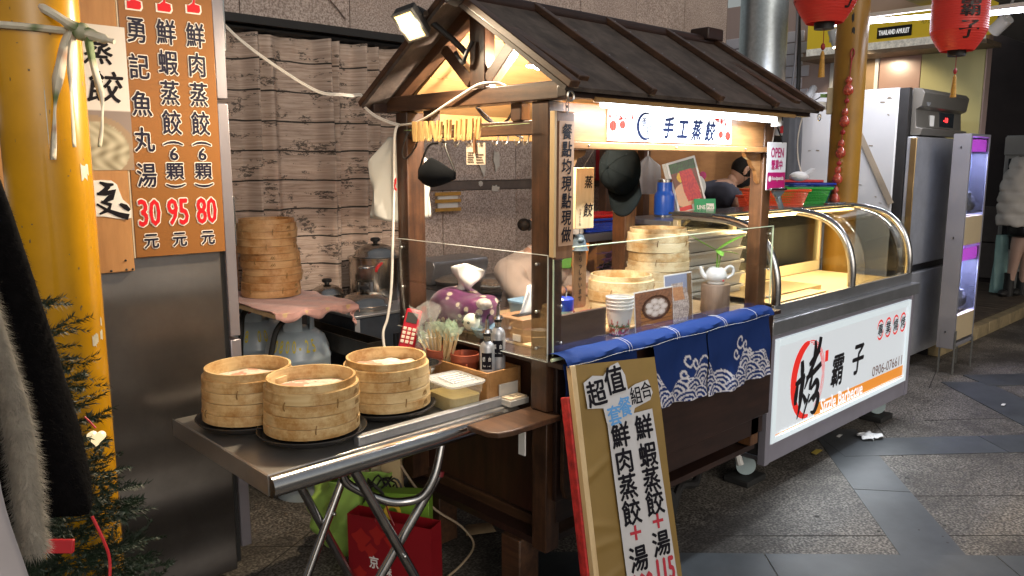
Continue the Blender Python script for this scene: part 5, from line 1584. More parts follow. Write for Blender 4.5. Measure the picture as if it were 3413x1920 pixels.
# ================================================================== gas bottles
gas_m = pbr('grey blue gas bottle paint', (0.40, 0.48, 0.54), 0.3, 0, 0.14, 6, bmp=0.05, bs_=20, coat=0.2)
def gas(x, y, label, txt):
	t = thing('gas_cylinder', label, 'gas cylinder', (x, y, 0), group='gas cylinders behind the table')
	MB().lathe([(0.0, 0.05), (0.10, 0.05), (0.13, 0.07), (0.152, 0.11), (0.153, 0.40), (0.1555, 0.405), (0.1555, 0.42), (0.153, 0.425), (0.153, 0.68), (0.1555, 0.685), (0.1555, 0.70), (0.152, 0.705), (0.148, 0.74), (0.128, 0.79), (0.09, 0.82), (0.05, 0.835), (0.0, 0.84)], (0, 0, 0), 44).build('cylinder_body', gas_m, t, local=True)
	MB().lathe([(0.12, 0.0), (0.125, 0.0), (0.125, 0.075), (0.12, 0.075)], (0, 0, 0), 36).build('foot_ring', gas_m, t, local=True)
	for (a0, a1) in ((-2.9, -1.75), (-1.2, 0.4), (1.2, 2.4)):
		MB().lathe([(0.078, 0.815), (0.082, 0.815), (0.082, 0.93), (0.078, 0.93), (0.078, 0.815)], (0, 0, 0), 18, a0, a1).build('collar', gas_m, t, local=True)
	MB().lathe([(0.072, 0.925), (0.084, 0.925), (0.084, 0.94), (0.072, 0.94), (0.072, 0.925)], (0, 0, 0), 36).build('collar_ring', gas_m, t, local=True)
	MB().cyl((0, 0, 0.83), (0, 0, 0.895), 0.018, n=14).build('valve', pbr('brass', (0.5, 0.33, 0.1), 0.3, 1, 0), t, local=True)
	MB().lathe([(0.0, 0.0), (0.03, 0.0), (0.034, 0.01), (0.03, 0.02), (0.0, 0.022)], (0, 0, 0.893), 12).build('valve_wheel', pbr('dark red knob', (0.22, 0.02, 0.02), 0.5, 0, 0), t, local=True)
	# sprayed yellow digits following the shoulder
	mb = MB(); a0 = -2.05; zz = 0.765
	for i, chh in enumerate(txt):
		vs, fs, x0, x1, y0, y1 = glyph(chh)
		P = []
		for (gx, gy) in vs:
			a = a0 + (i - len(txt) / 2) * 0.21 + (gx - 0.3) * 0.27
			h = gy * 0.085
			r = 0.1525 if h < 0.0 else 0.1525 - h * 0.32
			r = 0.1545 - max(0, h) * 0.40
			P.append((r * cos(a), r * sin(a), zz - 0.03 + h * 0.92))
		mb.add(P, fs); mb.add([(x * 1.0008, y * 1.0008, z + 0.004) for x, y, z in P], fs)
	mb.build('spray_number', pbr('yellow spray paint', (0.70, 0.58, 0.06), 0.5, 0, 0.2, 60), t, local=True, smooth=False)
	return t
gas(1.81, 3.40, 'grey blue gas cylinder with yellow sprayed number behind the left steamers', '0800-25')
gas(1.775, 3.745, 'second grey blue gas cylinder half hidden beside the fridge door', '08 00')
for (nm, pts, lab) in (('gas_hose', [(1.79, 3.37, 0.90), (1.70, 3.28, 0.905), (1.63, 3.25, 0.86), (1.60, 3.25, 0.76), (1.57, 3.26, 0.6), (1.56, 3.3, 0.2)], 'thick black gas hose curving off the nearer gas cylinder'), ('gas_hose', [(1.74, 3.7, 0.90), (1.63, 3.58, 0.89), (1.58, 3.5, 0.82), (1.57, 3.5, 0.7), (1.56, 3.5, 0.3)], 'black gas hose hanging from the rear gas cylinder')):
	h = thing(nm, lab, 'hose', pts[0])
	MB().tube(pts, 0.0125, 10, sub=5).build('hose', M['rubber'], h)
	MB().cyl(Vector(pts[0]), Vector(pts[0]) + (Vector(pts[1]) - Vector(pts[0])) * 0.5, 0.018, n=12).build('regulator', MT['dark red knob'], h)
# board with a pink towel on the gas bottles, the brown steamer stack on it
bd = thing('board', 'thin board laid over the gas cylinders under the pink towel', 'board', (1.72, 3.45, 0.96))
MB().box(1.55, 3.10, 0.945, 1.95, 3.78, 0.965).build('plank', M['pale_wood_x'], bd, bev=0.002)
tw = thing('pink_towel', 'faded pink towel spread under the tall stack of brown steamers', 'towel', (1.72, 3.4, 0.98))
pk = pbr('faded pink terry', (0.48, 0.27, 0.24), 0.95, 0, 0.12, 20, bmp=0.7, bs_=220, sheen=0.3)
def towel(a, b):
	x = 1.545 + 0.42 * a; y = 3.085 + 0.69 * b
	z = 0.972 + 0.003 * sin(x * 40 + y * 23)
	over = max(0, (3.115 - y)) + max(0, x - 1.94)
	z -= over * 1.25 * (1 + 0.35 * sin(x * 44)) if over else 0
	if y < 3.115: y = 3.095 - (3.115 - y) * 0.12 + 0.01 * sin(x * 60)
	if x > 1.94: x = 1.965 + 0.008 * sin(y * 40)
	return (x, y, z)
MB().grid(towel, 40, 56).build('towel_cloth', pk, tw, solid=0.004)
# hanging corner
MB().grid(lambda a, b: (1.93 + 0.03 * a + 0.008 * sin(b * 9), 3.10 + 0.03 * a + 0.01 * sin(a * 6), 0.955 - 0.10 * b * (0.6 + 0.4 * a)), 10, 12).build('towel_corner', pk, tw, solid=0.004)
bB = basket('bamboo_steamer', 0.137, 0.035, 0.034, 0.02, M['bamboo_old'], 'topmost of the brown steamers stacked on the pink towel', 'brown steamers stacked on the towel')
names5 = ['bottom of the brown steamers stacked on the pink towel', 'second from the bottom of the brown steamers on the pink towel', 'middle one of the brown steamers on the pink towel', 'second from the top of the brown steamers on the pink towel']
sx, sy, sz = 1.755, 3.54, 0.979
for k in range(4):
	o = dup(bB, (sx + (-0.006, 0.004, 0.012, -0.004)[k] + (0.01 if k < 2 else -0.004), sy, sz + 0.0692 * k), rz=(-0.4, 0.8, -1.3, 0.3)[k], label=names5[k])
bB.location = (sx - 0.004, sy, sz + 0.0692 * 4); bB.rotation_euler = (0, 0, -0.6)
cbx = thing('chopping_board', 'worn pale wooden board standing behind the brown steamer stack', 'board', (1.6, 3.82, 1.0))
MB().box(1.50, 3.80, 0.97, 1.72, 3.83, 1.42).build('board', wood('worn pink board', (0.50, 0.30, 0.17), (0.38, 0.21, 0.11), 'z', 0.5, 0.6, 0.1), cbx, bev=0.006)
MB().box(1.55, 3.795, 1.365, 1.63, 3.7995, 1.39).build('slot', M['black'], cbx)
# ================================================================== stove and pots
sv = thing('stove', 'stainless steel gas stove cabinet under the curtain', 'stove', (2.5, 3.5, 0))
MB().box(2.07, 3.30, 0.845, 2.85, 3.89, 0.86).build('stove_top', M['steel_x'], sv, bev=0.003)
MB().box(2.08, 3.31, 0.05, 2.84, 3.88, 0.844).build('cabinet', pbr('dark steel cabinet', (0.07, 0.085, 0.11), 0.35, 0.6, 0.3, 5), sv, bev=0.003)
MB().box(2.072, 3.303, 0.05, 2.10, 3.309, 0.84).build('corner_post', M['steel_z'], sv)
for k in range(6):
	MB().box(2.30 + 0.02 * k, 3.302, 0.66, 2.31 + 0.02 * k, 3.309, 0.74).build('vent', M['black'], sv)
MB().cyl((2.25, 3.30, 0.60), (2.55, 3.30, 0.60), 0.006, n=8).build('door_handle', M['steel_n'], sv)
ot = thing('drip_trough', 'grimy black steel drip trough fixed on the left side of the stove', 'trough', (2.03, 3.45, 0.78))
tr_ = MB()
tr_.box(1.955, 3.02, 0.70, 1.96, 3.72, 0.79); tr_.box(2.055, 3.02, 0.70, 2.06, 3.72, 0.79); tr_.box(1.96, 3.02, 0.70, 2.055, 3.72, 0.705); tr_.box(1.96, 3.02, 0.705, 2.055, 3.025, 0.79)
tr_.build('trough_body', pbr('grimy black steel', (0.03, 0.025, 0.02), 0.4, 0.5, 0.4, 12), ot)
def domelid(t, r, z, h, m, knob=True):
	MB().lathe([(r, z), (r + 0.004, z + 0.002), (r + 0.002, z + 0.006), (r * 0.93, z + 0.012), (r * 0.86, z + h * 0.45), (r * 0.6, z + h * 0.8), (r * 0.3, z + h * 0.97), (0, z + h)], (0, 0, 0), 44).build('lid', m, t, local=True)
	if knob:
		MB().lathe([(0.0, z + h), (0.012, z + h), (0.014, z + h + 0.008), (0.026, z + h + 0.014), (0.027, z + h + 0.026), (0.02, z + h + 0.032), (0.0, z + h + 0.033)], (0, 0, 0), 20).build('lid_knob', M['black'], t, local=True)
M['pot_steel'] = steel('pot steel', (0.5, 0.47, 0.43), 0.2, 'n', 0.08)
sp = thing('stock_pot', 'large steel stock pot with a domed lid on the stove', 'pot', (2.46, 3.69, 0.861))
MB().lathe([(0, 0), (0.143, 0), (0.147, 0.005), (0.147, 0.225), (0.154, 0.228), (0.154, 0.234), (0.145, 0.234)], (0, 0, 0), 48).build('pot_body', M['pot_steel'], sp, local=True)
domelid(sp, 0.125, 0.235, 0.07, M['pot_steel'])
MB().lathe([(0.145, 0.233), (0.125, 0.236), (0.12, 0.236)], (0, 0, 0), 44).build('pot_shoulder', M['pot_steel'], sp, local=True)
hd = sp
MB().tube([(-0.14, -0.05, 0.19), (-0.16, -0.085, 0.19), (-0.13, -0.115, 0.19), (-0.09, -0.118, 0.19)], 0.006, 8, sub=4).build('handle', M['steel_n'], sp, local=True)
ld = thing('ladle', 'ladle with a red handle hooked on the stock pot', 'ladle', (2.42, 3.55, 1.05))
MB().tube([(2.45, 3.585, 1.075), (2.40, 3.55, 1.07), (2.355, 3.52, 1.055), (2.335, 3.50, 1.04)], [0.006, 0.008, 0.009, 0.008], 8, sub=3).build('handle', pbr('red handle', (0.5, 0.02, 0.02), 0.35, 0, 0), ld)
wl = thing('wide_pan', 'wide low pan with a domed steel lid at the front of the stove', 'pan', (2.235, 3.465, 0.861))
MB().lathe([(0, 0), (0.125, 0), (0.14, 0.022), (0.144, 0.023)], (0, 0, 0), 44).build('pan_body', M['pot_steel'], wl, local=True)
domelid(wl, 0.138, 0.022, 0.062, M['pot_steel'])
s2 = thing('small_pot', 'small steel pot with a knobbed lid at the left of the stove', 'pot', (2.19, 3.76, 0.861))
MB().lathe([(0, 0), (0.085, 0), (0.09, 0.045), (0.095, 0.046)], (0, 0, 0), 36).build('pot_body', M['pot_steel'], s2, local=True)
domelid(s2, 0.088, 0.046, 0.05, M['pot_steel'])
mg = thing('steel_mug', 'small open steel mug standing between the pots on the stove', 'mug', (2.33, 3.60, 0.861))
MB().lathe([(0, 0), (0.046, 0), (0.048, 0.003), (0.048, 0.115), (0.0495, 0.117), (0.046, 0.117), (0.045, 0.006), (0, 0.006)], (0, 0, 0), 32).build('mug_body', M['pot_steel'], mg, local=True)
# second cooker behind the gable: hooded steamer, glass lid, plate
s3 = thing('side_cooker', 'low steel cooker with an angled cover behind the left gable screen', 'cooker', (3.2, 3.7, 0))
MB().box(2.87, 3.40, 0.05, 3.75, 3.96, 0.85).build('cabinet', MT['dark steel cabinet'], s3, bev=0.003)
MB().box(2.86, 3.39, 0.851, 3.76, 3.97, 0.865).build('cooker_top', pbr('dark oiled steel', (0.12, 0.11, 0.1), 0.25, 0.8, 0.3, 8), s3, bev=0.003)
MB().prism([(0, 0), (0.16, 0.0), (0.20, 0.11), (0.19, 0.145), (0.0, 0.155)], (2.93, 3.97, 0.866), (0, -1, 0), (0, 0, 1), -0.44).build('steel_cover', M['steel_x'], s3, bev=0.004)
MB().cyl((3.15, 3.37, 0.845), (3.76, 3.37, 0.845), 0.012, n=12).build('rail', M['chrome'], s3)
gl_ = thing('glass_lid_pan', 'dark pan with a glass lid on the side cooker', 'pan', (2.98, 3.60, 0.866))
MB().lathe([(0, 0), (0.13, 0), (0.14, 0.05), (0.145, 0.052), (0.135, 0.05), (0.125, 0.006), (0, 0.006)], (0, 0, 0), 36).build('pan_body', M['black_matt'], gl_, local=True)
MB().lathe([(0.142, 0.053), (0.12, 0.068), (0.07, 0.085), (0.0, 0.092)], (0, 0, 0), 36).build('lid', pbr('smoked glass lid', (0.35, 0.3, 0.25), 0.08, 0, 0, alpha=0.55), gl_, local=True)
MB().lathe([(0.0, 0.092), (0.012, 0.092), (0.022, 0.105), (0.02, 0.118), (0.0, 0.12)], (0, 0, 0), 18).build('lid_knob', M['black'], gl_, local=True)
pt = thing('covered_plate', 'plate of fried food under a clear cover on the side cooker', 'plate', (3.16, 3.50, 0.866))
MB().lathe([(0, 0), (0.08, 0), (0.115, 0.018), (0.11, 0.02), (0, 0.006)], (0, 0, 0), 32).build('plate_body', M['white_plastic'], pt, local=True)
fo = MB()
for k in range(12):
	a = R.uniform(0, 6.28); r = R.uniform(0, 0.07)
	fo.obox((r * cos(a), r * sin(a), 0.022 + R.uniform(0, .015)), (0.03, 0.01, 0.008), (-0.004, 0.012, 0), (0, 0, 0.006))
fo.build('fried_food', pbr('fried brown', (0.32, 0.17, 0.07), 0.6, 0, 0.3, 40), pt, local=True, bev=0.003, kind='stuff')
MB().lathe([(0.11, 0.021), (0.105, 0.045), (0.07, 0.055), (0, 0.057)], (0, 0, 0), 28).build('clear_cover', pbr('clear cover', (0.7, 0.68, 0.64), 0.1, 0, 0, alpha=0.25), pt, local=True)
# ================================================================== hanging things on the left gable
wc = thing('white_cable', 'white twin cable strung from the fridge to the stall post and down', 'cable', (1.8, 2.7, 1.8))
P1 = [(1.245, 2.90, 2.16), (1.34, 2.85, 2.05), (1.47, 2.80, 1.95), (1.60, 2.76, 1.875), (1.69, 2.74, 1.868), (1.73, 2.73, 1.866), (1.765, 2.725, 1.87), (1.778, 2.725, 1.855), (1.775, 2.72, 1.83), (1.80, 2.68, 1.79), (1.838, 2.64, 1.765), (1.862, 2.60, 1.752)]
for off in (0.0, 0.0065):
	MB().tube([(a, b, c_ - off) for a, b, c_ in P1], 0.0033, 7, sub=6).build('cable', M['white_cable'], wc)
P2 = [(1.86, 2.60, 1.75), (1.852, 2.5, 1.752), (1.85, 2.4, 1.775), (1.85, 2.3, 1.81), (1.852, 2.2, 1.845), (1.853, 2.12, 1.87), (1.86, 2.06, 1.872), (1.90, 2.03, 1.86), (1.95, 2.0, 1.80), (1.97, 2.0, 1.72)]
MB().tube(P2, 0.0045, 7, sub=6).build('cable', M['white_cable'], wc)
P3 = [(1.86, 2.612, 1.75), (1.848, 2.618, 1.70), (1.85, 2.632, 1.5), (1.848, 2.645, 1.3), (1.838, 2.65, 1.1), (1.82, 2.655, 0.98), (1.80, 2.66, 0.92), (1.80, 2.65, 0.85), (1.805, 2.62, 0.80)]
MB().tube(P3, 0.0055, 8, sub=6).build('cable', M['white_cable'], wc)
bc = thing('black_cable', 'black cables looping below the tie beam inside the gable', 'cable', (1.95, 2.2, 1.7))
MB().tube([(1.96, 2.26, 1.81), (1.96, 2.2, 1.76), (1.96, 2.12, 1.74), (1.96, 2.07, 1.77), (1.96, 2.06, 1.82)], 0.005, 7, sub=6).build('cable', M['black_cable'], bc)
MB().tube([(1.96, 2.24, 1.80), (1.97, 2.14, 1.73), (2.0, 2.05, 1.69)], 0.004, 7, sub=6).build('cable', M['black_cable'], bc)
MB().tube([(1.862, 2.52, 1.735), (1.845, 2.54, 1.70), (1.842, 2.56, 1.64), (1.848, 2.545, 1.62), (1.852, 2.49, 1.66), (1.862, 2.47, 1.72)], 0.0035, 7, sub=6).build('cable', M['black_cable'], bc)
bc2 = thing('metal_bar', 'short chrome curtain bar end poking out under the roof lining', 'bar', (1.95, 2.06, 2.02))
MB().cyl((1.93, 2.07, 2.02), (2.3, 2.03, 2.02), 0.012, n=14).build('bar', M['chrome'], bc2)
tg = thing('roof_tongs', 'dark clamp tool hanging inside the gable under the roof', 'clamp', (2.02, 2.32, 1.92))
MB().beam((2.0, 2.36, 1.935), (2.0, 2.25, 1.875), 0.01, 0.014).build('clamp_arm', M['black'], tg)
MB().beam((2.0, 2.33, 1.90), (2.0, 2.27, 1.945), 0.01, 0.014).build('clamp_arm', pbr('dark red grip', (0.2, 0.02, 0.02), 0.5, 0, 0), tg)
# clothes pegs
pgm = pbr('peg wood', (0.5, 0.31, 0.12), 0.55, 0, 0.15, 25)
MB().tube([(1.853, 2.56, 1.728), (1.85, 2.3, 1.722), (1.853, 1.87, 1.73)], 0.0012, 5).build('peg_string', pbr('green twine', (0.2, 0.28, 0.1), 0.7, 0, 0), st)
proto_peg = None
ORD = 'first second third fourth fifth sixth seventh eighth ninth tenth eleventh twelfth thirteenth fourteenth fifteenth sixteenth seventeenth eighteenth nineteenth twentieth'.split()
ys = [2.478, 2.462, 2.446, 2.432, 2.414, 2.392, 2.374, 2.352, 2.334, 2.312, 2.285, 2.258, 2.226, 2.207, 2.188, 2.172, 2.156, 2.138, 2.118, 2.10]
for i, y in enumerate(ys):
	if proto_peg is None:
		g = thing('clothes_peg', 'small wooden clothes peg in the row clipped on the gable string', 'clothes peg', (0, 0, 0), group='wooden clothes pegs on the gable string')
		for s in (-1, 1):
			m_ = MB().prism([(-0.037, -0.001), (0.033, 0.0), (0.037, 0.002), (0.037, 0.0055), (0.0, 0.007), (-0.037, 0.005)], (-0.004, 0, 0), (0, 0, 1), (0, s, 0), 0.009 * s)
			m_.build('jaw', pgm, g, local=True)
		MB().cyl((-0.006, -0.006, 0.0), (0.006, 0.006, 0.0), 0.0022, n=8).build('spring', M['screw'], g, local=True)
		proto_peg = g; o = g
	else:
		o = dup(proto_peg)
	o['label'] = 'wooden clothes peg, %s from the left in the row on the gable string' % ORD[i]
	o.location = (1.848 - 0.003 * (i % 2), y, 1.718 + R.uniform(-0.003, 0.003))
	o.rotation_euler = (R.uniform(-0.22, 0.22), 0, R.uniform(-0.4, 0.4))
tagc = thing('price_card', 'cream card with tiny print pegged beside the clothes pegs', 'card', (1.84, 2.12, 1.64))
MB().box(1.842, 2.075, 1.597, 1.844, 2.175, 1.672).build('card', pbr('cream card', (0.62, 0.52, 0.4), 0.6, 0, 0), tagc, smooth=False)
pl = Plane((1.8415, 2.175, 1.597), (0, -1, 0), (0, 0, 1)); tx = MB()
for i, c_ in enumerate('神龍包工程師'):
	pl.text(tx, c_, 0.016 + 0.0135 * i, 0.064, 0.009, 0.008, 0.0005)
for r_ in range(5):
	tx.flat([(0.006, 0.008 + 0.008 * r_), (0.04 - 0.003 * (r_ % 2), 0.008 + 0.008 * r_), (0.04 - 0.003 * (r_ % 2), 0.0115 + 0.008 * r_), (0.006, 0.0115 + 0.008 * r_)], pl.o, pl.u, pl.v, 0.0005)
	if r_ < 4: tx.flat([(0.052, 0.006 + 0.009 * r_), (0.092 - 0.004 * (r_ % 3), 0.006 + 0.009 * r_), (0.092 - 0.004 * (r_ % 3), 0.0095 + 0.009 * r_), (0.052, 0.0095 + 0.009 * r_)], pl.o, pl.u, pl.v, 0.0005)
tx.build('lettering', pbr('grey brown print', (0.1, 0.07, 0.05), 0.6, 0, 0), tagc, smooth=False, kind='stuff')
MB().obox((1.838, 2.128, 1.672), (0.003, 0, 0), (0, 0.006, 0), (0, 0.003, 0.034)).build('dark_peg', pbr('brown peg', (0.2, 0.09, 0.04), 0.6, 0, 0), tagc)
# hooks on the mid rail
for y in (2.35, 2.27, 2.2, 2.06, 2.01, 1.95, 1.91):
	MB().tube([(1.89, y, 1.695), (1.885, y, 1.672), (1.872, y, 1.662), (1.862, y, 1.672), (1.862, y, 1.68)], 0.0028, 7, sub=4).build('hook', M['screw'], st)
# black cloth mask
mk_ = thing('cloth_mask', 'black cloth face mask hanging by its loops from the gable rail', 'mask', (1.83, 2.31, 1.58))
def maskf(a, b):
	y = 2.455 - 0.225 * a
	t = 2 * a - 1
	top = 1.622 - 0.052 * abs(t) ** 1.3; bot = 1.515 + 0.03 * abs(t) ** 1.6
	return (1.838 - 0.035 * (1 - t * t) * sin(pi * (0.2 + 0.6 * b)), y, bot + (top - bot) * b)
MB().grid(maskf, 20, 12).build('mask_cloth', pbr('black knit', (0.004, 0.005, 0.007), 0.9, 0, 0.2, 60, bmp=0.2, bs_=300, spec=0.12), mk_, solid=0.002)
MB().tube([(1.838, 2.45, 1.573), (1.84, 2.405, 1.65), (1.85, 2.385, 1.672), (1.86, 2.36, 1.675)], 0.004, 7, sub=4).build('ear_loop', M['black'], mk_)
MB().tube([(1.838, 2.235, 1.573), (1.84, 2.285, 1.65), (1.85, 2.30, 1.675), (1.86, 2.33, 1.678)], 0.004, 7, sub=4).build('ear_loop', M['black'], mk_)
# white bag on the back post
wbg = thing('white_bag', 'white plastic carrier bag hung on the rear left post', 'bag', (1.88, 2.66, 1.5))
wbm = pbr('white carrier film', (0.5, 0.49, 0.45), 0.4, 0, 0.04, 6, bmp=0.2, bs_=20, alpha=0.93)
def wbf(a, b):
	t = 2 * pi * a
	w = 0.125 if b < 0.72 else 0.125 - 0.30 * (b - 0.72)
	d = 0.045 * (1 - 0.4 * b)
	c = Vector((1.90, 2.665, 1.375 + 0.33 * b + (0.012 * sin(2 * t + 1) if b < 0.05 else 0)))
	ax = Vector((0.62, -0.60, 0)); ay = Vector((0.70, 0.70, 0))
	k = 1 + 0.10 * sin(5 * t + 4 * b) + 0.05 * sin(9 * t - 7 * b)
	p = c + ax * (w * cos(t) * k * 1.05) + ay * (d * sin(t) * k)
	return tuple(p)
MB().grid(wbf, 44, 26).build('bag_body', wbm, wbg, solid=0.001)
pr_ = MB().tube([(1.845 + 0.0 * k, 2.615 - 0.005 * sin(k), 1.52 + 0.025 * sin(k * 0.7)) for k in range(9)], 0.003, 5)
pr_.build('red_print', M['ink_red'], wbg)
# ================================================================== people
def skin(name, joints, bones, m, parent, sub=2, label=None):
	"""one continuous surface grown round a skeleton: joints {key: (x, y, z, r)}, bones [(a, b)]"""
	keys = list(joints)
	me = bpy.data.meshes.new(name)
	t = root_loc(parent)
	me.from_pydata([(joints[k][0] - t[0], joints[k][1] - t[1], joints[k][2] - t[2]) for k in keys], [(keys.index(a), keys.index(b)) for a, b in bones], [])
	o = bpy.data.objects.new(name, me); COL.objects.link(o)
	md = o.modifiers.new('skin', 'SKIN'); md.use_smooth_shade = True
	ly = me.skin_vertices[0].data if me.skin_vertices else None
	if ly is None:
		bm = bmesh.new(); bm.from_mesh(me); bm.verts.layers.skin.verify(); bm.to_mesh(me); bm.free(); ly = me.skin_vertices[0].data
	for i, k in enumerate(keys):
		r = joints[k][3]
		ly[i].radius = r if isinstance(r, tuple) else (r, r)
		ly[i].use_root = (i == 0)
	s = o.modifiers.new('round', 'SUBSURF'); s.levels = sub; s.render_levels = sub
	bpy.context.view_layer.update()
	out = bpy.data.meshes.new_from_object(o.evaluated_get(bpy.context.evaluated_depsgraph_get()))
	bpy.data.objects.remove(o); bpy.data.meshes.remove(me)
	out.materials.clear(); out.materials.append(m)
	out.polygons.foreach_set('use_smooth', [True] * len(out.polygons))
	r = bpy.data.objects.new(name, out); COL.objects.link(r); r.parent = parent
	return r
def wrinkle(o, amp, freq, stretch=(1, 1, 1)):
	from mathutils import noise as mn
	for v in o.data.vertices:
		q = Vector((v.co.x * stretch[0], v.co.y * stretch[1], v.co.z * stretch[2])) * freq
		v.co += v.normal * amp * (mn.noise(q) + 0.5 * mn.noise(q * 2.3) - 0.4 * abs(mn.noise(q * 1.4 + Vector((7, 3, 1)))))
	return o
flesh = pbr('warm skin', (0.50, 0.29, 0.20), 0.5, 0, 0.05, 9)
hair_m = pbr('black hair', (0.010, 0.008, 0.007), 0.6, 0, 0.4, 80, bmp=0.5, bs_=260, spec=0.15)
def head(parent, c, fwd, up=(0, 0, 1), s=1.0, mask=None, hair_cut=0.15):
	"""sculpted head: skull, jaw, brow, nose, lips, eyes, ears and hair"""
	c = Vector(c); f = Vector(fwd).normalized(); u = Vector(up); u = (u - f * u.dot(f)).normalized(); r = f.cross(u)
	def P(a, b, d):
		return c + (r * a + f * b + u * d) * s
	mb = MB(); nu, nv = 36, 26
	def shape(th, ph):
		x, y, z = sin(ph) * cos(th), sin(ph) * sin(th), cos(ph)
		a, b, d = 0.075 * x, 0.092 * y, 0.112 * z
		if z < 0:
			k = 1 + 0.30 * z; a *= k; b *= (1 + 0.16 * z) if y > 0 else (1 + 0.42 * z)
		if y > 0:
			w = math.exp(-(x / 0.17) ** 2)
			b += 0.020 * w * math.exp(-((z + 0.14) / 0.16) ** 2)            # nose
			b += 0.006 * w * math.exp(-((z + 0.52) / 0.10) ** 2)            # lips
			b += 0.008 * math.exp(-(x / 0.3) ** 2) * math.exp(-((z + 0.86) / 0.14) ** 2)  # chin
			b -= 0.009 * math.exp(-((abs(x) - 0.40) / 0.15) ** 2) * math.exp(-((z - 0.05) / 0.12) ** 2)   # sockets
			b += 0.005 * math.exp(-((abs(x) - 0.35) / 0.25) ** 2) * math.exp(-((z - 0.24) / 0.09) ** 2)   # brow
		return a, b, d
	for j in range(nv + 1):
		for i in range(nu):
			mb.v.append(tuple(P(*shape(2 * pi * i / nu, max(0.001, min(pi - 0.001, pi * j / nv))))))
	for j in range(nv):
		for i in range(nu):
			mb.f.append((j * nu + i, (j + 1) * nu + i, (j + 1) * nu + (i + 1) % nu, j * nu + (i + 1) % nu))
	mb.build('head', flesh, parent, ang=180)
	for sg in (-1, 1):
		e = MB().sphere((0, 0, 0), (0.005, 0.013, 0.011), 12, 8)
		ear = MB()
		for k in range(1):
			ear.tube([P(sg * 0.073, -0.008, 0.022), P(sg * 0.083, -0.022, 0.03), P(sg * 0.086, -0.028, 0.012), P(sg * 0.081, -0.02, -0.012), P(sg * 0.073, -0.008, -0.026)], [0.006, 0.009, 0.009, 0.008, 0.005], 8, sub=4)
			ear.obox(P(sg * 0.076, -0.014, 0.003), r * 0.003 * s, f * 0.012 * s, u * 0.024 * s)
		ear.build('ear', flesh, parent, bev=0.002)
		MB().sphere(P(sg * 0.03, 0.0735, 0.008), 0.010 * s, 12, 8).build('eye', M['ink_white'], parent)
		MB().sphere(P(sg * 0.03, 0.0795, 0.008), 0.005 * s, 10, 6).build('iris', M['ink_black'], parent)
		MB().tube([P(sg * 0.014, 0.088, 0.028), P(sg * 0.03, 0.087, 0.033), P(sg * 0.047, 0.078, 0.028)], 0.003 * s, 6, sub=3).build('eyebrow', hair_m, parent)
	MB().tube([P(-0.02, 0.093, -0.058), P(0, 0.099, -0.056), P(0.02, 0.093, -0.058)], 0.004 * s, 6, sub=3).build('mouth', pbr('lips', (0.42, 0.16, 0.13), 0.4, 0, 0), parent)
	hb = MB(); m_ = 34
	for j in range(16):
		for i in range(m_):
			th, ph = 2 * pi * i / m_, pi * 0.60 * j / 15
			front = max(0, sin(th))
			ph *= 1 - 0.42 * front ** 1.5
			a, b, d = shape(th, max(0.001, ph))
			k = 1.055 + 0.02 * sin(th * 9 + j)
			hb.v.append(tuple(P(a * k, b * k - 0.001, d * k + 0.003)))
	for j in range(15):
		for i in range(m_):
			hb.f.append((j * m_ + i, (j + 1) * m_ + i, (j + 1) * m_ + (i + 1) % m_, j * m_ + (i + 1) % m_))
	hb.build('hair', hair_m, parent, ang=180)
	if mask:
		mm = MB()
		def mf(a, b):
			th = pi / 2 + (a - 0.5) * 2.5; ph = pi * (0.55 + 0.36 * b)
			x, y, z = shape(th, ph)
			k = 1.07 + 0.06 * (1 - abs(2 * a - 1)) * sin(pi * b)
			return tuple(P(x * k, y * k + 0.004, z))
		mm.grid(mf, 24, 12)
		mm.build('face_mask', mask, parent, solid=0.002)
		for sg in (-1, 1):
			MB().tube([P(sg * 0.074, 0.03, -0.03), P(sg * 0.079, 0.0, -0.005), P(sg * 0.079, -0.012, 0.024)], 0.0016, 5).build('mask_loop', mask, parent)
			MB().tube([P(sg * 0.066, 0.03, -0.07), P(sg * 0.075, 0.0, -0.035), P(sg * 0.079, -0.014, -0.02)], 0.0016, 5).build('mask_loop', mask, parent)
	return P
def hand(parent, w, d, palm_n, s=1.0, m=None, curl=0.5):
	"""palm with four unequal bent fingers and a thumb leaving its side"""
	m = m or flesh
	w = Vector(w); d = Vector(d).normalized(); n = Vector(palm_n); n = (n - d * n.dot(d)).normalized(); x = d.cross(n)
	J = {'w': (*w, 0.022 * s), 'p': (*(w + d * 0.045 * s), (0.030 * s, 0.015 * s)), 'k': (*(w + d * 0.08 * s), (0.030 * s, 0.012 * s))}
	skin('hand', J, [('w', 'p'), ('p', 'k')], m, parent, 2)
	for i, L in enumerate((0.062, 0.072, 0.068, 0.052)):
		b = w + d * 0.075 * s + x * (0.026 - 0.0175 * i) * s
		c1 = b + (d * 0.9 + n * 0.35 * curl) * L * 0.5 * s
		c2 = c1 + (d * 0.6 + n * 0.9 * curl) * L * 0.32 * s
		c3 = c2 + (d * 0.35 + n * 1.1 * curl) * L * 0.25 * s
		MB().tube([b, c1, c2, c3], [0.0092 * s, 0.0085 * s, 0.0078 * s, 0.006 * s], 8, sub=3).build('finger', m, parent)
	b = w + d * 0.025 * s + x * 0.026 * s
	MB().tube([b, b + (x * 0.5 + d * 0.7 + n * 0.2) * 0.035 * s, b + (x * 0.55 + d * 1.25 + n * 0.55) * 0.045 * s], [0.012 * s, 0.0105 * s, 0.0075 * s], 8, sub=3).build('thumb', m, parent)
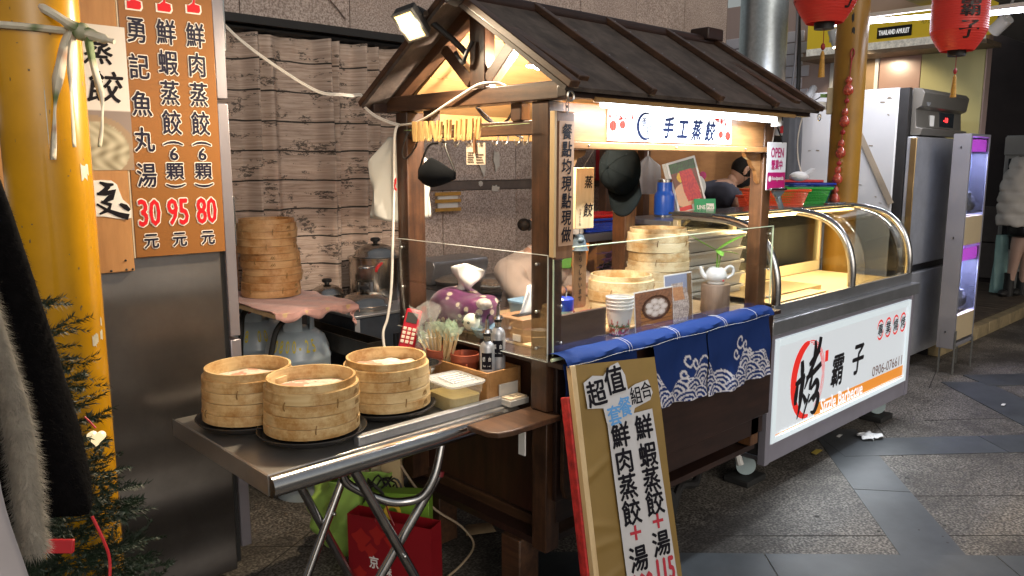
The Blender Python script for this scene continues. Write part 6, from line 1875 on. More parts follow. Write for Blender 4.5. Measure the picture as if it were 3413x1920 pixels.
# woman behind the work top
wo = thing('person', 'person in a pale pink sweater working behind the counter, face hidden by the post', 'person', (2.93, 2.95, 0))
knit = pbr('pale beige pink knit', (0.62, 0.50, 0.43), 0.9, 0, 0.06, 14, bmp=0.35, bs_=160, sheen=0.25)
J = {'hip': (2.95, 2.97, 0.60, (0.16, 0.11)), 'waist': (2.95, 2.96, 0.80, (0.14, 0.10)), 'chest': (2.95, 2.94, 0.97, (0.17, 0.11)), 'nb': (2.955, 2.93, 1.09, 0.075), 'neck': (2.965, 2.905, 1.16, 0.05), 'chin': (2.975, 2.885, 1.21, 0.048),
     'sl': (2.77, 2.93, 1.055, 0.06), 'el': (2.70, 2.82, 0.93, 0.045), 'wl': (2.86, 2.62, 0.985, 0.028), 'sr': (3.13, 2.91, 1.055, 0.06), 'er': (3.18, 2.80, 0.93, 0.045), 'wr': (3.02, 2.60, 0.985, 0.028),
     'kl': (2.86, 2.62, 0.52, 0.07), 'fl': (2.86, 2.66, 0.08, 0.04), 'kr': (3.04, 2.62, 0.52, 0.07), 'fr': (3.04, 2.66, 0.08, 0.04)}
B_ = [('hip', 'waist'), ('waist', 'chest'), ('chest', 'nb'), ('nb', 'neck'), ('neck', 'chin'), ('nb', 'sl'), ('sl', 'el'), ('el', 'wl'), ('nb', 'sr'), ('sr', 'er'), ('er', 'wr'), ('hip', 'kl'), ('kl', 'fl'), ('hip', 'kr'), ('kr', 'fr')]
skin('body', J, B_, flesh, wo)
K = {'hip': (2.95, 2.97, 0.70, (0.20, 0.15)), 'waist': (2.95, 2.955, 0.85, (0.20, 0.15)), 'chest': (2.95, 2.94, 0.99, (0.19, 0.14)), 'nb': (2.955, 2.93, 1.09, 0.105), 'neck': (2.963, 2.915, 1.135, 0.074),
     'sl': (2.77, 2.92, 1.035, 0.098), 'el': (2.70, 2.80, 0.945, 0.088), 'ml': (2.77, 2.70, 0.965, 0.07), 'wl': (2.835, 2.64, 0.985, 0.045), 'sr': (3.13, 2.905, 1.035, 0.098), 'er': (3.18, 2.79, 0.945, 0.088), 'mr': (3.10, 2.69, 0.965, 0.07), 'wr': (3.045, 2.62, 0.985, 0.045)}
wrinkle(skin('sweater', K, [('hip', 'waist'), ('waist', 'chest'), ('chest', 'nb'), ('nb', 'neck'), ('nb', 'sl'), ('sl', 'el'), ('el', 'ml'), ('ml', 'wl'), ('nb', 'sr'), ('sr', 'er'), ('er', 'mr'), ('mr', 'wr')], knit, wo, 3), 0.011, 11, (1.3, 1.3, 0.45))
MB().lathe([(0.068, -0.012), (0.074, 0.0), (0.071, 0.018), (0.061, 0.022), (0.058, 0.01)], (2.966, 2.905, 1.155), 28).build('ribbed_collar', knit, wo)
hand(wo, (2.855, 2.625, 0.992), (0.55, -0.75, -0.05), (0, 0, -1)); hand(wo, (3.025, 2.605, 0.992), (-0.55, -0.75, -0.05), (0, 0, -1))
head(wo, (2.985, 2.87, 1.285), (-0.25, -0.9, -0.35))
MB().sphere((2.86, 2.925, 1.29), (0.035, 0.035, 0.033), 14, 10).build('hair_bun', hair_m, wo)
MB().lathe([(0.018, -0.008), (0.03, 0.0), (0.018, 0.008)], (2.885, 2.915, 1.287), 16, axis=(1, 0, 0)).build('hair_tie', M['black'], wo)
# man bending over the steel case, masked
ma = thing('person', 'man in a dark t-shirt and black face mask bending over the steel counter', 'person', (4.9, 3.0, 0))
Rr, Ff = Vector((0.725, -0.688, 0)), Vector((0.688, 0.725, 0))
def mp_(r, f, z):
	p = Vector((5.04, 2.98, 0)) + Rr * r + Ff * f
	return (p.x, p.y, z)
tee = pbr('dark blue grey tee', (0.045, 0.047, 0.068), 0.85, 0, 0.12, 12, bmp=0.15, bs_=60)
J = {'hip': (*mp_(-0.40, 0.05, 0.98), (0.12, 0.15)), 'waist': (*mp_(-0.33, 0.03, 1.14), (0.10, 0.13)), 'chest': (*mp_(-0.21, 0.0, 1.33), (0.11, 0.15)), 'nb': (*mp_(-0.10, 0.0, 1.435), 0.07), 'neck': (*mp_(-0.06, 0.0, 1.475), 0.052), 'skull': (*mp_(-0.025, 0.0, 1.515), 0.05),
     'sn': (*mp_(-0.13, -0.17, 1.40), 0.058), 'en': (*mp_(-0.02, -0.24, 1.29), 0.042), 'wn': (*mp_(0.13, -0.20, 1.335), 0.028), 'sf': (*mp_(-0.13, 0.18, 1.40), 0.058), 'ef': (*mp_(-0.02, 0.22, 1.28), 0.042), 'wf': (*mp_(0.15, 0.10, 1.33), 0.028),
     'kn': (*mp_(-0.34, -0.08, 0.52), 0.075), 'fn': (*mp_(-0.42, -0.09, 0.06), 0.05), 'kf': (*mp_(-0.34, 0.14, 0.52), 0.075), 'ff': (*mp_(-0.42, 0.15, 0.06), 0.05)}
skin('body', J, [('hip', 'waist'), ('waist', 'chest'), ('chest', 'nb'), ('nb', 'neck'), ('neck', 'skull'), ('nb', 'sn'), ('sn', 'en'), ('en', 'wn'), ('nb', 'sf'), ('sf', 'ef'), ('ef', 'wf'), ('hip', 'kn'), ('kn', 'fn'), ('hip', 'kf'), ('kf', 'ff')], flesh, ma)
K = {k: v for k, v in J.items() if k in ('hip', 'waist', 'chest', 'nb', 'sn', 'sf')}
K['hip'] = (*mp_(-0.40, 0.05, 1.0), (0.145, 0.18)); K['waist'] = (*mp_(-0.33, 0.03, 1.14), (0.135, 0.175)); K['chest'] = (*mp_(-0.21, 0.0, 1.325), (0.135, 0.185)); K['nb'] = (*mp_(-0.115, 0.0, 1.42), 0.088)
K['sn'] = (*mp_(-0.13, -0.17, 1.39), 0.088); K['sn2'] = (*mp_(-0.065, -0.215, 1.335), 0.08); K['sf'] = (*mp_(-0.13, 0.18, 1.39), 0.088); K['sf2'] = (*mp_(-0.065, 0.21, 1.33), 0.08)
wrinkle(skin('t_shirt', K, [('hip', 'waist'), ('waist', 'chest'), ('chest', 'nb'), ('nb', 'sn'), ('sn', 'sn2'), ('nb', 'sf'), ('sf', 'sf2')], tee, ma, 3), 0.012, 14, (1, 1, 0.7))
skin('trousers', {'hip': (*mp_(-0.40, 0.05, 0.96), (0.15, 0.18)), 'kn': (*mp_(-0.34, -0.08, 0.52), 0.09), 'fn': (*mp_(-0.42, -0.09, 0.1), 0.075), 'kf': (*mp_(-0.34, 0.14, 0.52), 0.09), 'ff': (*mp_(-0.42, 0.15, 0.1), 0.075)}, [('hip', 'kn'), ('kn', 'fn'), ('hip', 'kf'), ('kf', 'ff')], M['black'], ma)
MB().sphere(mp_(-0.39, -0.09, 0.04), (0.11, 0.06, 0.045), 14, 8).build('shoe', M['black'], ma); MB().sphere(mp_(-0.39, 0.15, 0.04), (0.11, 0.06, 0.045), 14, 8).build('shoe', M['black'], ma)
hand(ma, mp_(0.13, -0.20, 1.335), tuple(Rr + Ff * 0.2), (0, 0, -1)); hand(ma, mp_(0.15, 0.10, 1.33), tuple(Rr - Ff * 0.2), (0, 0, -1))
head(ma, mp_(0.02, 0.0, 1.545), tuple(Rr * 0.88 + Ff * 0.12 + Vector((0, 0, -0.62))), (0.4, -0.38, 0.83), 1.0, mask=pbr('black mask cloth', (0.012, 0.012, 0.013), 0.7, 0, 0.1, 30))
# passer-by in a white puffer jacket, cut off by the right edge
pb = thing('person', 'person in a cream puffer jacket and black ankle boots on the timber deck', 'person', (10.25, 2.55, 0.121))
o_ = Vector((10.22, 2.50, 0.121))
def pp3(r, f, z):
	p = o_ + Rr * r + Ff * f
	return (p.x, p.y, 0.121 + z)
J = {'hip': (*pp3(0, 0, 0.86), 0.14), 'chest': (*pp3(0.02, 0, 1.25), 0.14), 'nb': (*pp3(0.03, 0, 1.42), 0.07), 'neck': (*pp3(0.04, 0, 1.5), 0.05), 'chin': (*pp3(0.05, 0, 1.55), 0.05), 'sl': (*pp3(-0.16, 0, 1.36), 0.06), 'el': (*pp3(-0.2, 0.02, 1.1), 0.045), 'wl': (*pp3(-0.1, -0.12, 0.95), 0.03), 'sr': (*pp3(0.22, 0, 1.36), 0.06), 'er': (*pp3(0.27, 0.02, 1.1), 0.045), 'wr': (*pp3(0.2, -0.12, 0.95), 0.03),
     'kl': (*pp3(-0.055, -0.02, 0.46), 0.058), 'al': (*pp3(-0.075, 0.02, 0.1), 0.04), 'kr': (*pp3(0.1, 0.03, 0.46), 0.058), 'ar': (*pp3(0.12, 0.1, 0.1), 0.04)}
skin('body', J, [('hip', 'chest'), ('chest', 'nb'), ('nb', 'neck'), ('neck', 'chin'), ('nb', 'sl'), ('sl', 'el'), ('el', 'wl'), ('nb', 'sr'), ('sr', 'er'), ('er', 'wr'), ('hip', 'kl'), ('kl', 'al'), ('hip', 'kr'), ('kr', 'ar')], pbr('pale leg skin', (0.52, 0.33, 0.25), 0.5, 0, 0.05), pb)
pfm = pbr('cream puffer nylon', (0.74, 0.69, 0.62), 0.5, 0, 0.05, 8, bmp=0.25, bs_=14)
mb = MB(); n = 40
lev = []
for k in range(6):
	for t in range(7):
		z = 0.80 + 0.125 * (k + t / 7)
		puff = 0.016 * sin(pi * t / 7) ** 0.6
		base = (0.285, 0.18) if z < 1.2 else (0.285 - 0.35 * (z - 1.2), 0.18 - 0.12 * (z - 1.2))
		lev.append((z, base[0] + puff, base[1] + puff))
lev.append((1.56, 0.12, 0.10))
for (z, a, b) in lev:
	for i in range(n):
		t = 2 * pi * i / n
		w = 1 + 0.03 * sin(7 * t + z * 30)
		mb.v.append(pp3(0.02 + a * cos(t) * w, b * sin(t) * w, z))
for j in range(len(lev) - 1):
	for i in range(n):
		mb.f.append((j * n + i, j * n + (i + 1) % n, (j + 1) * n + (i + 1) % n, (j + 1) * n + i))
mb.f.append(tuple(range(n - 1, -1, -1)))
wrinkle(mb.build('puffer_jacket', pfm, pb, ang=180), 0.02, 11, (1, 1, 0.5))
skin('skirt', {'a': (*pp3(0, 0, 0.9), (0.17, 0.14)), 'b': (*pp3(0.01, 0, 0.72), (0.19, 0.15)), 'c': (*pp3(0.01, 0, 0.66), (0.19, 0.15))}, [('a', 'b'), ('b', 'c')], M['black'], pb)
for (r, f) in ((-0.075, 0.02), (0.12, 0.1)):
	MB().lathe([(0.0, 0.0), (0.05, 0.0), (0.052, 0.05), (0.05, 0.2), (0.054, 0.26), (0.046, 0.262), (0.04, 0.2)], pp3(r, f, 0.0), 20).build('boot', M['black_matt'], pb)
	MB().sphere(pp3(r - 0.07, f - 0.02, 0.035), (0.09, 0.05, 0.045), 14, 8).build('boot_toe', M['black_matt'], pb)
head(pb, pp3(0.06, 0, 1.66), tuple(Rr + Ff * 0.5))
tl = thing('teal_bag', 'pale teal shopping bag beside the bare leg of the passer-by', 'bag', pp3(-0.12, 0.16, 0.0))
def tlf(a, b):
	t = 2 * pi * a; r = 0.085 * (1 - 0.25 * b) * (1 + 0.1 * sin(5 * t + b * 6))
	return pp3(-0.11 + r * cos(t), 0.16 + r * 0.6 * sin(t), 0.02 + 0.66 * b)
MB().grid(tlf, 28, 16).build('bag_body', pbr('pale teal film', (0.25, 0.42, 0.40), 0.4, 0, 0.1, 8), tl)
# ================================================================== barbecue display cart
ca = thing('display_cart', 'stainless barbecue display cart with curved glass and a lit sign front', 'display cart', (4.28, 2.12, 0))
CX0, CX1 = 3.39, 5.17
lav = pbr('lavender grey aluminium', (0.36, 0.34, 0.40), 0.42, 0.5, 0.06, 6)
for x in (CX0, CX1 - 0.045):
	for y in (1.806, 2.41):
		MB().box(x, y, 0.158, x + 0.045, y + 0.04, 0.80).build('corner_post', lav, ca, bev=0.003)
MB().box(CX0 + 0.047, 1.81, 0.16, CX1 - 0.047, 1.84, 0.252).build('bottom_rail', lav, ca, bev=0.003)
MB().box(CX0 + 0.047, 1.812, 0.775, CX1 - 0.047, 1.84, 0.80).build('top_rail', lav, ca, bev=0.002)
MB().box(CX0 + 0.005, 1.85, 0.20, CX0 + 0.02, 2.40, 0.80).build('end_panel', M['black_matt'], ca)
MB().box(CX1 - 0.02, 1.85, 0.20, CX1 - 0.005, 2.40, 0.80).build('end_panel', M['alu'], ca)
MB().box(CX0 + 0.02, 2.415, 0.20, CX1 - 0.02, 2.43, 0.80).build('back_panel', M['alu'], ca)
MB().box(CX0 + 0.02, 1.85, 0.17, CX1 - 0.02, 2.41, 0.19).build('floor_panel', M['alu'], ca)
MB().box(3.372, 1.788, 0.802, 5.188, 2.45, 0.872).build('counter_slab', M['steel_x'], ca, bev=0.006)
MB().box(3.45, 1.826, 0.8725, 5.15, 1.845, 0.935).build('glass_sill', M['steel_x'], ca, bev=0.003)
# lit sign box: white frame, translucent face, print
fb = MB()
fb.box(3.440, 1.803, 0.256, 3.478, 1.835, 0.772); fb.box(5.078, 1.803, 0.256, 5.115, 1.835, 0.772); fb.box(3.478, 1.803, 0.256, 5.078, 1.835, 0.286); fb.box(3.478, 1.803, 0.735, 5.078, 1.835, 0.772)
fb.build('sign_frame', pbr('white sign frame', (0.5, 0.56, 0.58), 0.35, 0, 0.04, 6, emit=(0.85, 0.95, 1.0), es=0.3), ca, bev=0.003, kind=None)
lx = MB().box(3.479, 1.812, 0.287, 5.077, 1.816, 0.734).build('lit_face', pbr('lit acrylic face', (0.55, 0.57, 0.59), 0.3, 0, 0, emit=(0.86, 0.94, 1.0), es=0.25), ca, smooth=False)
pl = Plane((3.479, 1.8115, 0.287), (1, 0, 0), (0, 0, 1))     # 1.598 x 0.447
red_p = pbr('translucent red', (0.62, 0.02, 0.015), 0.4, 0, 0, emit=(0.8, 0.03, 0.02), es=0.35)
blk_p = pbr('translucent black', (0.012, 0.01, 0.012), 0.4, 0, 0)
org_p = pbr('translucent orange', (0.6, 0.22, 0.03), 0.4, 0, 0, emit=(0.85, 0.3, 0.04), es=0.35)
def stroke(mb, pts, ws, lift):
	P = spline([(a, b, 0) for a, b in pts], 6); n = len(P); k = len(ws) - 1
	w = []
	for i in range(n):
		t = i / (n - 1) * k; j = min(int(t), k - 1)
		w.append(ws[j] + (ws[j + 1] - ws[j]) * (t - j) + R.uniform(-0.0012, 0.0012))
	mb.ribbon([(p.x, p.y) for p in P], w, pl.o, pl.u, pl.v, lift)
r_ = MB()
cx_, cy_ = 0.335, 0.225
ang = [radians(95 + 8.5 * k) for k in range(22)]
r_.ribbon([(cx_ + 0.165 * cos(a), cy_ + 0.195 * sin(a)) for a in ang], [0.016 + 0.044 * sin(pi * (k / 21) ** 0.7) for k in range(22)], pl.o, pl.u, pl.v, 0.0008)
ang = [radians(98 - 8.0 * k) for k in range(21)]
for q in range(4):
	r_.ribbon([(cx_ + (0.172 - 0.009 * q) * cos(a), cy_ + (0.20 - 0.009 * q) * sin(a)) for a in ang[q:]], [0.006 * (1 - k / 24) * (1 if (k * 7 + q * 5) % 6 else 0.3) for k in range(21 - q)], pl.o, pl.u, pl.v, 0.0009 + 0.0001 * q)
r_.build('brush_ring', red_p, ca, smooth=False)
b_ = MB(); L = 0.0014
for i, (pts, ws) in enumerate([
	([(0.255, 0.335), (0.262, 0.28), (0.258, 0.235)], (0.022, 0.03, 0.012)),                       # fire, upper dot
	([(0.20, 0.225), (0.235, 0.23), (0.29, 0.255)], (0.01, 0.026, 0.018)),                         # fire, cross stroke
	([(0.225, 0.23), (0.212, 0.16), (0.21, 0.115)], (0.018, 0.03, 0.02)),
	([(0.275, 0.255), (0.26, 0.17), (0.252, 0.10), (0.232, 0.035)], (0.028, 0.034, 0.022, 0.004)),  # long left leg
	([(0.272, 0.16), (0.295, 0.13), (0.312, 0.105)], (0.01, 0.022, 0.026)),
	([(0.372, 0.42), (0.378, 0.38), (0.372, 0.315)], (0.014, 0.024, 0.03)),                        # old: top
	([(0.325, 0.30), (0.37, 0.325), (0.425, 0.36)], (0.016, 0.028, 0.014)),
	([(0.425, 0.43), (0.412, 0.375), (0.365, 0.30), (0.32, 0.235), (0.29, 0.18)], (0.026, 0.026, 0.024, 0.02, 0.008)),
	([(0.30, 0.235), (0.36, 0.25), (0.445, 0.285)], (0.016, 0.026, 0.022)),
	([(0.36, 0.235), (0.345, 0.195), (0.34, 0.165)], (0.014, 0.022, 0.014)),
	([(0.35, 0.165), (0.40, 0.20), (0.42, 0.17), (0.40, 0.125), (0.375, 0.10)], (0.014, 0.026, 0.03, 0.028, 0.02)),
	([(0.335, 0.10), (0.38, 0.125), (0.425, 0.12), (0.425, 0.075), (0.395, 0.035), (0.36, 0.045)], (0.01, 0.016, 0.028, 0.03, 0.022, 0.006)),
	([(0.34, 0.145), (0.30, 0.06), (0.285, 0.02)], (0.014, 0.012, 0.003)),
]):
	stroke(b_, [(0.30 + (a - 0.30) * 1.12, b) for a, b in pts], [w * 1.35 for w in ws], L + 0.00012 * i)
pl.text(b_, '霸', 0.665, 0.215, 0.145, 0.18, 0.0014, bold=0.004, skew=0.12)
pl.text(b_, '子', 0.92, 0.235, 0.15, 0.18, 0.0014, bold=0.005, skew=0.12)
for i, c_ in enumerate('專業燒烤'):
	pl.text(b_, c_, 1.205 + 0.112 * i, 0.355, 0.07, 0.075, 0.0018, bold=0.0012)
b_.build('lettering', blk_p, ca, smooth=False)
r_ = MB()
for i in range(4):
	c = (1.205 + 0.112 * i, 0.355)
	for q in range(2):
		a0 = (30, 215)[q]
		r_.ribbon([(c[0] + 0.044 * cos(radians(a0 + 13 * k)), c[1] + 0.055 * sin(radians(a0 + 13 * k))) for k in range(12)], [0.013 * sin(pi * (k + 1) / 13) for k in range(12)], pl.o, pl.u, pl.v, 0.0008 + 0.0002 * q)
r_.flat([(0.505, 0.285), (0.54, 0.285), (0.54, 0.345), (0.505, 0.345)], pl.o, pl.u, pl.v, 0.0008)
r_.build('red_stamp', red_p, ca, smooth=False)
o_ = MB()
o_.flat([(0.415, 0.012), (1.595, 0.012), (1.595, 0.075), (0.44, 0.075)], pl.o, pl.u, pl.v, 0.0007)
o_.flat([(0.0, 0.0), (1.598, 0.0), (1.598, 0.005), (0.0, 0.005)], pl.o, pl.u, pl.v, 0.0007)
o_.build('orange_band', org_p, ca, smooth=False)
w_ = MB(); pl.text(w_, 'Sizzle Barbecue', 0.745, 0.048, 0.52, 0.072, 0.0014, bold=0.0022); w_.build('lettering', pbr('translucent white', (0.74, 0.76, 0.78), 0.4, 0, 0, emit=(0.9, 0.95, 1), es=0.4), ca, smooth=False)
g_ = MB(); pl.text(g_, '0906-076611', 1.35, 0.115, 0.44, 0.06, 0.0012); g_.build('lettering', pbr('brown print', (0.22, 0.09, 0.06), 0.4, 0, 0), ca, smooth=False)
lamp('sign_lamp', 'AREA', (4.28, 1.80, 0.33), 5, (0.88, 0.95, 1.0), 1.5, 0.12, aim=(4.28, 1.0, 0.0), parent=ca)
# display case
AP = [(1.836, 0.936), (1.836, 1.02), (1.848, 1.10), (1.878, 1.18), (1.93, 1.25), (2.0, 1.297), (2.09, 1.322), (2.2, 1.332), (2.43, 1.335)]
AS = spline([(0, y, z) for y, z in AP], 4)
for x in (3.475, 4.30, 5.105):
	MB().tube([(x, p.y, p.z) for p in AS], 0.022, 12).build('chrome_arch', M['chrome'], ca)
	MB().tube([(x + 0.022, p.y + 0.006, p.z - 0.006) for p in AS], 0.006, 6).build('arch_seal', M['black'], ca) if x > 4 else None
MB().grid(lambda a, b: (4.325 + 0.76 * a, AS[int(b * (len(AS) - 1))].y, AS[int(b * (len(AS) - 1))].z), 4, len(AS) - 1).build('curved_glass', glass_mat('smoky curved glass', (0.95, 0.93, 0.84), 0.6, 0.05), ca, solid=0.004)
MB().box(3.45, 2.19, 1.339, 5.13, 2.45, 1.352).build('top_plate', pbr('dark glossy top', (0.07, 0.075, 0.075), 0.12, 0.3, 0.2, 4), ca, bev=0.003)
MB().box(4.75, 2.20, 1.3525, 5.0, 2.23, 1.362).build('latch', M['chrome'], ca, bev=0.002)
wf = pbr('cream enamel frame', (0.52, 0.45, 0.3), 0.4, 0.2, 0.08, 6)
MB().box(3.47, 2.405, 0.9, 5.12, 2.435, 0.965).build('back_rail', wf, ca, bev=0.003)
for x in (3.47, 4.02, 5.09):
	MB().box(x, 2.405, 0.966, x + 0.035, 2.435, 1.31).build('back_mullion', wf, ca, bev=0.003)
MB().box(3.47, 2.405, 1.311, 5.12, 2.435, 1.334).build('back_rail', wf, ca, bev=0.003)
MB().box(4.056, 2.416, 0.966, 5.089, 2.421, 1.31).build('back_glass', M['glass'], ca, smooth=False)
MB().box(3.506, 2.416, 0.966, 4.019, 2.421, 1.31).build('back_glass', M['glass'], ca, smooth=False)
MB().box(5.108, 1.86, 0.94, 5.112, 2.40, 1.28).build('end_glass', M['glass'], ca, smooth=False)
MB().box(3.50, 1.86, 0.8725, 5.09, 2.40, 0.90).build('case_floor', pbr('cream tray liner', (0.55, 0.46, 0.30), 0.35, 0.1, 0.05, 3), ca)
tm, nt, bs = node_mat('perforated tray steel')
bs.inputs['Metallic'].default_value = 0.8; bs.inputs['Roughness'].default_value = 0.35
vv = nt.nodes.new('ShaderNodeTexVoronoi'); vv.inputs['Scale'].default_value = 75; vv.inputs['Randomness'].default_value = 0.0
nt.links.new(coords(nt), vv.inputs['Vector'])
nt.links.new(ramp(nt, vv.outputs['Distance'], ((0.30, (0.05, 0.035, 0.02)), (0.40, (0.55, 0.45, 0.3)))), bs.inputs['Base Color'])
for (x0, x1, y0, y1, z) in ((3.55, 4.25, 1.98, 2.25, 0.935), (3.52, 4.10, 1.88, 1.972, 0.93)):
	t = thing('perforated_tray', 'larger perforated steel tray inside the lit display case' if y1 > 2 else 'narrow perforated steel tray at the front of the lit display case', 'tray', ((x0 + x1) / 2, (y0 + y1) / 2, 0.9))
	m_ = MB(); m_.box(x0, y0, z - 0.004, x1, y1, z); m_.box(x0, y0, 0.903, x1, y0 + 0.003, z - 0.0042); m_.box(x0, y1 - 0.003, 0.903, x1, y1, z - 0.0042)
	m_.build('tray_body', tm, t)
MB().box(3.6, 2.17, 1.313, 5.05, 2.20, 1.325).build('led_bar', emit_mat('warm led strip', (1.0, 0.72, 0.32), 9.0), ca)
lamp('case_lamp', 'AREA', (4.33, 2.17, 1.308), 12, (1.0, 0.72, 0.34), 1.4, 0.03, aim=(4.33, 2.13, 0.9), parent=ca)
for (x, y) in ((5.02, 1.93), (3.52, 1.98), (3.55, 2.35), (5.02, 2.35)):
	c_ = MB().lathe([(0.0, -0.016), (0.05, -0.016), (0.052, 0.0), (0.05, 0.016), (0.0, 0.016)], (x, y, 0.085), 20, axis=(0.72, 0.69, 0)).build('caster', pbr('blue grey caster', (0.3, 0.38, 0.4), 0.5, 0, 0.1), ca)
	MB().box(x - 0.03, y - 0.03, 0.135, x + 0.03, y + 0.03, 0.17).build('caster_fork', M['alu'], ca)
	MB().box(x - 0.09, y - 0.07, 0.0, x + 0.09, y + 0.07, 0.033).build('rubber_block', M['rubber'], ca, bev=0.006)
# leftovers under the cart: pale pipes
MB().tube([(3.42, 1.95, 0.12), (3.40, 2.0, 0.3), (3.42, 2.02, 0.45)], 0.018, 8, sub=4).build('drain_pipe', M['white_plastic'], ca)
# steel-topped case behind the stall
sc = thing('steel_counter', 'long steel topped glass case behind the stall where the masked man works', 'counter', (4.5, 2.65, 0))
MB().box(3.50, 2.47, 1.272, 5.40, 2.86, 1.30).build('counter_top', M['steel_x'], sc, bev=0.003)
MB().box(3.52, 2.49, 1.20, 5.38, 2.84, 1.270).build('top_frame', pbr('grey frame', (0.2, 0.2, 0.21), 0.4, 0.5, 0.1), sc)
MB().box(3.55, 2.50, 0.1, 5.35, 2.83, 0.95).build('cabinet', pbr('grey cabinet', (0.2, 0.19, 0.19), 0.5, 0.2, 0.2), sc)
MB().box(3.55, 2.50, 0.955, 5.35, 2.515, 1.198).build('front_panel', pbr('pale grey panel', (0.46, 0.45, 0.45), 0.4, 0, 0.05, 3), sc, smooth=False)
MB().box(3.55, 2.82, 0.955, 5.35, 2.83, 1.198).build('back_board', pbr('grey back board', (0.32, 0.31, 0.32), 0.5, 0, 0.1), sc)
MB().tube([(3.60, 2.465, 1.262), (3.9, 2.45, 1.255), (4.05, 2.44, 1.22), (4.1, 2.44, 1.15)], 0.012, 8, sub=5).build('chrome_trim', M['chrome'], sc)
# wooden cabinet wall behind the man
wbk = thing('cabinet_wall', 'brown wooden cabinet wall behind the bending man', 'cabinet', (5.2, 3.6, 0))
bw_ = wood('orange brown ply', (0.36, 0.17, 0.055), (0.24, 0.10, 0.03), 'x', 0.4, 0.45, 0.1)
MB().box(4.25, 3.56, 0.7, 6.3, 3.60, 1.86).build('ply_panel', bw_, wbk, smooth=False)
MB().box(4.25, 3.52, 1.86, 6.3, 3.62, 1.95).build('dark_rail', M['dark_wood_x'], wbk)
for x in (4.2, 4.62):
	MB().box(x, 3.50, 0.3, x + 0.07, 3.56, 1.95).build('dark_stile', M['dark_wood'], wbk)
dp = thing('dark_pillar', 'dark grey post and tarpaulin between the stall and the white freezer', 'post', (5.75, 3.0, 0))
MB().box(5.42, 2.88, 0.0, 5.52, 2.98, 2.02).build('post', M['black_matt'], dp, bev=0.005)
def tarp(a, b):
	t = 2 * pi * a; r = 0.16 * (1 + 0.12 * sin(4 * t + b * 5) + 0.05 * sin(9 * t)) * (1 - 0.15 * b)
	return (5.80 + r * cos(t), 3.05 + r * 0.7 * sin(t), 2.05 * b)
MB().grid(tarp, 28, 14).build('tarpaulin', pbr('dark grey tarpaulin', (0.035, 0.036, 0.04), 0.5, 0, 0.3, 6), dp)
MB().tube([(5.3, 2.75, 2.02), (5.6, 2.8, 2.05), (5.9, 2.95, 2.08), (6.3, 3.1, 2.2)], 0.03, 8, sub=4).build('grey_pipe', pbr('grey hose', (0.14, 0.14, 0.14), 0.6, 0, 0.2), dp)
# right yellow pole with gourd charms and sockets
p2 = thing('yellow_pole', 'yellow steel pole with red gourd charms behind the display cart', 'pole', (5.29, 2.36, 0))
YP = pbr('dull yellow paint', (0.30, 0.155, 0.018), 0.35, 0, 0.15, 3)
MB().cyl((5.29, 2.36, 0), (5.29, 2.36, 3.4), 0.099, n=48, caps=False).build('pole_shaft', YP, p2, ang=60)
chp = MB()
for (a, z, w, h) in ((3.55, 2.52, 0.16, 0.07), (3.62, 2.44, 0.2, 0.05), (3.5, 2.62, 0.1, 0.05)):
	P = []
	for k in range(6):
		t = a - w / 2 + w * k / 5
		P += [(5.29 + 0.0996 * cos(t), 2.36 + 0.0996 * sin(t), z - h * R.uniform(.2, .5)), (5.29 + 0.0996 * cos(t), 2.36 + 0.0996 * sin(t), z + h * R.uniform(.2, .5))]
	chp.add(P, [(2 * i, 2 * i + 2, 2 * i + 3, 2 * i + 1) for i in range(5)])
chp.build('chipped_patch', M['black_matt'], p2, smooth=False, kind='stuff')
gc = thing('gourd_charm', 'string of red gourd charms and beads hanging down the right yellow pole', 'charm', (5.18, 2.34, 1.7))
gm2 = pbr('red glazed charm', (0.42, 0.06, 0.035), 0.25, 0, 0.7, 70, coat=0.5)
rs = pbr('red cord', (0.3, 0.015, 0.02), 0.6, 0, 0)
CT = Vector((-0.914, -0.407, 0)); CR = Vector((0.407, -0.914, 0)) if True else None
CRr = Vector((0.725, -0.688, 0))
def chz(z):
	t = (2.33 - z) / 0.9
	return Vector((5.29, 2.36, 0)) + CT * 0.112 - CRr * (-0.012 + 0.055 * t) + Vector((0, 0, z))
MB().tube([chz(2.33), chz(2.30) + CRr * 0.012, chz(2.25), chz(2.2)], 0.004, 6, sub=3).build('cord', rs, gc)
MB().tube([chz(2.33), chz(2.30) - CRr * 0.012, chz(2.25)], 0.004, 6, sub=3).build('cord', rs, gc)
MB().tube([chz(2.25), chz(1.42)], 0.003, 6).build('cord', rs, gc)
for i, z in enumerate((2.10, 1.90, 1.70, 1.53, 1.40)):
	g = MB().lathe([(0.0, 0.055), (0.012, 0.052), (0.020, 0.038), (0.021, 0.022), (0.013, 0.008), (0.022, -0.004), (0.032, -0.025), (0.031, -0.045), (0.018, -0.06), (0.0, -0.064)], chz(z), 16)
	g.build('gourd', gm2, gc)
	if i < 4:
		MB().sphere(chz(z - 0.098), 0.016, 12, 8).build('bead', rs, gc)
sk = thing('socket_box', 'cream socket box with white plugs strapped to the right yellow pole', 'socket', (5.23, 2.45, 2.0))
c = Vector((5.235, 2.455, 2.01))
MB().obox(c, CRr * 0.022, CT * 0.03, Vector((0, 0, 0.085))).build('box_body', pbr('stained cream plastic', (0.45, 0.38, 0.25), 0.5, 0, 0.1), sk, bev=0.004)
MB().obox(c - CRr * 0.05 + Vector((0, 0, -0.03)), CRr * 0.03, CT * 0.022, Vector((0, 0, 0.026))).build('plug', M['white_plastic'], sk, bev=0.006)
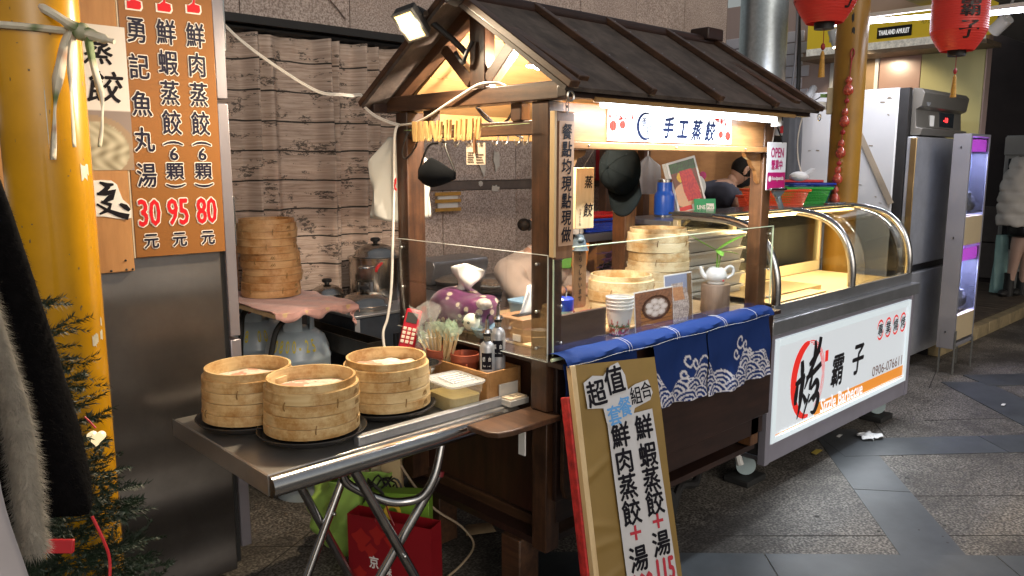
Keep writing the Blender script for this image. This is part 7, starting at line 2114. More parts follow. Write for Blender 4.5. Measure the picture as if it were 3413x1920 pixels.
MB().obox(c - CRr * 0.045 + Vector((0, 0, 0.035)), CRr * 0.022, CT * 0.016, Vector((0, 0, 0.012))).build('plug', pbr('green tape', (0.12, 0.25, 0.04), 0.5, 0, 0), sk, bev=0.003)
MB().tube([c - CRr * 0.08 + Vector((0, 0, -0.03)), c - CRr * 0.16 + Vector((0, 0, -0.06)), c - CRr * 0.2 + Vector((0, 0, -0.25)), c - CRr * 0.17 + Vector((0, 0, -0.45)), c - CRr * 0.06 + Vector((0, 0, -0.58)), c + Vector((0, 0, -0.63))], 0.004, 6, sub=5).build('plug_cable', M['white_cable'], sk)
MB().tube([c - CRr * 0.06 + Vector((0, 0, 0.03)), c - CRr * 0.12 + Vector((0, 0, 0.0)), c - CRr * 0.22 + Vector((0, 0, -0.01))], 0.004, 6, sub=4).build('plug_cable', M['black_cable'], sk)
# colanders on the counter
def colander(x, y, z, w, d, h, rz, m, label, nm='plastic_basket'):
	t = thing(nm, label, 'basket', (x, y, z), rz=rz, group='plastic baskets on the steel counter')
	ring = MB()
	a, b = rrect(w, d, 0.03), rrect(w * 0.86, d * 0.82, 0.03)
	k = len(a)
	rim = MB()
	for pts, zz in ((a, h), (rrect(w + 0.02, d + 0.02, 0.036), h), (rrect(w + 0.022, d + 0.022, 0.036), h - 0.012)):
		rim.v += [(p[0], p[1], zz) for p in pts]
	for j in range(2):
		for i in range(k):
			rim.f.append((j * k + i, (j + 1) * k + i, (j + 1) * k + (i + 1) % k, j * k + (i + 1) % k))
	rim.build('rim', m, t, local=True, solid=0.003)
	mesh = MB(); N = 90
	def per(pts, s):
		s = (s % 1.0) * len(pts); i = int(s) % len(pts); f = s - int(s)
		p, q = pts[i], pts[(i + 1) % len(pts)]
		return (p[0] + (q[0] - p[0]) * f, p[1] + (q[1] - p[1]) * f)
	def seg(pts, n):
		L = [0]
		for i in range(len(pts)):
			p, q = pts[i], pts[(i + 1) % len(pts)]; L.append(L[-1] + math.hypot(q[0] - p[0], q[1] - p[1]))
		out = []
		for j in range(n):
			s = L[-1] * j / n
			for i in range(len(pts)):
				if L[i] <= s <= L[i + 1] + 1e-9:
					f = (s - L[i]) / max(1e-9, L[i + 1] - L[i]); p, q = pts[i], pts[(i + 1) % len(pts)]
					out.append((p[0] + (q[0] - p[0]) * f, p[1] + (q[1] - p[1]) * f)); break
		return out
	A, B = seg(a, N), seg(b, N)
	for i in range(N):
		mesh.cyl((A[i][0], A[i][1], h - 0.004), (B[i][0], B[i][1], 0.004), 0.0026, n=4, caps=False)
	for q in range(6):
		f = (q + 0.5) / 6
		mesh.tube([(A[i][0] * (1 - f) + B[i][0] * f, A[i][1] * (1 - f) + B[i][1] * f, (h - 0.004) * (1 - f) + 0.004 * f) for i in range(0, N, 2)], 0.0024, 4, closed=True)
	mesh.build('lattice_wall', m, t, local=True, kind='stuff')
	MB().prism(b, (0, 0, 0), (1, 0, 0), (0, 1, 0), 0.005).build('base', m, t, local=True)
	return t
plast = lambda n, c: pbr(n, c, 0.32, 0, 0.05, 6, coat=0.2)
orange = plast('orange red plastic', (0.62, 0.06, 0.015)); green = plast('bright green plastic', (0.03, 0.42, 0.05)); bluep = plast('blue plastic', (0.015, 0.05, 0.42)); tealp = plast('dark teal plastic', (0.0, 0.12, 0.13))
colander(4.50, 2.42, 1.353, 0.34, 0.24, 0.095, -0.55, orange, 'orange red plastic basket nearest to the open sign on the steel counter')
colander(4.80, 2.43, 1.354, 0.34, 0.25, 0.10, -0.55, green, 'bright green plastic basket between the orange and blue ones')
colander(5.06, 2.52, 1.3545, 0.30, 0.25, 0.10, -0.55, tealp, 'dark teal plastic basket under the blue basket by the yellow pole')
colander(5.06, 2.52, 1.40, 0.31, 0.26, 0.075, -0.55, bluep, 'blue plastic basket stacked in the teal one by the yellow pole')
colander(4.82, 2.73, 1.302, 0.20, 0.16, 0.09, -0.5, orange, 'small orange red basket seen behind the right front post')
tbag = thing('tissue_pack', 'white tissue paper in an open red edged pack on the blue basket', 'tissue pack', (5.06, 2.54, 1.47))
MB().obox((5.06, 2.54, 1.487), CRr * 0.13, Ff * 0.06, Vector((0, 0, 0.008))).build('pack', M['ink_red'], tbag, bev=0.003)
MB().sphere((5.03, 2.54, 1.515), (0.08, 0.06, 0.035), 16, 10).build('tissue', pbr('crumpled tissue', (0.7, 0.7, 0.7), 0.8, 0, 0.05, 20, bmp=1.0, bs_=35), tbag)
MB().obox((5.06, 2.52, 1.53), CRr * 0.05 + Vector((0, 0, 0.03)), Ff * 0.04, Vector((0.02, 0, 0.012))).build('tissue', MT['crumpled tissue'], tbag, bev=0.004)
# big white freezer, its front towards the street
wf_ = thing('white_freezer', 'tall white sided freezer with steel doors, right of the yellow pole', 'freezer', (6.7, 2.75, 0))
MB().box(6.24, 2.40, 0.08, 7.3, 3.16, 2.16).build('cabinet', pbr('scuffed white enamel', (0.50, 0.50, 0.50), 0.35, 0, 0.05, 2, coat=0.1), wf_, bev=0.012)
MB().box(6.237, 2.86, 0.2, 6.2395, 2.866, 2.0).build('panel_seam', M['black'], wf_)
sc_ = MB()
for k in range(26):
	y, z = R.uniform(2.45, 3.1), R.choice((R.uniform(1.30, 1.75), R.uniform(1.95, 2.12)))
	sc_.obox((6.2385, y, z), (0.0006, 0, 0), (0, R.uniform(0.004, 0.02), R.uniform(-.004, .004)), (0, 0, R.uniform(0.0015, 0.006)))
sc_.build('scuff_mark', pbr('rust scuff', (0.2, 0.16, 0.11), 0.7, 0, 0.3, 30), wf_, smooth=False, kind='stuff')
MB().box(6.245, 2.33, 0.10, 6.30, 2.399, 2.155).build('door_frame', M['black_matt'], wf_)
MB().box(6.255, 2.262, 0.83, 7.28, 2.328, 1.80).build('door', M['steel_z'], wf_, bev=0.008)
MB().box(6.255, 2.262, 0.10, 7.28, 2.328, 0.77).build('door', M['steel_z'], wf_, bev=0.008)
MB().box(6.26, 2.29, 0.775, 7.28, 2.327, 0.825).build('handle_recess', M['black'], wf_)
MB().box(6.249, 2.255, 0.84, 6.262, 2.30, 1.79).build('door_edge', pbr('warm brass edge', (0.42, 0.3, 0.15), 0.3, 0.9, 0.1), wf_, bev=0.003)
prof = [(0.0, 1.81), (-0.075, 1.81), (-0.085, 1.86), (-0.04, 1.87), (-0.03, 2.0), (-0.07, 2.02), (-0.085, 2.12), (-0.06, 2.15), (0.0, 2.155)]
MB().prism([(a, b) for a, b in prof], (6.30, 2.328, 0), (0, 1, 0), (0, 0, 1), 0.98).build('control_box', pbr('bronze grey panel', (0.17, 0.16, 0.14), 0.35, 0.4, 0.08, 5), wf_, bev=0.004)
cpn = Plane((6.30, 2.2905, 1.87), (1, 0, 0), (0, 0, 1))
MB().box(6.78, 2.286, 1.885, 7.08, 2.2975, 1.995).build('display', pbr('dark display', (0.02, 0.025, 0.03), 0.12, 0, 0), wf_)
d_ = MB(); cpd = Plane((6.78, 2.2855, 1.885), (1, 0, 0), (0, 0, 1)); cpd.text(d_, '-18', 0.12, 0.055, 0.09, 0.035, 0.001, bold=0.002); d_.build('digits', emit_mat('red led digits', (1, 0.03, 0.03), 3.0), wf_, smooth=False)
MB().box(6.58, 2.288, 1.885, 6.66, 2.2975, 1.965).build('sticker', M['white_paper'], wf_)
MB().lathe([(0.0, 0.0), (0.05, 0.0), (0.05, 0.003), (0.0, 0.003)], (6.42, 2.256, 2.075), 24, axis=(0, -1, 0)).build('round_badge', pbr('silver badge', (0.5, 0.52, 0.55), 0.3, 0.6, 0.4, 60), wf_)
MB().box(6.5, 2.285, 1.862, 7.0, 2.2965, 1.872).build('vent_slot', M['black'], wf_)
fsh = thing('shadow_strip', 'shadow falling diagonally across the white freezer side, built as a brown strip', 'strap', (6.23, 2.6, 1.7))
MB().obox((6.228, 2.585, 1.66), (0.002, 0, 0), Vector((0, -0.185, -0.36)), Vector((0, 0.02, -0.010))).build('strap', pbr('brown shadow strip', (0.26, 0.21, 0.15), 0.8, 0, 0.2, 5), fsh)  # diagonal shadow on the freezer side, built as a thin brown strip
# vending cabinet with violet lamps
vc = thing('locker_cabinet', 'slim grey cabinet with violet lit windows standing on angle iron legs', 'cabinet', (6.75, 2.05, 0))
gp = pbr('grey painted board', (0.17, 0.165, 0.18), 0.5, 0, 0.05, 4)
MB().box(6.50, 2.0, 0.20, 6.53, 2.22, 1.82).build('side_panel', gp, vc, bev=0.003)
MB().box(6.92, 2.0, 0.20, 6.95, 2.22, 1.82).build('side_panel', gp, vc, bev=0.003)
MB().box(6.53, 2.20, 0.20, 6.92, 2.22, 1.82).build('back_panel', pbr('pale blue lining', (0.5, 0.58, 0.75), 0.4, 0, 0.05), vc)
MB().box(6.53, 2.0, 1.80, 6.92, 2.20, 1.82).build('top_panel', gp, vc)
for (z0, z1, kind) in ((0.20, 0.25, 'f'), (0.25, 0.47, 'b'), (0.98, 1.22, 'b')):
	MB().box(6.535, 1.998, z0 + 0.012, 6.915, 2.19, z1 - 0.012).build('drawer_front' if kind == 'b' else 'plinth', pbr('tan panel', (0.42, 0.33, 0.2), 0.6, 0, 0.05) if kind == 'b' else gp, vc, bev=0.003)
for (z0, z1) in ((0.48, 0.97), (1.23, 1.79)):
	MB().box(6.55, 2.02, z1 - 0.10, 6.90, 2.06, z1 - 0.01).build('violet_lamp', emit_mat('violet led', (0.75, 0.12, 0.95), 2.2), vc)
	lamp('violet_window_lamp', 'AREA', (6.73, 2.08, z1 - 0.11), 14, (0.45, 0.5, 1.0), 0.3, 0.1, aim=(6.73, 2.1, z0), parent=vc)
	MB().tube([(6.62, 2.10, z1 - 0.1), (6.60, 2.08, z1 - 0.25), (6.66, 2.08, z1 - 0.32), (6.70, 2.1, z1 - 0.2)], 0.008, 6, sub=4).build('white_cord', M['white_cable'], vc)
	MB().box(6.58, 2.06, z0 + 0.02, 6.74, 2.16, z0 + 0.16).build('prize_box', M['white_plastic'], vc, bev=0.008)
	MB().sphere((6.80, 2.1, z0 + 0.07), (0.05, 0.05, 0.06), 12, 8).build('prize_toy', pbr('grey toy', (0.25, 0.24, 0.25), 0.6, 0, 0.3), vc)
	MB().box(6.532, 2.002, z0, 6.918, 2.005, z1).build('window_glass', M['glass'], vc, smooth=False)
for (x, y) in ((6.52, 2.01), (6.93, 2.01), (6.52, 2.2), (6.93, 2.2)):
	MB().box(x - 0.02, y - 0.02, 0.0, x + 0.02, y - 0.016, 0.34 if x < 6.6 else 0.24).build('angle_leg', pbr('punched angle iron', (0.15, 0.15, 0.14), 0.6, 0.5, 0.3, 60) if (x, y) == (6.52, 2.01) else MT['punched angle iron'], vc)
vc.scale = (1, 0.55, 1); vc.location.y -= 0.055
for z in (0.33, 1.05, 1.72):
	MB().sphere((6.498, 2.06, z), 0.009, 10, 6).build('bolt', M['black'], vc)
# lanterns
lm = pbr('red lantern silk', (0.58, 0.035, 0.025), 0.4, 0, 0.06, 8, emit=(0.6, 0.04, 0.03), es=0.05)
ltm = pbr('lantern black ink', (0.02, 0.012, 0.012), 0.5, 0, 0)
def lantern(c, zb, label, rot):
	t = thing('red_lantern', label, 'lantern', (c[0], c[1], zb), group='red paper lanterns')
	H, Rm = 0.44, 0.15
	prof = []
	for k in range(133):
		f = k / 132; z = 0.028 + f * H
		e = min(1, sin(pi * (0.14 + 0.72 * f)) * 1.18) ** 0.8
		prof.append((Rm * e + 0.0022 * abs(sin(pi * f * 33)), z))
	MB().lathe(prof, (0, 0, 0), 44).build('shade', lm, t, local=True, ang=180)
	MB().lathe([(0.0, 0.0), (0.048, 0.0), (0.05, 0.032), (0.0, 0.032)], (0, 0, 0), 24).build('bottom_cap', M['black_matt'], t, local=True)
	MB().lathe([(0.0, H + 0.024), (0.05, H + 0.024), (0.048, H + 0.06), (0.0, H + 0.06)], (0, 0, 0), 24).build('top_cap', M['black_matt'], t, local=True)
	MB().tube([(0, 0, H + 0.06), (0, 0, H + 0.35)], 0.003, 6).build('cord', M['black_cable'], t, local=True)
	def rad(z):
		f = max(0, min(1, (z - 0.028) / H)); i = min(131, int(f * 132)); return prof[i][0] + 0.0035
	for q in range(3):
		mb = MB(); a0 = rot + q * 2 * pi / 3 * 0.9
		for i, ch_ in enumerate('烤霸子'):
			vs, fs, *_ = glyph(ch_)
			sz = 0.11; zc = 0.37 - 0.118 * i
			P = []
			for (gx, gy) in vs:
				z = zc + (gy - 0.38) * sz; a = a0 + (gx - 0.5) * sz * 1.05 / Rm
				P.append((rad(z) * cos(a), rad(z) * sin(a), z))
			mb.add(P, fs)
			for dx in (-0.0035, 0.0035):
				mb.add([((math.hypot(x, y) + 0.0003) * cos(math.atan2(y, x) + dx / Rm), (math.hypot(x, y) + 0.0003) * sin(math.atan2(y, x) + dx / Rm), z + 0.002) for x, y, z in P], fs)
		mb.build('lettering', ltm, t, local=True, smooth=False)
	MB().tube([(0, 0, 0.0), (0.002, 0, -0.06), (0, 0, -0.10)], 0.0022, 6).build('tassel_cord', rs, t, local=True)
	MB().sphere((0, 0, -0.085), (0.014, 0.01, 0.018), 12, 8).build('tassel_knot', rs, t, local=True)
	MB().lathe([(0.004, -0.105), (0.010, -0.12), (0.011, -0.15), (0.017, -0.235), (0.0, -0.235)], (0, 0, 0), 14).build('tassel', pbr('golden tassel', (0.5, 0.26, 0.04), 0.6, 0, 0.3, 90), t, local=True)
	return t
lantern((4.0, 1.93), 2.27, 'red paper lantern hanging over the stall roof, left of the yellow pole', -1.75)
lantern((5.19, 1.69), 2.222, 'red paper lantern hanging right of the yellow pole, in front of the freezer', -2.45)
# duct, fascia and lamps of the shop behind
du = thing('vent_duct', 'galvanised round vent duct rising beside the granite wall', 'duct', (6.85, 3.9, 0))
MB().cyl((6.80, 3.85, 1.9), (6.80, 3.85, 3.4), 0.21, n=32).build('duct_pipe', pbr('galvanised sheet', (0.42, 0.47, 0.5), 0.35, 0.75, 0.15, 30), du, ang=60)
MB().tube([(6.95, 3.62, 3.2), (7.0, 3.6, 2.6), (7.02, 3.6, 2.3), (6.9, 3.55, 2.0)], 0.02, 8, sub=5).build('black_conduit', M['black_cable'], du)
MB().tube([(6.88, 3.58, 3.2), (6.9, 3.58, 2.5), (6.75, 3.55, 2.05)], 0.012, 8, sub=5).build('grey_conduit', M['alu'], du)
ow = thing('wall_outlet', 'white wall outlet on the foam bricks, left of the vent duct', 'outlet', (6.5, 4.0, 2.4))
MB().box(6.30, 3.975, 2.30, 6.37, 3.995, 2.42).build('outlet_plate', M['white_plastic'], ow, bev=0.004)
MB().cyl((6.335, 3.98, 2.0), (6.335, 3.98, 2.3), 0.01, n=8).build('outlet_pipe', M['alu'], ow)
fa = thing('shop_fascia', 'yellow and patterned shop fascia with a black name plate over the pink panels', 'shop sign', (7.7, 2.9, 2.8))
MB().box(7.74, 2.30, 2.72, 8.0, 3.9, 2.98).build('fascia_box', pbr('yellow fascia', (0.60, 0.42, 0.02), 0.35, 0, 0.04, 3, emit=(1, .7, .05), es=0.12), fa)
MB().box(7.735, 2.30, 2.64, 7.7395, 3.9, 2.72).build('patterned_strip', None or pbr('patterned strip', (0.60, 0.55, 0.46), 0.4, 0, 0.75, 16, emit=(1, 0.95, 0.85), es=0.15), fa)
MB().box(7.60, 2.25, 2.60, 8.0, 3.9, 2.635).build('soffit_board', pbr('brown soffit board', (0.20, 0.15, 0.10), 0.6, 0, 0.2), fa)
MB().box(7.72, 2.905, 2.745, 7.734, 3.215, 2.845).build('name_plate', M['black'], fa, bev=0.01)
pf = Plane((7.7195, 3.215, 2.745), (0, -1, 0), (0, 0, 1)); w_ = MB(); pf.text(w_, 'THAILAND AMULET', 0.155, 0.05, 0.27, 0.042, 0.001, bold=0.0016); w_.build('lettering', pbr('lit white letters', (0.75, 0.75, 0.72), 0.4, 0, 0, emit=(1, 1, 1), es=0.3), fa, smooth=False)
pf = Plane((7.7395, 2.86, 2.84), (0, -1, 0), (0, 0, 1)); w_ = MB()
for i, c_ in enumerate('心靈相古'):
	pf.text(w_, c_, 0.05 + 0.055 * i, 0.02, 0.045, 0.045, 0.001)
w_.build('lettering', pbr('brown letters', (0.22, 0.13, 0.02), 0.5, 0, 0), fa, smooth=False)
tubm = emit_mat('lit violet white tube', (0.86, 0.86, 1.0), 9.0)
for (p, q, lab) in (((5.75, 2.80, 2.592), (5.75, 2.04, 2.56), 'lit white tube light crossing behind the yellow pole and right lantern'), ((5.75, 1.745, 2.535), (5.75, 0.9, 2.52), 'lit white tube light running out at the top right corner')):
	t = thing('tube_light', lab, 'tube light', p, group='tube lights under the arcade ceiling')
	MB().cyl(p, q, 0.016, n=12).build('tube', tubm, t)
	MB().box(5.735, min(p[1], q[1]), p[2] + 0.012, 5.775, max(p[1], q[1]), p[2] + 0.04).build('tube_holder', M['white_plastic'], t)
	MB().cyl(Vector(q) + Vector((0, 0.0, 0)), Vector(q) + Vector((0, -0.03, 0)), 0.018, n=12).build('end_cap', M['alu'], t)
	m_ = (Vector(p) + Vector(q)) / 2
	lamp('tube_lamp', 'AREA', tuple(m_ + Vector((0, 0, -0.03))), 13, (0.88, 0.90, 1.0), 0.95, 0.03, aim=tuple(m_ + Vector((0.15, 0, -1.5))), parent=t)
sl = thing('spot_lamp', 'white track spotlight shining on the covered panels, left of the pole', 'spotlight', (7.25, 3.4, 2.7))
MB().cyl((7.25, 3.42, 2.80), (7.28, 3.38, 2.66), 0.042, n=20).build('spot_body', M['white_plastic'], sl)
MB().cyl((7.281, 3.379, 2.659), (7.284, 3.376, 2.645), 0.038, n=20).build('spot_lens', emit_mat('warm spot lens', (1, 0.82, 0.55), 12.0), sl)
MB().tube([(7.25, 3.42, 2.80), (7.4, 3.5, 2.78), (7.6, 3.6, 2.75)], 0.01, 7).build('spot_arm', M['white_plastic'], sl)
lamp('spot_lamp_light', 'SPOT', (7.29, 3.37, 2.63), 25, (1.0, 0.80, 0.55), 0.03, aim=(8.0, 3.25, 1.9), parent=sl, spot=radians(95))
s2 = thing('spot_lamp', 'unlit white track spotlight right behind the right lantern', 'spotlight', (7.0, 1.9, 2.7))
MB().cyl((7.0, 2.03, 2.60), (6.95, 1.93, 2.68), 0.05, n=20).build('spot_body', M['white_plastic'], s2)
MB().tube([(6.95, 1.93, 2.68), (7.1, 1.95, 2.82), (7.2, 1.95, 2.9)], 0.01, 7).build('spot_arm', M['white_plastic'], s2)
# far fridge by the passer-by
ff = thing('glass_fridge', 'white framed glass door fridge at the far end of the deck', 'fridge', (10.7, 2.5, 0.12))
MB().box(10.52, 2.05, 0.14, 11.1, 2.82, 1.92).build('cabinet', pbr('white fridge enamel', (0.5, 0.5, 0.48), 0.4, 0, 0.04), ff, bev=0.01)
MB().box(10.49, 2.10, 0.62, 10.518, 2.77, 1.66).build('glass_door', pbr('dark fridge glass', (0.04, 0.045, 0.05), 0.1, 0, 0.2), ff, bev=0.004)
MB().box(10.485, 2.05, 1.70, 10.517, 2.82, 1.90).build('header', MT['white fridge enamel'], ff, bev=0.006)
for z in (0.2, 0.42):
	MB().box(10.49, 2.08, z, 10.517, 2.79, z + 0.19).build('drawer', MT['white fridge enamel'], ff, bev=0.006)
MB().box(10.44, 2.74, 1.05, 10.488, 2.765, 1.3).build('handle', M['chrome'], ff, bev=0.004)
for z in (0.9, 1.2, 1.45):
	MB().box(10.5195, 2.12, z, 10.521, 2.75, z + 0.012).build('shelf', M['alu'], ff) 
# pink stool leg just visible beyond the cabinet
pkst = thing('pink_stool', 'pink plastic stool standing on the deck behind the slim cabinet', 'stool', (8.3, 2.6, 0.12))
for (x, y) in ((8.2, 2.5), (8.45, 2.5), (8.2, 2.75), (8.45, 2.75)):
	MB().cyl((x, y, 0.122), (8.325 + (x - 8.325) * 0.75, 2.625 + (y - 2.625) * 0.75, 0.56), 0.016, n=8).build('leg', pbr('pink plastic', (0.5, 0.06, 0.15), 0.4, 0, 0) if (x, y) == (8.2, 2.5) else MT['pink plastic'], pkst)
MB().lathe([(0.0, 0.0), (0.15, 0.0), (0.16, -0.02), (0.15, -0.03), (0.0, -0.01)], (8.325, 2.625, 0.585), 20).build('seat', MT['pink plastic'], pkst)
# litter on the pavement
ls = thing('tissue_scrap', 'crumpled white tissue on the paving in front of the lit sign', 'tissue', (4.62, 1.84, 0))
def tsf(a, b):
	x, y = a - 0.5, b - 0.5
	return (4.62 + 0.14 * x + 0.02 * sin(b * 9), 1.80 + 0.10 * y + 0.015 * sin(a * 7), 0.012 + 0.014 * abs(sin(a * 8 + b * 5)) * (1 - abs(x)))
MB().grid(tsf, 14, 12).build('tissue_sheet', MT['crumpled tissue'], ls, solid=0.001)
for (x, y, s, lab, c) in ((4.5, 1.93, 0.03, 'small paper slip on the paving under the lit cart', 'ink_white'), (4.15, 1.90, 0.05, 'flattened yellow wrapper on the paving under the lit cart', None), (5.9, 1.45, 0.03, 'pale paper slip on the dark paving near the slim cabinet', 'ink_white')):
	t = thing('paper_scrap', lab, 'litter', (x, y, 0))
	MB().flat([(x - s, y - s * .4), (x + s, y - s * .2), (x + s * .7, y + s * .4), (x - s * .8, y + s * .3)], (0, 0, 0), (1, 0, 0), (0, 1, 0), 0.012).build('scrap', M[c] if c else pbr('yellow wrapper', (0.45, 0.33, 0.06), 0.5, 0, 0.3, 30), t, solid=0.001, smooth=False)
# ================================================================== things standing on the stall's counter
CZ = 0.9565
bC = basket('bamboo_steamer', 0.137, 0.042, 0.042, 0.02, M['bamboo_new'], 'topmost of the tall stack of pale steamers on the counter', 'pale steamers on the counter')
ln = ['bottom of the tall stack of pale steamers on the counter', 'second from the bottom of the tall stack of pale steamers', 'second from the top of the tall stack of pale steamers']
tx, ty = 2.965, 2.16
for k in range(3):
	dup(bC, (tx + (0.01, -0.005, 0.006)[k], ty + (0, 0.006, -0.004)[k], CZ + 0.0845 * k), rz=(0.2, -0.7, 1.5)[k], label=ln[k])
dup(bC, (2.60, 2.07, CZ), rz=0.5, label='bottom of the short stack of two pale steamers behind the paper cups')
dup(bC, (2.598, 2.073, CZ + 0.0845), rz=-0.4, label='top of the short stack of two pale steamers behind the paper cups')
bC.location = (tx, ty, CZ + 0.0845 * 3); bC.rotation_euler = (0, 0, -0.15)
# crates
crate_m = pbr('cream crate plastic', (0.52, 0.50, 0.43), 0.45, 0, 0.04, 6)
cr = None
for k in range(5):
	z = 0.905 + 0.066 * k
	lab = ['bottom cream dough crate of the stack behind the teapot', 'second cream dough crate from the bottom of the stack', 'middle cream dough crate of the stack behind the teapot', 'second cream dough crate from the top of the stack', 'topmost cream dough crate of the stack behind the plant'][k]
	if cr is None:
		cr = thing('dough_crate', lab, 'crate', (3.52, 2.38, z), rz=0.0, group='cream dough crates')
		loft([(rrect(0.50, 0.36, 0.03), 0.0), (rrect(0.52, 0.38, 0.03), 0.052), (rrect(0.545, 0.405, 0.035), 0.053), (rrect(0.545, 0.405, 0.035), 0.064), (rrect(0.525, 0.385, 0.03), 0.064), (rrect(0.49, 0.35, 0.03), 0.006)]).build('crate_body', crate_m, cr, local=True, ang=50)
		for s in (-1, 1):
			MB().box(s * 0.268 - 0.012, -0.06, 0.03, s * 0.268 + 0.012, 0.06, 0.05).build('grip', crate_m, cr, local=True, bev=0.003)
	else:
		dup(cr, (3.52 + (0.004, -0.006, 0.003, 0.0)[k - 1], 2.38, z), label=lab)
lid = thing('dough_crate_cover', 'closed flat cream cover with a steel clip on the topmost dough crate', 'cover', (3.52, 2.38, 1.237))
loft([(rrect(0.55, 0.41, 0.036), 0.0), (rrect(0.55, 0.41, 0.036), 0.008), (rrect(0.50, 0.36, 0.03), 0.014)]).build('cover_plate', crate_m, lid, local=True)
MB().box(-0.06, -0.02, 0.0145, 0.08, 0.0, 0.022).build('clip', M['steel_n'], lid, local=True, bev=0.002)
stl = thing('crate_trolley', 'low dark stool carrying the cream dough crates', 'stool', (3.52, 2.38, 0))
MB().box(3.33, 2.24, 0.87, 3.45, 2.52, 0.90).build('top', M['black_matt'], stl); MB().box(3.45, 2.46, 0.60, 3.80, 2.468, 0.90).build('apron', M['black_matt'], stl)
# log, teapot planter
lg = thing('wood_log', 'short grey wooden log under the white teapot planter', 'log', (3.04, 1.895, CZ))
MB().lathe([(0.0, 0.0), (0.062, 0.0), (0.0635, 0.003), (0.0625, 0.06), (0.0635, 0.128), (0.061, 0.131), (0.0, 0.131)], (3.04, 1.895, 0.9455), 28).build('log_body', wood('grey log', (0.34, 0.24, 0.17), (0.2, 0.13, 0.09), 'z', 0.8, 0.6, 0.3), lg, ang=50)
tpz = 1.077
tp_ = thing('teapot_planter', 'small white teapot used as a planter on the log', 'teapot', (3.04, 1.895, tpz))
MB().lathe([(0.0, 0.0), (0.036, 0.0), (0.039, 0.004), (0.037, 0.012), (0.045, 0.018), (0.048, 0.035), (0.043, 0.055), (0.030, 0.07), (0.022, 0.074), (0.02, 0.07), (0.03, 0.06), (0.0, 0.055)], (0, 0, 0), 32).build('teapot_body', pbr('white glazed china', (0.74, 0.75, 0.74), 0.12, 0, 0, coat=0.5), tp_, local=True, ang=60)
ax = Vector((0.725, -0.688, 0))
MB().tube([-ax * 0.036 + Vector((0, 0, 0.022)), -ax * 0.058 + Vector((0, 0, 0.04)), -ax * 0.068 + Vector((0, 0, 0.066)), -ax * 0.073 + Vector((0, 0, 0.076))], [0.013, 0.011, 0.009, 0.008], 10, sub=4).build('spout', MT['white glazed china'], tp_, local=True)
MB().tube([ax * 0.036 + Vector((0, 0, 0.06)), ax * 0.058 + Vector((0, 0, 0.077)), ax * 0.075 + Vector((0, 0, 0.066)), ax * 0.073 + Vector((0, 0, 0.042)), ax * 0.048 + Vector((0, 0, 0.022))], 0.0065, 8, sub=5).build('handle', MT['white glazed china'], tp_, local=True)
MB().sphere(ax * 0.02 + Vector((-0.025, -0.029, 0.018)), 0.005, 8, 6).build('heart_mark', M['ink_red'], tp_, local=True)
plt = thing('green_plant', 'young bright green plant with three long leaves in the teapot', 'plant', (3.04, 1.895, 1.14))
lf = pbr('bright leaf green', (0.18, 0.42, 0.04), 0.4, 0, 0.15, 12)
MB().tube([(3.04, 1.895, 1.13), (3.042, 1.893, 1.19), (3.04, 1.895, 1.225)], 0.0035, 8, sub=4).build('stem', lf, plt)
MB().tube([(3.045, 1.89, 1.13), (3.05, 1.886, 1.18), (3.06, 1.88, 1.22)], 0.0025, 8, sub=4).build('stem', lf, plt)
def leaf(p0, d, L, w, droop):
	p0 = Vector(p0); d = Vector(d).normalized(); s = d.cross(Vector((0, 0, 1))).normalized()
	mb = MB()
	for i in range(11):
		t = i / 10
		c = p0 + d * L * t + Vector((0, 0, droop * t * t))
		ww = w * sin(pi * min(1, t * 0.94 + 0.06)) ** 0.75
		mb.v += [tuple(c - s * ww + Vector((0, 0, 0.2 * ww))), tuple(c), tuple(c + s * ww + Vector((0, 0, 0.2 * ww)))]
	for i in range(10):
		a = 3 * i
		mb.f += [(a, a + 1, a + 4, a + 3), (a + 1, a + 2, a + 5, a + 4)]
	mb.build('leaf', lf, plt, solid=0.001)
leaf((3.04, 1.895, 1.225), (-0.72, 0.60, 0.35), 0.125, 0.019, 0.02)
leaf((3.04, 1.895, 1.225), (0.74, -0.60, 0.62), 0.15, 0.021, -0.015)
leaf((3.05, 1.885, 1.215), (0.74, -0.65, 0.12), 0.085, 0.018, -0.02)
leaf((3.04, 1.895, 1.225), (-0.3, -0.6, -0.15), 0.05, 0.016, -0.012)
# photo cards propped on the front edge
def dumpl(u, v):
	x, y = u - 0.55, (v - 0.50) * 1.25
	r = math.hypot(x * 1.1, y)
	n = 0.5 + 0.5 * sin(u * 31 + 4 * sin(v * 19)) * sin(v * 37 + 3 * sin(u * 13))
	r = math.hypot(x * 1.05, y - 0.06)
	if r < 0.33:
		best = 9
		for k in range(8):
			q = (0, 0) if k == 0 else (0.2 * cos(k * 0.9), 0.2 * sin(k * 0.9))
			best = min(best, math.hypot(x - q[0], y - 0.06 - q[1]))
		if best < 0.10:
			k = 1 - best / 0.14
			return (0.42 + 0.36 * k, 0.34 + 0.34 * k, 0.29 + 0.33 * k)
		return (0.20, 0.12, 0.085)
	if r < 0.40:
		return (0.06, 0.022, 0.01)
	if abs(x) < 0.42 and -0.62 < y < 0.06:
		return (0.36, 0.15, 0.04) if (v * 9) % 1 > 0.12 else (0.12, 0.045, 0.015)
	return (0.17 + 0.14 * n, 0.075 + 0.07 * n, 0.045 + 0.03 * n)
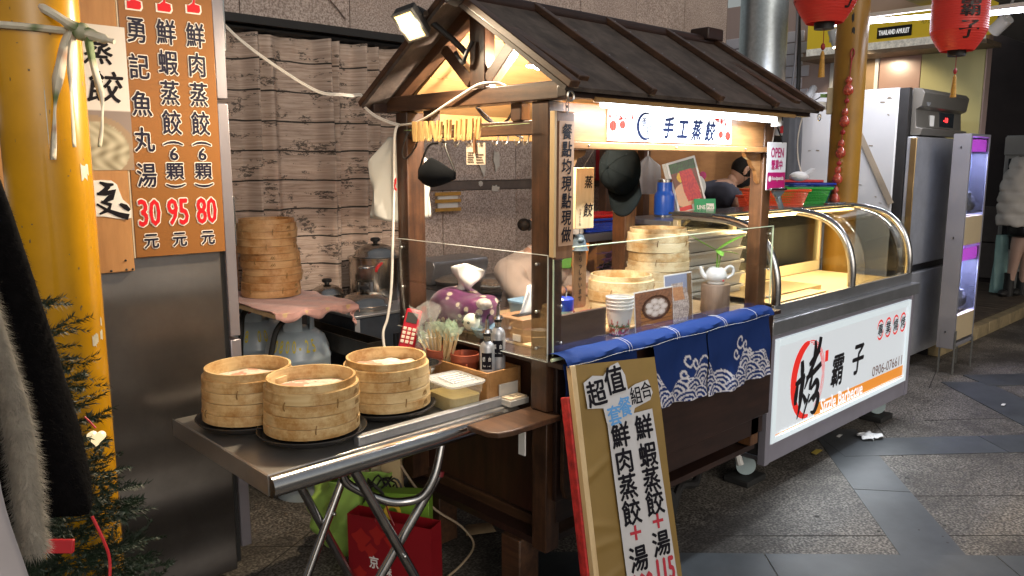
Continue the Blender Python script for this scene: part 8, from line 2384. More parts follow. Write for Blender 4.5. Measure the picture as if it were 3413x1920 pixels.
def bite(u, v):
	x = u - 0.5 - 0.06 * sin(v * 6); w = 0.36 - 0.16 * abs(v - 0.55)
	n = 0.5 + 0.5 * sin(u * 43 + 5 * sin(v * 21)) * sin(v * 49 + 4 * sin(u * 17))
	if abs(x) < w and v < 0.82 and not (v > 0.7 and abs(x) > 0.22):
		if abs(x) < 0.2 and 0.45 < v < 0.75:
			return (0.45 + 0.15 * n, 0.20 + 0.12 * n, 0.10 + 0.06 * n)
		return (0.24 + 0.42 * n, 0.18 + 0.38 * n, 0.16 + 0.34 * n)
	if u > 0.82:
		return (0.20, 0.12, 0.06)
	return (0.22 + 0.06 * v, 0.25 + 0.06 * v, 0.33 + 0.1 * v)
pm = attr_mat('glossy photo print', 0.25)
for (x0, w, h, fn, y, lab) in ((2.42, 0.255, 0.16, dumpl, 1.852, 'photo card of dumplings in a wooden steamer propped on the counter edge'), (2.632, 0.195, 0.205, bite, 1.862, 'taller photo card of a bitten dumpling propped on the counter edge')):
	t = thing('photo_card', lab, 'photo card', (x0 + w / 2, y, 0.946), group='photo cards on the counter edge')
	MB().obox((x0 + w / 2, y + 0.004 + h * 0.04, 0.948 + h / 2), (w / 2, 0, 0), (0, 0.001, 0), (0, h * 0.04, h / 2)).build('card', M['white_paper'], t, smooth=False)
	p = Plane((x0, y + 0.0025, 0.948), (1, 0, 0), (0, 0.08, 1))
	picture(p, 0.004, 0.004, w - 0.004, h - 0.004, 70, 60, fn, 0.0008).build('photo', pm, t, smooth=False)
# paper cups
def cup_ink(u, v):
	n = sin(u * 47 + 5 * sin(v * 9)) * sin(v * 15 + 4 * sin(u * 21))
	lim = 0.62 - 0.25 * abs(sin(u * 10))
	if v < lim:
		if n > 0.25: return (0.45, 0.02, 0.02)
		if n > -0.25: return (0.06, 0.18, 0.05)
		if n > -0.45: return (0.02, 0.06, 0.02)
	return (0.70, 0.71, 0.69)
cupm = attr_mat('printed paper cup', 0.45)
cp0 = None
for k in range(4):
	lab = ['bottom printed paper cup of the stack beside the dark guard board', 'second paper cup from the bottom of the printed stack', 'third paper cup from the bottom of the printed stack', 'topmost paper cup of the printed stack'][k]
	if cp0 is None:
		cp0 = thing('paper_cup', lab, 'paper cup', (2.375, 1.90, 0.946), group='stack of printed paper cups')
		n = 60; mb = MB(); mb.ink = []
		for j in range(21):
			f = j / 20
			for i in range(n + 1):
				a = 2 * pi * i / n; r = 0.036 + 0.016 * f
				mb.v.append((r * cos(a), r * sin(a), 0.105 * f)); mb.ink.append(cup_ink(i / n * 4 % 1.0 * 1.0, f))
		for j in range(20):
			for i in range(n):
				a = j * (n + 1) + i
				mb.f.append((a, a + 1, a + n + 2, a + n + 1))
		mb.build('cup_wall', cupm, cp0, local=True, solid=0.0008)
		MB().lathe([(0.0515, 0.103), (0.0545, 0.105), (0.0545, 0.109), (0.051, 0.109)], (0, 0, 0), 40).build('rolled_rim', M['white_paper'], cp0, local=True)
		MB().lathe([(0.0, 0.004), (0.036, 0.004)], (0, 0, 0), 24).build('cup_base', M['white_paper'], cp0, local=True)
	else:
		dup(cp0, (2.375, 1.90, 0.946 + 0.0135 * k), label=lab)
# jar, red tin, bowl, phone, gloves
jr = thing('plastic_jar', 'clear plastic jar with a blue lid behind the guard board', 'jar', (2.13, 1.97, CZ))
MB().lathe([(0.0, 0.0), (0.035, 0.0), (0.037, 0.01), (0.037, 0.11), (0.0, 0.11)], (0, 0, 0), 28).build('jar_body', pbr('milky plastic', (0.62, 0.6, 0.58), 0.35, 0, 0.02, 3), jr, local=True)
MB().lathe([(0.0375, 0.003), (0.0378, 0.003), (0.0378, 0.05), (0.0375, 0.05)], (0, 0, 0), 28).build('jar_content', pbr('brown powder', (0.36, 0.24, 0.16), 0.6, 0, 0.1), jr, local=True)
MB().lathe([(0.039, 0.108), (0.041, 0.112), (0.04, 0.15), (0.034, 0.155), (0.0, 0.155)], (0, 0, 0), 28).build('jar_lid', pbr('royal blue lid', (0.02, 0.05, 0.45), 0.25, 0, 0.05), jr, local=True)
MB().tube([(0.015, 0, 0.155), (0.02, 0, 0.18), (0.012, 0, 0.19)], 0.003, 6, sub=3).build('spoon_handle', M['steel_n'], jr, local=True)
rd = thing('red_box', 'small coral red plastic box lying behind the guard board', 'box', (2.235, 1.93, CZ))
loft([(rrect(0.075, 0.06, 0.012), 0.0), (rrect(0.075, 0.06, 0.012), 0.09), (rrect(0.068, 0.053, 0.01), 0.097)]).build('box_body', pbr('coral plastic', (0.62, 0.12, 0.09), 0.35, 0, 0.05), rd, local=True)
gb_ = thing('green_bowl', 'mint green plastic bowl with a white rim behind the guard board', 'bowl', (2.035, 1.905, CZ))
MB().lathe([(0.0, 0.0), (0.03, 0.0), (0.05, 0.055), (0.055, 0.07), (0.058, 0.072), (0.056, 0.076), (0.05, 0.068), (0.028, 0.006), (0.0, 0.006)], (0, 0, 0), 36).build('bowl_body', pbr('mint plastic', (0.28, 0.62, 0.5), 0.3, 0, 0.03), gb_, local=True)
pn = thing('mobile_phone', 'pink cased mobile phone lying on the work top behind the blue lidded jar', 'phone', (2.33, 2.12, CZ))
MB().box(-0.075, -0.036, 0.0, 0.075, 0.036, 0.012).build('phone_case', pbr('pink case', (0.5, 0.24, 0.2), 0.4, 0, 0), pn, local=True, bev=0.004)
MB().box(-0.068, -0.031, 0.0122, 0.068, 0.031, 0.0135).build('screen', M['black'], pn, local=True)
gv = thing('maroon_cloth', 'folded maroon cloth on the work top by the short steamer stack', 'cloth', (2.45, 2.25, CZ))
MB().sphere((2.44, 2.25, CZ + 0.017), (0.06, 0.035, 0.017), 16, 10).build('cloth_body', pbr('maroon cloth', (0.16, 0.03, 0.05), 0.8, 0, 0.2, 30), gv)
# tissue box at the front left corner and blue tub behind it
tb_ = thing('wooden_tissue_box', 'wood grained tissue box by the front left post', 'tissue box', (2.06, 2.08, 0.957))
MB().box(1.96, 2.01, CZ, 2.16, 2.16, CZ + 0.086).build('box_body', wood('walnut print', (0.34, 0.20, 0.11), (0.18, 0.095, 0.05), 'x', 0.9, 0.4, 0.05), tb_, bev=0.003)
MB().box(1.99, 2.065, CZ + 0.0865, 2.13, 2.10, CZ + 0.0885).build('slot', M['black'], tb_)
MB().box(1.9585, 2.02, CZ + 0.004, 1.9595, 2.06, CZ + 0.03).build('label', M['white_paper'], tb_)
ts = MB()
def tsf2(a, b):
	c = Vector((2.06, 2.085, CZ + 0.086)); t = a - 0.5
	return tuple(c + Vector((t * 0.09 * (1 - 0.5 * b) + 0.035 * b, 0.02 * sin(a * 8) * (0.3 + b), 0.11 * b + 0.02 * t * b)))
ts.grid(tsf2, 12, 10); ts.build('tissue', pbr('soft tissue', (0.72, 0.72, 0.72), 0.8, 0, 0.02), tb_, solid=0.001)
bt = thing('blue_tub', 'pale blue plastic tub with a wire handle behind the wooden tissue box', 'tub', (2.24, 2.26, CZ))
loft([(rrect(0.13, 0.10, 0.03), 0.0), (rrect(0.15, 0.12, 0.03), 0.09), (rrect(0.158, 0.128, 0.032), 0.092), (rrect(0.158, 0.128, 0.032), 0.10), (rrect(0.14, 0.11, 0.03), 0.10)]).build('tub_body', pbr('pale blue plastic', (0.22, 0.38, 0.55), 0.3, 0, 0.05), bt, local=True)
MB().tube([(-0.06, -0.03, 0.10), (-0.04, -0.05, 0.15), (0.02, -0.055, 0.15), (0.05, -0.04, 0.10)], 0.002, 5, sub=4).build('wire_handle', M['screw'], bt, local=True)
# purple panda tissue cover
pc = thing('tissue_cover', 'purple flowered kimono tissue cover with a panda face and white tissue', 'tissue cover', (1.98, 2.38, CZ))
purple = None
m, nt, b = node_mat('purple flowered satin')
v = coords(nt)
vo = nt.nodes.new('ShaderNodeTexVoronoi'); vo.inputs['Scale'].default_value = 24; nt.links.new(v, vo.inputs['Vector'])
f = noise(nt, v, 38, 3)
mm_ = nt.nodes.new('ShaderNodeMath'); mm_.operation = 'MULTIPLY_ADD'; mm_.inputs[1].default_value = 0.25; nt.links.new(f, mm_.inputs[0]); nt.links.new(vo.outputs['Distance'], mm_.inputs[2])
c = ramp(nt, mm_.outputs[0], ((0.34, (0.5, 0.43, 0.3)), (0.42, (0.48, 0.42, 0.36)), (0.435, (0.085, 0.01, 0.07)), (0.9, (0.11, 0.012, 0.085))))
nt.links.new(c, b.inputs['Base Color']); b.inputs['Roughness'].default_value = 0.35; b.inputs['Sheen Weight'].default_value = 0.3
purple = m
def pcf(a, bq):
	t = 2 * pi * a; ph = pi * bq
	s = lambda q, e: (abs(q) ** e) * (1 if q >= 0 else -1)
	x = 0.095 * s(cos(t), 0.7) * s(sin(ph), 0.6); y = 0.165 * s(sin(t), 0.75) * s(sin(ph), 0.6); z = 0.075 * s(cos(ph), 0.75)
	z += 0.012 * sin(y * 30) * (1 if z > 0 else 0)
	return (1.985 + x, 2.37 + y, CZ + 0.076 + z)
MB().grid(pcf, 44, 22).build('cover_body', purple, pc, ang=180)
MB().sphere((1.905, 2.23, CZ + 0.055), (0.030, 0.034, 0.034), 18, 12).build('panda_face', pbr('cream plush', (0.66, 0.6, 0.5), 0.9, 0, 0.05, 30, sheen=0.3), pc)
for (dy, dz, r) in ((0.016, 0.012, 0.007), (-0.016, 0.012, 0.007)):
	MB().sphere((1.877, 2.23 + dy, CZ + 0.055 + dz * 0.3), r * 0.8, 10, 6).build('panda_eye', M['black'], pc)
	MB().sphere((1.91, 2.23 + dy * 2.0, CZ + 0.083), 0.012, 12, 8).build('panda_ear', M['black_matt'], pc)
MB().sphere((1.955, 2.215, CZ + 0.12), (0.03, 0.035, 0.022), 14, 8).build('bow', pbr('silver flowered bow', (0.4, 0.36, 0.33), 0.4, 0, 0.5, 60), pc)
def tsf3(a, bq):
	t = a - 0.5
	return (1.985 + 0.05 * t + 0.02 * sin(bq * 5 + a * 4), 2.37 - 0.05 * t * (1 + bq) - 0.012 * sin(a * 9) - 0.03 * bq, CZ + 0.148 + 0.10 * bq + 0.012 * sin(a * 5) * bq)
MB().grid(tsf3, 14, 12).build('tissue', MT['soft tissue'], pc, solid=0.001)
fb_ = thing('floral_bowl', 'blue floral bowl with a pale rim below the panda tissue cover', 'bowl', (1.97, 2.20, CZ))
MB().lathe([(0.0, 0.0), (0.04, 0.0), (0.062, 0.035), (0.066, 0.036), (0.064, 0.042), (0.056, 0.036), (0.04, 0.006), (0, 0.006)], (1.945, 2.185, CZ), 30).build('bowl_body', pbr('blue floral glaze', (0.2, 0.32, 0.42), 0.2, 0, 0.6, 40), fb_)
# beyond: cap, open sign, counter things
cap = thing('baseball_cap', 'black baseball cap hanging under the fascia with its peak down', 'cap', (2.48, 1.97, 1.56))
cpm = pbr('washed black cotton', (0.004, 0.0055, 0.006), 0.95, 0, 0.25, 40, bmp=0.2, bs_=160, spec=0.03)
CU = Vector((0.725, -0.688, 0)); CF = Vector((-0.688, -0.725, 0))
cc = Vector((2.49, 1.99, 1.575))
dome = MB(); nu, nv = 36, 14
up_c = (CF * 0.62 - CU * 0.55 + Vector((0, 0, 0.10))).normalized()      # crown button direction
fr_c = (Vector((0, 0, -1)) + CU * 0.22); fr_c = (fr_c - up_c * fr_c.dot(up_c)).normalized(); sd_c = up_c.cross(fr_c)
for j in range(nv + 1):
	ph = pi / 2 * 1.04 * j / nv
	for i in range(nu):
		t = 2 * pi * i / nu
		k = 1 + 0.012 * cos(6 * t)
		p = cc + (fr_c * cos(t) * 0.098 + sd_c * sin(t) * 0.083) * sin(ph) * k + up_c * 0.105 * max(0.0, cos(ph)) ** 0.85
		dome.v.append(tuple(p))
for j in range(nv):
	for i in range(nu):
		dome.f.append((j * nu + i, j * nu + (i + 1) % nu, (j + 1) * nu + (i + 1) % nu, (j + 1) * nu + i))
dome.build('crown', cpm, cap, solid=0.002)
pk_ = MB()
def peak(a, b_q):
	t = (a - 0.5) * 2.3
	r0 = cc + fr_c * cos(t) * 0.097 + sd_c * sin(t) * 0.082
	out = (fr_c * (0.088 * cos(t * 0.6)) + up_c * (-0.012 - 0.02 * (t / 1.15) ** 2 + 0.02)) * b_q
	return tuple(r0 + out + up_c * 0.004)
pk_.grid(peak, 24, 8); pk_.build('peak', cpm, cap, solid=0.003)
MB().sphere(cc + up_c * 0.106, 0.007, 10, 6).build('button', cpm, cap)
for q in range(6):
	t = 2 * pi * q / 6
	MB().tube([cc + (fr_c * cos(t) * 0.0985 + sd_c * sin(t) * 0.0835) * sin(ph) * (1.014) + up_c * 0.107 * max(0.0, cos(ph)) ** 0.85 for ph in [0.1 + 1.4 * k / 8 for k in range(9)]], 0.0012, 4).build('seam', cpm, cap)
MB().tube([cc - fr_c * 0.09, cc - fr_c * 0.12 + up_c * 0.01, (2.47, 1.87, 1.67)], 0.004, 6, sub=4).build('strap', M['black'], cap)
osn = thing('open_sign', 'white and magenta OPEN sign hanging on a chain at the right front post', 'sign', (3.315, 1.785, 1.59))
MB().box(3.232, 1.781, 1.484, 3.398, 1.786, 1.694).build('sign_plate', pbr('white sign plate', (0.72, 0.72, 0.76), 0.2, 0, 0), osn, bev=0.003)
mag = pbr('magenta print', (0.42, 0.012, 0.13), 0.3, 0, 0)
p = Plane((3.232, 1.7808, 1.484), (1, 0, 0), (0, 0, 1))
a_ = MB(); a_.flat([(0.004, 0.004), (0.162, 0.004), (0.162, 0.078), (0.004, 0.078)], p.o, p.u, p.v, 0.0004); a_.build('magenta_band', mag, osn, smooth=False)
a_ = MB(); p.text(a_, 'OPEN', 0.083, 0.165, 0.112, 0.042, 0.0006, bold=0.0012); a_.build('lettering', mag, osn, smooth=False)
a_ = MB(); p.text(a_, '營業中', 0.083, 0.112, 0.098, 0.042, 0.0006, bold=0.0012); a_.build('lettering', mag, osn, smooth=False)
a_ = MB(); p.text(a_, 'foodpanda', 0.094, 0.05, 0.105, 0.022, 0.0012, bold=0.0006); a_.build('lettering', M['ink_white'], osn, smooth=False)
a_ = MB(); a_.flat([(0.025 + 0.012 * cos(t), 0.05 + 0.013 * sin(t)) for t in [2 * pi * k / 18 for k in range(18)]], p.o, p.u, p.v, 0.0012); a_.build('round_mark', M['ink_white'], osn, smooth=False)
MB().tube([(3.27, 1.783, 1.69), (3.285, 1.786, 1.73), (3.30, 1.79, 1.775)], 0.003, 5, sub=3).build('chain', M['screw'], osn)
MB().tube([(3.36, 1.783, 1.69), (3.335, 1.786, 1.735), (3.305, 1.79, 1.775)], 0.003, 5, sub=3).build('chain', M['black'], osn)
sq = thing('squeegee', 'grey and steel squeegee clipped under the OPEN sign', 'squeegee', (3.31, 1.765, 1.47))
MB().box(3.245, 1.762, 1.482, 3.385, 1.776, 1.494).build('blade', M['steel_n'], sq, bev=0.002)
MB().prism([(3.26, 1.481), (3.30, 1.45), (3.33, 1.45), (3.375, 1.481)][::1], (0, 1.776, 0), (1, 0, 0), (0, 0, 1), 0.012).build('head', pbr('grey squeegee', (0.12, 0.14, 0.15), 0.4, 0.2, 0), sq, bev=0.002)
MB().beam((3.315, 1.77, 1.455), (3.35, 1.765, 1.40), 0.022, 0.016).build('grip', MT['grey squeegee'], sq, bev=0.004)
SZ = 1.3005
tu = thing('blue_tumbler', 'bright blue steel tumbler on the steel counter', 'tumbler', (3.76, 2.70, SZ))
MB().lathe([(0.0, 0.0), (0.054, 0.0), (0.056, 0.006), (0.056, 0.012)], (0, 0, 0), 36).build('steel_foot', M['steel_n'], tu, local=True)
MB().lathe([(0.056, 0.0125), (0.058, 0.03), (0.058, 0.115), (0.055, 0.128), (0.045, 0.142), (0.043, 0.15), (0.0415, 0.195)], (0, 0, 0), 36).build('tumbler_body', pbr('cobalt powder coat', (0.012, 0.09, 0.52), 0.35, 0, 0.03), tu, local=True)
MB().lathe([(0.0415, 0.1955), (0.041, 0.212), (0.037, 0.214), (0.036, 0.2), (0, 0.2)], (0, 0, 0), 36).build('steel_lip', M['steel_n'], tu, local=True)
wcp = thing('white_canister', 'white canister with skewers behind the menu stand', 'canister', (4.03, 2.82, SZ))
MB().lathe([(0.0, 0.0), (0.06, 0.0), (0.06, 0.14), (0.055, 0.14), (0.055, 0.01), (0, 0.01)], (0, 0, 0), 28).build('canister_body', M['white_plastic'], wcp, local=True)
for k in range(9):
	a = 2 * pi * k / 9
	MB().cyl((0.02 * cos(a), 0.02 * sin(a), 0.02), (0.05 * cos(a), 0.05 * sin(a), 0.27 + 0.01 * (k % 3)), 0.003, n=5).build('skewer', M['pale_wood_z'], wcp, local=True)
ms = thing('menu_stand', 'leaning white framed menu stand with a photo of red meat on the steel counter', 'menu stand', (3.98, 2.60, SZ))
mu = Vector((0.80, -0.60, 0)).normalized(); mv = Vector((-0.16, 0.20, 1.0)); mv = (mv - mu * mv.dot(mu)).normalized() ; mv = (mv - mu * 0.28).normalized()
mu2 = (mu - mv * mu.dot(mv)).normalized()
mo = Vector((3.845, 2.655, SZ + 0.002))
pms = Plane(mo, mu2, mv)
for q in range(3):
	MB().obox(pms.at(0.09 - 0.008 * q, 0.155, -0.006 - 0.010 * q), pms.u * 0.088, pms.v * 0.155, pms.n * 0.003).build('sheet', M['white_plastic'] if q else pbr('white frame', (0.66, 0.67, 0.68), 0.25, 0, 0), ms, smooth=False)
def meat(u, v):
	n = 0.5 + 0.5 * sin(u * 29 + 4 * sin(v * 17)) * sin(v * 33 + 3 * sin(u * 15))
	if v < 0.13:
		return (0.55, 0.02, 0.02) if (v > 0.04 and u < 0.5) else (0.66, 0.64, 0.62)
	r = math.hypot((u - 0.42) / 0.55, (v - 0.34) / 0.26)
	if 0.32 < u < 0.98 and 0.2 < v < 0.82 and abs(u - 0.62 + 0.15 * (v - 0.5)) < 0.30 - 0.16 * abs(v - 0.4):
		return (0.32 + 0.22 * n, 0.01 + 0.02 * n, 0.03)
	if math.hypot((u - 0.36) / 0.17, (v - 0.70) / 0.10) < 1:
		return (0.62, 0.30 + 0.15 * n, 0.02)
	if r < 0.95:
		return (0.56 + 0.08 * n, 0.36, 0.22)
	if r < 1.0:
		return (0.2, 0.08, 0.03)
	if v > 0.80:
		return (0.03, 0.05 + 0.06 * n, 0.03)
	return (0.11 + 0.06 * n, 0.045, 0.03)
picture(pms, 0.014, 0.006, 0.168, 0.298, 50, 80, meat, -0.0022).build('photo', pm, ms, smooth=False)
lp_ = thing('payment_card', 'green mobile payment card leaning on the menu stand', 'card', (4.02, 2.52, SZ))
p = Plane((3.90, 2.585, SZ + 0.002), mu2 - Vector((0, 0, mu2.z)), (-0.03, 0.1, 1))
MB().obox(p.at(0.065, 0.05, -0.0015), p.u * 0.065, p.v * 0.05, p.n * 0.0015).build('card', pbr('payment green', (0.01, 0.28, 0.10), 0.35, 0, 0), lp_, bev=0.001)
a_ = MB(); p.text(a_, 'LINE', 0.042, 0.052, 0.048, 0.022, 0.0006, bold=0.0008); a_.flat([(0.072, 0.032), (0.118, 0.032), (0.118, 0.073), (0.072, 0.073)], p.o, p.u, p.v, 0.0005); a_.build('lettering', M['ink_white'], lp_, smooth=False)
a_ = MB(); p.text(a_, 'Pay', 0.095, 0.051, 0.036, 0.024, 0.0012); a_.build('lettering', MT['payment green'], lp_, smooth=False)
pkb = thing('pink_stand', 'plain magenta and white round eared cardboard stand beside the menu stand', 'stand', (4.16, 2.62, SZ))
p = Plane((4.00, 2.70, SZ), mu2 - Vector((0, 0, mu2.z)), (0, 0, 1))
MB().obox(p.at(0.06, 0.055, -0.002), p.u * 0.045, p.v * 0.055, p.n * 0.003).build('stand_base', mag, pkb, smooth=False)
ov = [(0.045 + 0.06 * cos(t), 0.165 + 0.07 * sin(t)) for t in [2 * pi * k / 24 for k in range(24)]]
MB().prism(ov, p.at(0, 0, -0.006), p.u, p.v, 0.004).build('round_board', M['white_plastic'], pkb, smooth=False)
MB().prism([(0.085 + 0.022 * cos(t), 0.23 + 0.025 * sin(t)) for t in [2 * pi * k / 16 for k in range(16)]], p.at(0, 0, -0.009), p.u, p.v, 0.003).build('ear', mag, pkb, smooth=False)
MB().flat([(0.06 + 0.018 * cos(t), 0.165 + 0.022 * sin(t)) for t in [2 * pi * k / 16 for k in range(16)]], p.o, p.u, p.v, 0.0005).build('spot', mag, pkb, smooth=False)
tbl = thing('black_tablet', 'black tablet lying on the steel counter near the man', 'tablet', (4.42, 2.56, SZ))
MB().obox((4.36, 2.56, SZ + 0.012), Rr * 0.115, Ff * 0.07, Vector((0, 0, 0.011))).build('tablet_body', M['black'], tbl, bev=0.004)
tray = thing('clear_tray', 'clear plastic tray in front of the bending man', 'tray', (4.62, 2.68, SZ))
MB().obox((4.60, 2.66, SZ + 0.012), Rr * 0.10, Ff * 0.06, Vector((0, 0, 0.011))).build('tray_body', MT['clear grey lid'], tray, bev=0.004)
hb = thing('hanging_bag', 'bunch of clear plastic bags hanging behind the blue tumbler', 'bag', (3.92, 2.90, 1.52))
def hbf(a, b_q):
	t = 2 * pi * a
	w = 0.075 if b_q < 0.75 else 0.075 - 0.27 * (b_q - 0.75)
	q = Vector((3.90, 2.93, 1.42 + 0.225 * b_q)) + Rr * (w * cos(t) * (1 + 0.12 * sin(4 * t + 5 * b_q))) + Ff * (0.03 * sin(t) * (1 + 0.2 * sin(7 * t)))
	return tuple(q)
MB().grid(hbf, 36, 20).build('bag_film', pbr('milky film', (0.6, 0.57, 0.56), 0.2, 0, 0.06, 12, alpha=0.8), hb)
MB().cyl((3.90, 2.93, 1.64), (3.90, 2.93, 1.72), 0.005, n=6).build('hook', M['steel_n'], hb)
# shelf with red and blue basket and napkins, left of the cap
shf = thing('side_shelf', 'dark shelf carrying the red and blue basket behind the plaque', 'shelf', (3.35, 2.9, 1.2))
MB().box(3.16, 2.80, 1.20, 3.72, 3.12, 1.225).build('shelf_board', M['black'], shf, bev=0.004)
MB().box(3.16, 2.795, 1.185, 3.72, 2.80, 1.228).build('shelf_edge', M['alu'], shf)
MB().box(3.33, 2.83, 0.5, 3.70, 3.10, 1.184).build('cabinet_body', bw_, shf)
MB().box(3.35, 2.825, 0.9, 3.68, 2.829, 1.05).build('dark_opening', M['black'], shf)
redp2 = plast('red plastic', (0.5, 0.02, 0.02))
colander(3.46, 2.95, 1.2265, 0.34, 0.24, 0.075, -0.1, bluep, 'blue plastic basket on the dark shelf behind the wooden plaque')
rb2 = colander(3.46, 2.95, 1.276, 0.36, 0.26, 0.045, -0.1, redp2, 'red plastic basket nested in the blue one on the dark shelf')
npk = thing('paper_bags', 'white paper bags with a red crest print standing on the dark shelf', 'paper bag', (3.32, 3.02, 1.23))
MB().obox((3.30, 3.03, 1.33), Rr * 0.045, Ff * 0.03, Vector((0, 0, 0.10))).build('paper_bag', M['white_paper'], npk, bev=0.004)
MB().obox((3.36, 2.985, 1.31), Rr * 0.042, Ff * 0.02, Vector((0, 0, 0.085))).build('paper_bag', M['white_paper'], npk, bev=0.004)
p = Plane(Vector((3.36, 2.985, 1.31)) - Ff * 0.0205, Rr, (0, 0, 1)); a_ = MB()
for k in range(2):
	a_.flat([(-0.038, -0.018 - 0.014 * k), (0.038, -0.018 - 0.014 * k), (0.038, -0.012 - 0.014 * k), (-0.038, -0.012 - 0.014 * k)], p.o, p.u, p.v, 0.0006)
a_.flat([(-0.015, -0.008), (0.018, -0.008), (0.002, 0.02)], p.o, p.u, p.v, 0.0006); a_.build('crest_print', M['ink_red'], npk, smooth=False)
sb = thing('squeeze_bottle', 'milky squeeze bottle with a blue cap on the dark shelf', 'bottle', (3.20, 2.86, 1.226))
MB().lathe([(0.0, 0.0), (0.032, 0.0), (0.034, 0.01), (0.034, 0.15), (0.02, 0.19), (0.012, 0.195)], (0, 0, 0), 24).build('bottle_body', MT['milky plastic'], sb, local=True)
MB().lathe([(0.016, 0.19), (0.018, 0.21), (0.006, 0.22), (0.004, 0.245), (0, 0.245)], (0, 0, 0), 18).build('cap', bluep, sb, local=True)
um = thing('umbrella', 'navy folded umbrella hanging behind the plank sign', 'umbrella', (3.05, 2.95, 1.5))
MB().lathe([(0.0, -0.16), (0.012, -0.16), (0.03, -0.02), (0.036, 0.16), (0.02, 0.20), (0.0, 0.21)], (3.02, 2.86, 1.50), 18).build('canopy', pbr('navy nylon', (0.012, 0.018, 0.05), 0.5, 0, 0.2), um)
fu_ = thing('red_poster', 'red paper New Year poster with a black and gold figure on the granite wall', 'poster', (4.83, 3.985, 1.6))
MB().box(4.66, 3.984, 1.475, 4.98, 3.986, 1.74).build('poster_sheet', pbr('new year red', (0.50, 0.02, 0.03), 0.6, 0, 0.06, 12), fu_, smooth=False)
p = Plane((4.66, 3.9835, 1.475), (1, 0, 0), (0, 0, 1)); a_ = MB()
a_.ribbon([(0.17 + 0.085 * cos(t), 0.13 + 0.085 * sin(t)) for t in [0.4 + 5.4 * k / 20 for k in range(21)]], [0.006 + 0.012 * abs(sin(k)) for k in range(21)], p.o, p.u, p.v, 0.001)
a_.build('gold_ring', pbr('dull gold print', (0.4, 0.2, 0.06), 0.5, 0, 0), fu_, smooth=False)
a_ = MB(); p.text(a_, '福', 0.17, 0.13, 0.11, 0.12, 0.0015, bold=0.004); a_.build('lettering', M['ink_black'], fu_, smooth=False)
cab = thing('cabbage', 'green cabbage on the side cooker behind the acrylic screen', 'vegetable', (3.55, 2.74, 1.0))
MB().box(3.2, 2.70, 0.5, 3.75, 2.79, 1.02).build('crate', M['dark_wood_x'], thing('vegetable_crate', 'dark wooden crate holding the cabbage and purple greens', 'crate', (3.5, 2.75, 0.5)))
def cabf(a, bq):
	t = 2 * pi * a; ph = pi * bq; r = 0.065 * (1 + 0.10 * sin(5 * t + 3 * ph) + 0.06 * sin(11 * t - 5 * ph))
	return (3.56 + r * sin(ph) * cos(t), 2.745 + r * sin(ph) * sin(t), 1.08 + r * cos(ph))
MB().grid(cabf, 32, 18).build('cabbage_head', pbr('cabbage green', (0.14, 0.40, 0.10), 0.5, 0, 0.35, 25), cab, ang=180)
pg = thing('purple_greens', 'bag of purple leafy greens beside the cabbage', 'vegetable', (3.4, 2.74, 1.03))
mb = MB()
for k in range(26):
	mb.obox((3.38 + R.uniform(-.09, .09), 2.745 + R.uniform(-.04, .03), 1.05 + R.uniform(-0.02, .07)), Vector((R.uniform(.01, .03), R.uniform(-.02, .02), R.uniform(-.02, .02))), Vector((R.uniform(-.02, .02), R.uniform(.01, .02), 0)), Vector((0, 0, 0.002)))
mb.build('leaves', pbr('purple leaf', (0.10, 0.04, 0.10), 0.5, 0, 0.6, 30), pg, kind='stuff')
opk = thing('snack_pouch', 'orange and green snack pouch behind the wind bell', 'pouch', (3.05, 2.75, 1.05))
MB().obox((3.10, 2.76, 1.13), Rr * 0.05, Ff * 0.015, Vector((0.01, 0, 0.06))).build('pouch', pbr('orange foil', (0.6, 0.2, 0.02), 0.3, 0, 0.1), opk, bev=0.006)
MB().obox((3.04, 2.79, 1.13), Rr * 0.03, Ff * 0.012, Vector((0.01, 0, 0.07))).build('pouch_side', pbr('green foil', (0.12, 0.35, 0.05), 0.3, 0, 0.1), opk, bev=0.006)
# leaning combo sign in front of the counter
cs_ = thing('combo_sign', 'tall gold sandwich board with hand cut meal prices leaning on the counter', 'sign board', (1.97, 1.5, 0))
TL = Vector((1.886, 1.692, 0.948)); dv = Vector((-0.0993, -0.2571, -0.9613)).normalized(); rv = Vector((0.35, -0.06, -0.004)); rv = (rv - dv * rv.dot(dv)).normalized()
LEN = 0.985; Wd = 0.355
p = Plane(TL + dv * LEN, rv, -dv)
nrm = p.n
gold = pbr('gold wrapping sheet', (0.25, 0.158, 0.046), 0.4, 0.15, 0.10, 5, bmp=0.06, bs_=9)
def goldf(a, bq):
	x, y = a * Wd, bq * LEN
	w = 0.0
	for (yc, s, l) in ((0.62, 0.5, 0.14), (0.47, -0.2, 0.12), (0.40, 0.1, 0.15), (0.28, 0.35, 0.1)):
		d = y - (yc + s * x); w += 0.005 * math.exp(-(d / 0.012) ** 2) * math.exp(-x / l)
	w += 0.0015 * sin(x * 31 + y * 12)
	return tuple(p.at(x, y, 0.002 + w))
MB().grid(goldf, 50, 110).build('gold_sheet', gold, cs_)
MB().obox(p.at(Wd / 2, LEN / 2, -0.009), p.u * Wd / 2, p.v * LEN / 2, nrm * 0.009).build('board', gold, cs_, bev=0.002)
MB().obox(p.at(-0.011, LEN / 2, -0.004), p.u * 0.0105, p.v * LEN / 2, nrm * 0.012).build('edge_batten', M['pale_wood_z'], cs_, bev=0.002)
MB().obox(p.at(-0.018, LEN / 2 - 0.05, -0.038), p.u * 0.010, p.v * (LEN / 2 - 0.05), nrm * 0.021).build('red_cloth_edge', pbr('red flowered cloth', (0.42, 0.02, 0.02), 0.7, 0, 0.55, 30), cs_, bev=0.004)
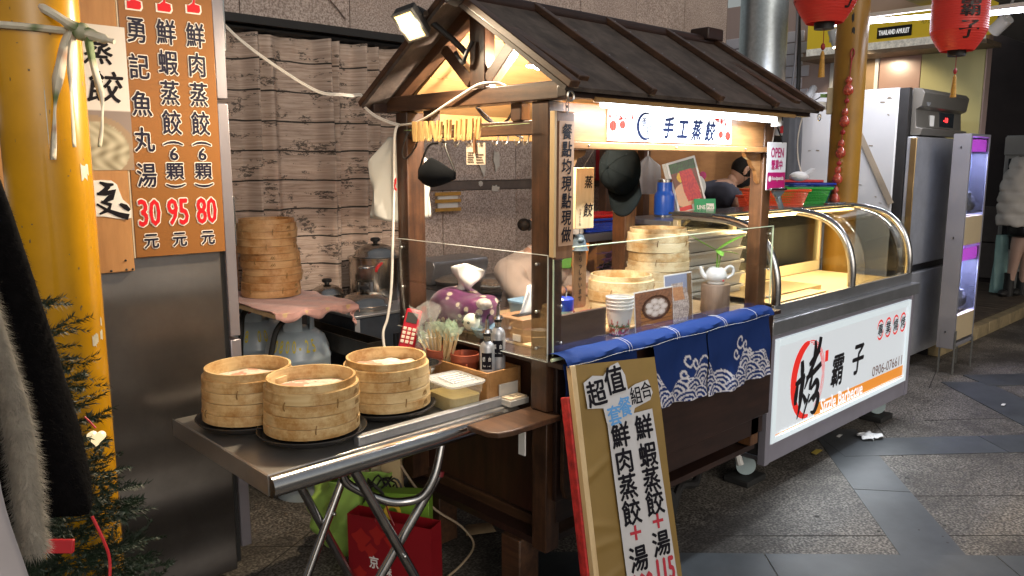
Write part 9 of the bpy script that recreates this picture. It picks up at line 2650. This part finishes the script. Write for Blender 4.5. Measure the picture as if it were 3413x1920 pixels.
# strips of white paper, title stickers
ppm = pbr('matt poster paper', (0.5, 0.49, 0.5), 0.75, 0, 0.05, 14)
MB().flat([(0.112, 0.0), (0.335, 0.0), (0.305, LEN - 0.175), (0.10, LEN - 0.19)], p.o, p.u, p.v, 0.012).build('paper_strip', ppm, cs_, smooth=False)
ttl = [(0.025, 0.145), (0.02, 0.06), (0.06, 0.04), (0.105, 0.045), (0.14, 0.015), (0.175, 0.005), (0.20, 0.05), (0.205, 0.10), (0.24, 0.085), (0.30, 0.075), (0.315, 0.12), (0.30, 0.145), (0.225, 0.165), (0.21, 0.20), (0.165, 0.215), (0.12, 0.225), (0.098, 0.20), (0.09, 0.15)]
MB().flat([(a, LEN - b) for a, b in ttl], p.o, p.u, p.v, 0.0135).build('title_sticker', ppm, cs_, smooth=False)
a_ = MB(); T = dict(bold=0.002, lift=0.0145)
p.text(a_, '超', 0.068, LEN - 0.098, 0.08, 0.085, rot=0.12, **T); p.text(a_, '值', 0.15, LEN - 0.062, 0.085, 0.092, rot=0.12, **T)
p.text(a_, '組', 0.237, LEN - 0.123, 0.052, 0.06, lift=0.0145, bold=0.0007, rot=0.1); p.text(a_, '合', 0.285, LEN - 0.108, 0.05, 0.056, lift=0.0145, bold=0.0007, rot=0.1)
for t_, x0, ss in (('鮮肉蒸餃+湯', 0.15, (0.245, 0.33, 0.415, 0.50, 0.565, 0.65)), ('鮮蝦蒸餃+湯', 0.256, (0.232, 0.325, 0.408, 0.487, 0.547, 0.622))):
	for i, c_ in enumerate(t_):
		if c_ != '+': p.text(a_, c_, x0 + 0.003 * i, LEN - ss[i], 0.08, 0.082, lift=0.0135, bold=0.0022, rot=0.04)
a_.build('lettering', M['ink_black'], cs_, smooth=False)
a_ = MB(); p.text(a_, '套', 0.133, LEN - 0.178, 0.058, 0.066, rot=0.1, lift=0.0147, bold=0.0014); p.text(a_, '餐', 0.183, LEN - 0.155, 0.056, 0.066, rot=0.1, lift=0.0147, bold=0.0014)
a_.build('lettering', pbr('sky blue marker', (0.10, 0.30, 0.62), 0.5, 0, 0), cs_, smooth=False)
a_ = MB()
for (cx_, cy_) in ((0.165, LEN - 0.567), (0.268, LEN - 0.548)):
	for (du, dv_) in ((0.024, 0.005), (0.005, 0.024)):
		a_.flat([(cx_ - du, cy_ - dv_), (cx_ + du, cy_ - dv_), (cx_ + du, cy_ + dv_), (cx_ - du, cy_ + dv_)], p.o, p.u, p.v, 0.0137 + (0.0002 if du < 0.01 else 0))
p.text(a_, '115', 0.277, LEN - 0.71, 0.075, 0.075, lift=0.0137, bold=0.003); p.text(a_, '100', 0.175, LEN - 0.735, 0.08, 0.07, lift=0.0137, bold=0.003)
a_.build('lettering', pbr('dark red paper letters', (0.42, 0.02, 0.04), 0.6, 0, 0), cs_, smooth=False)
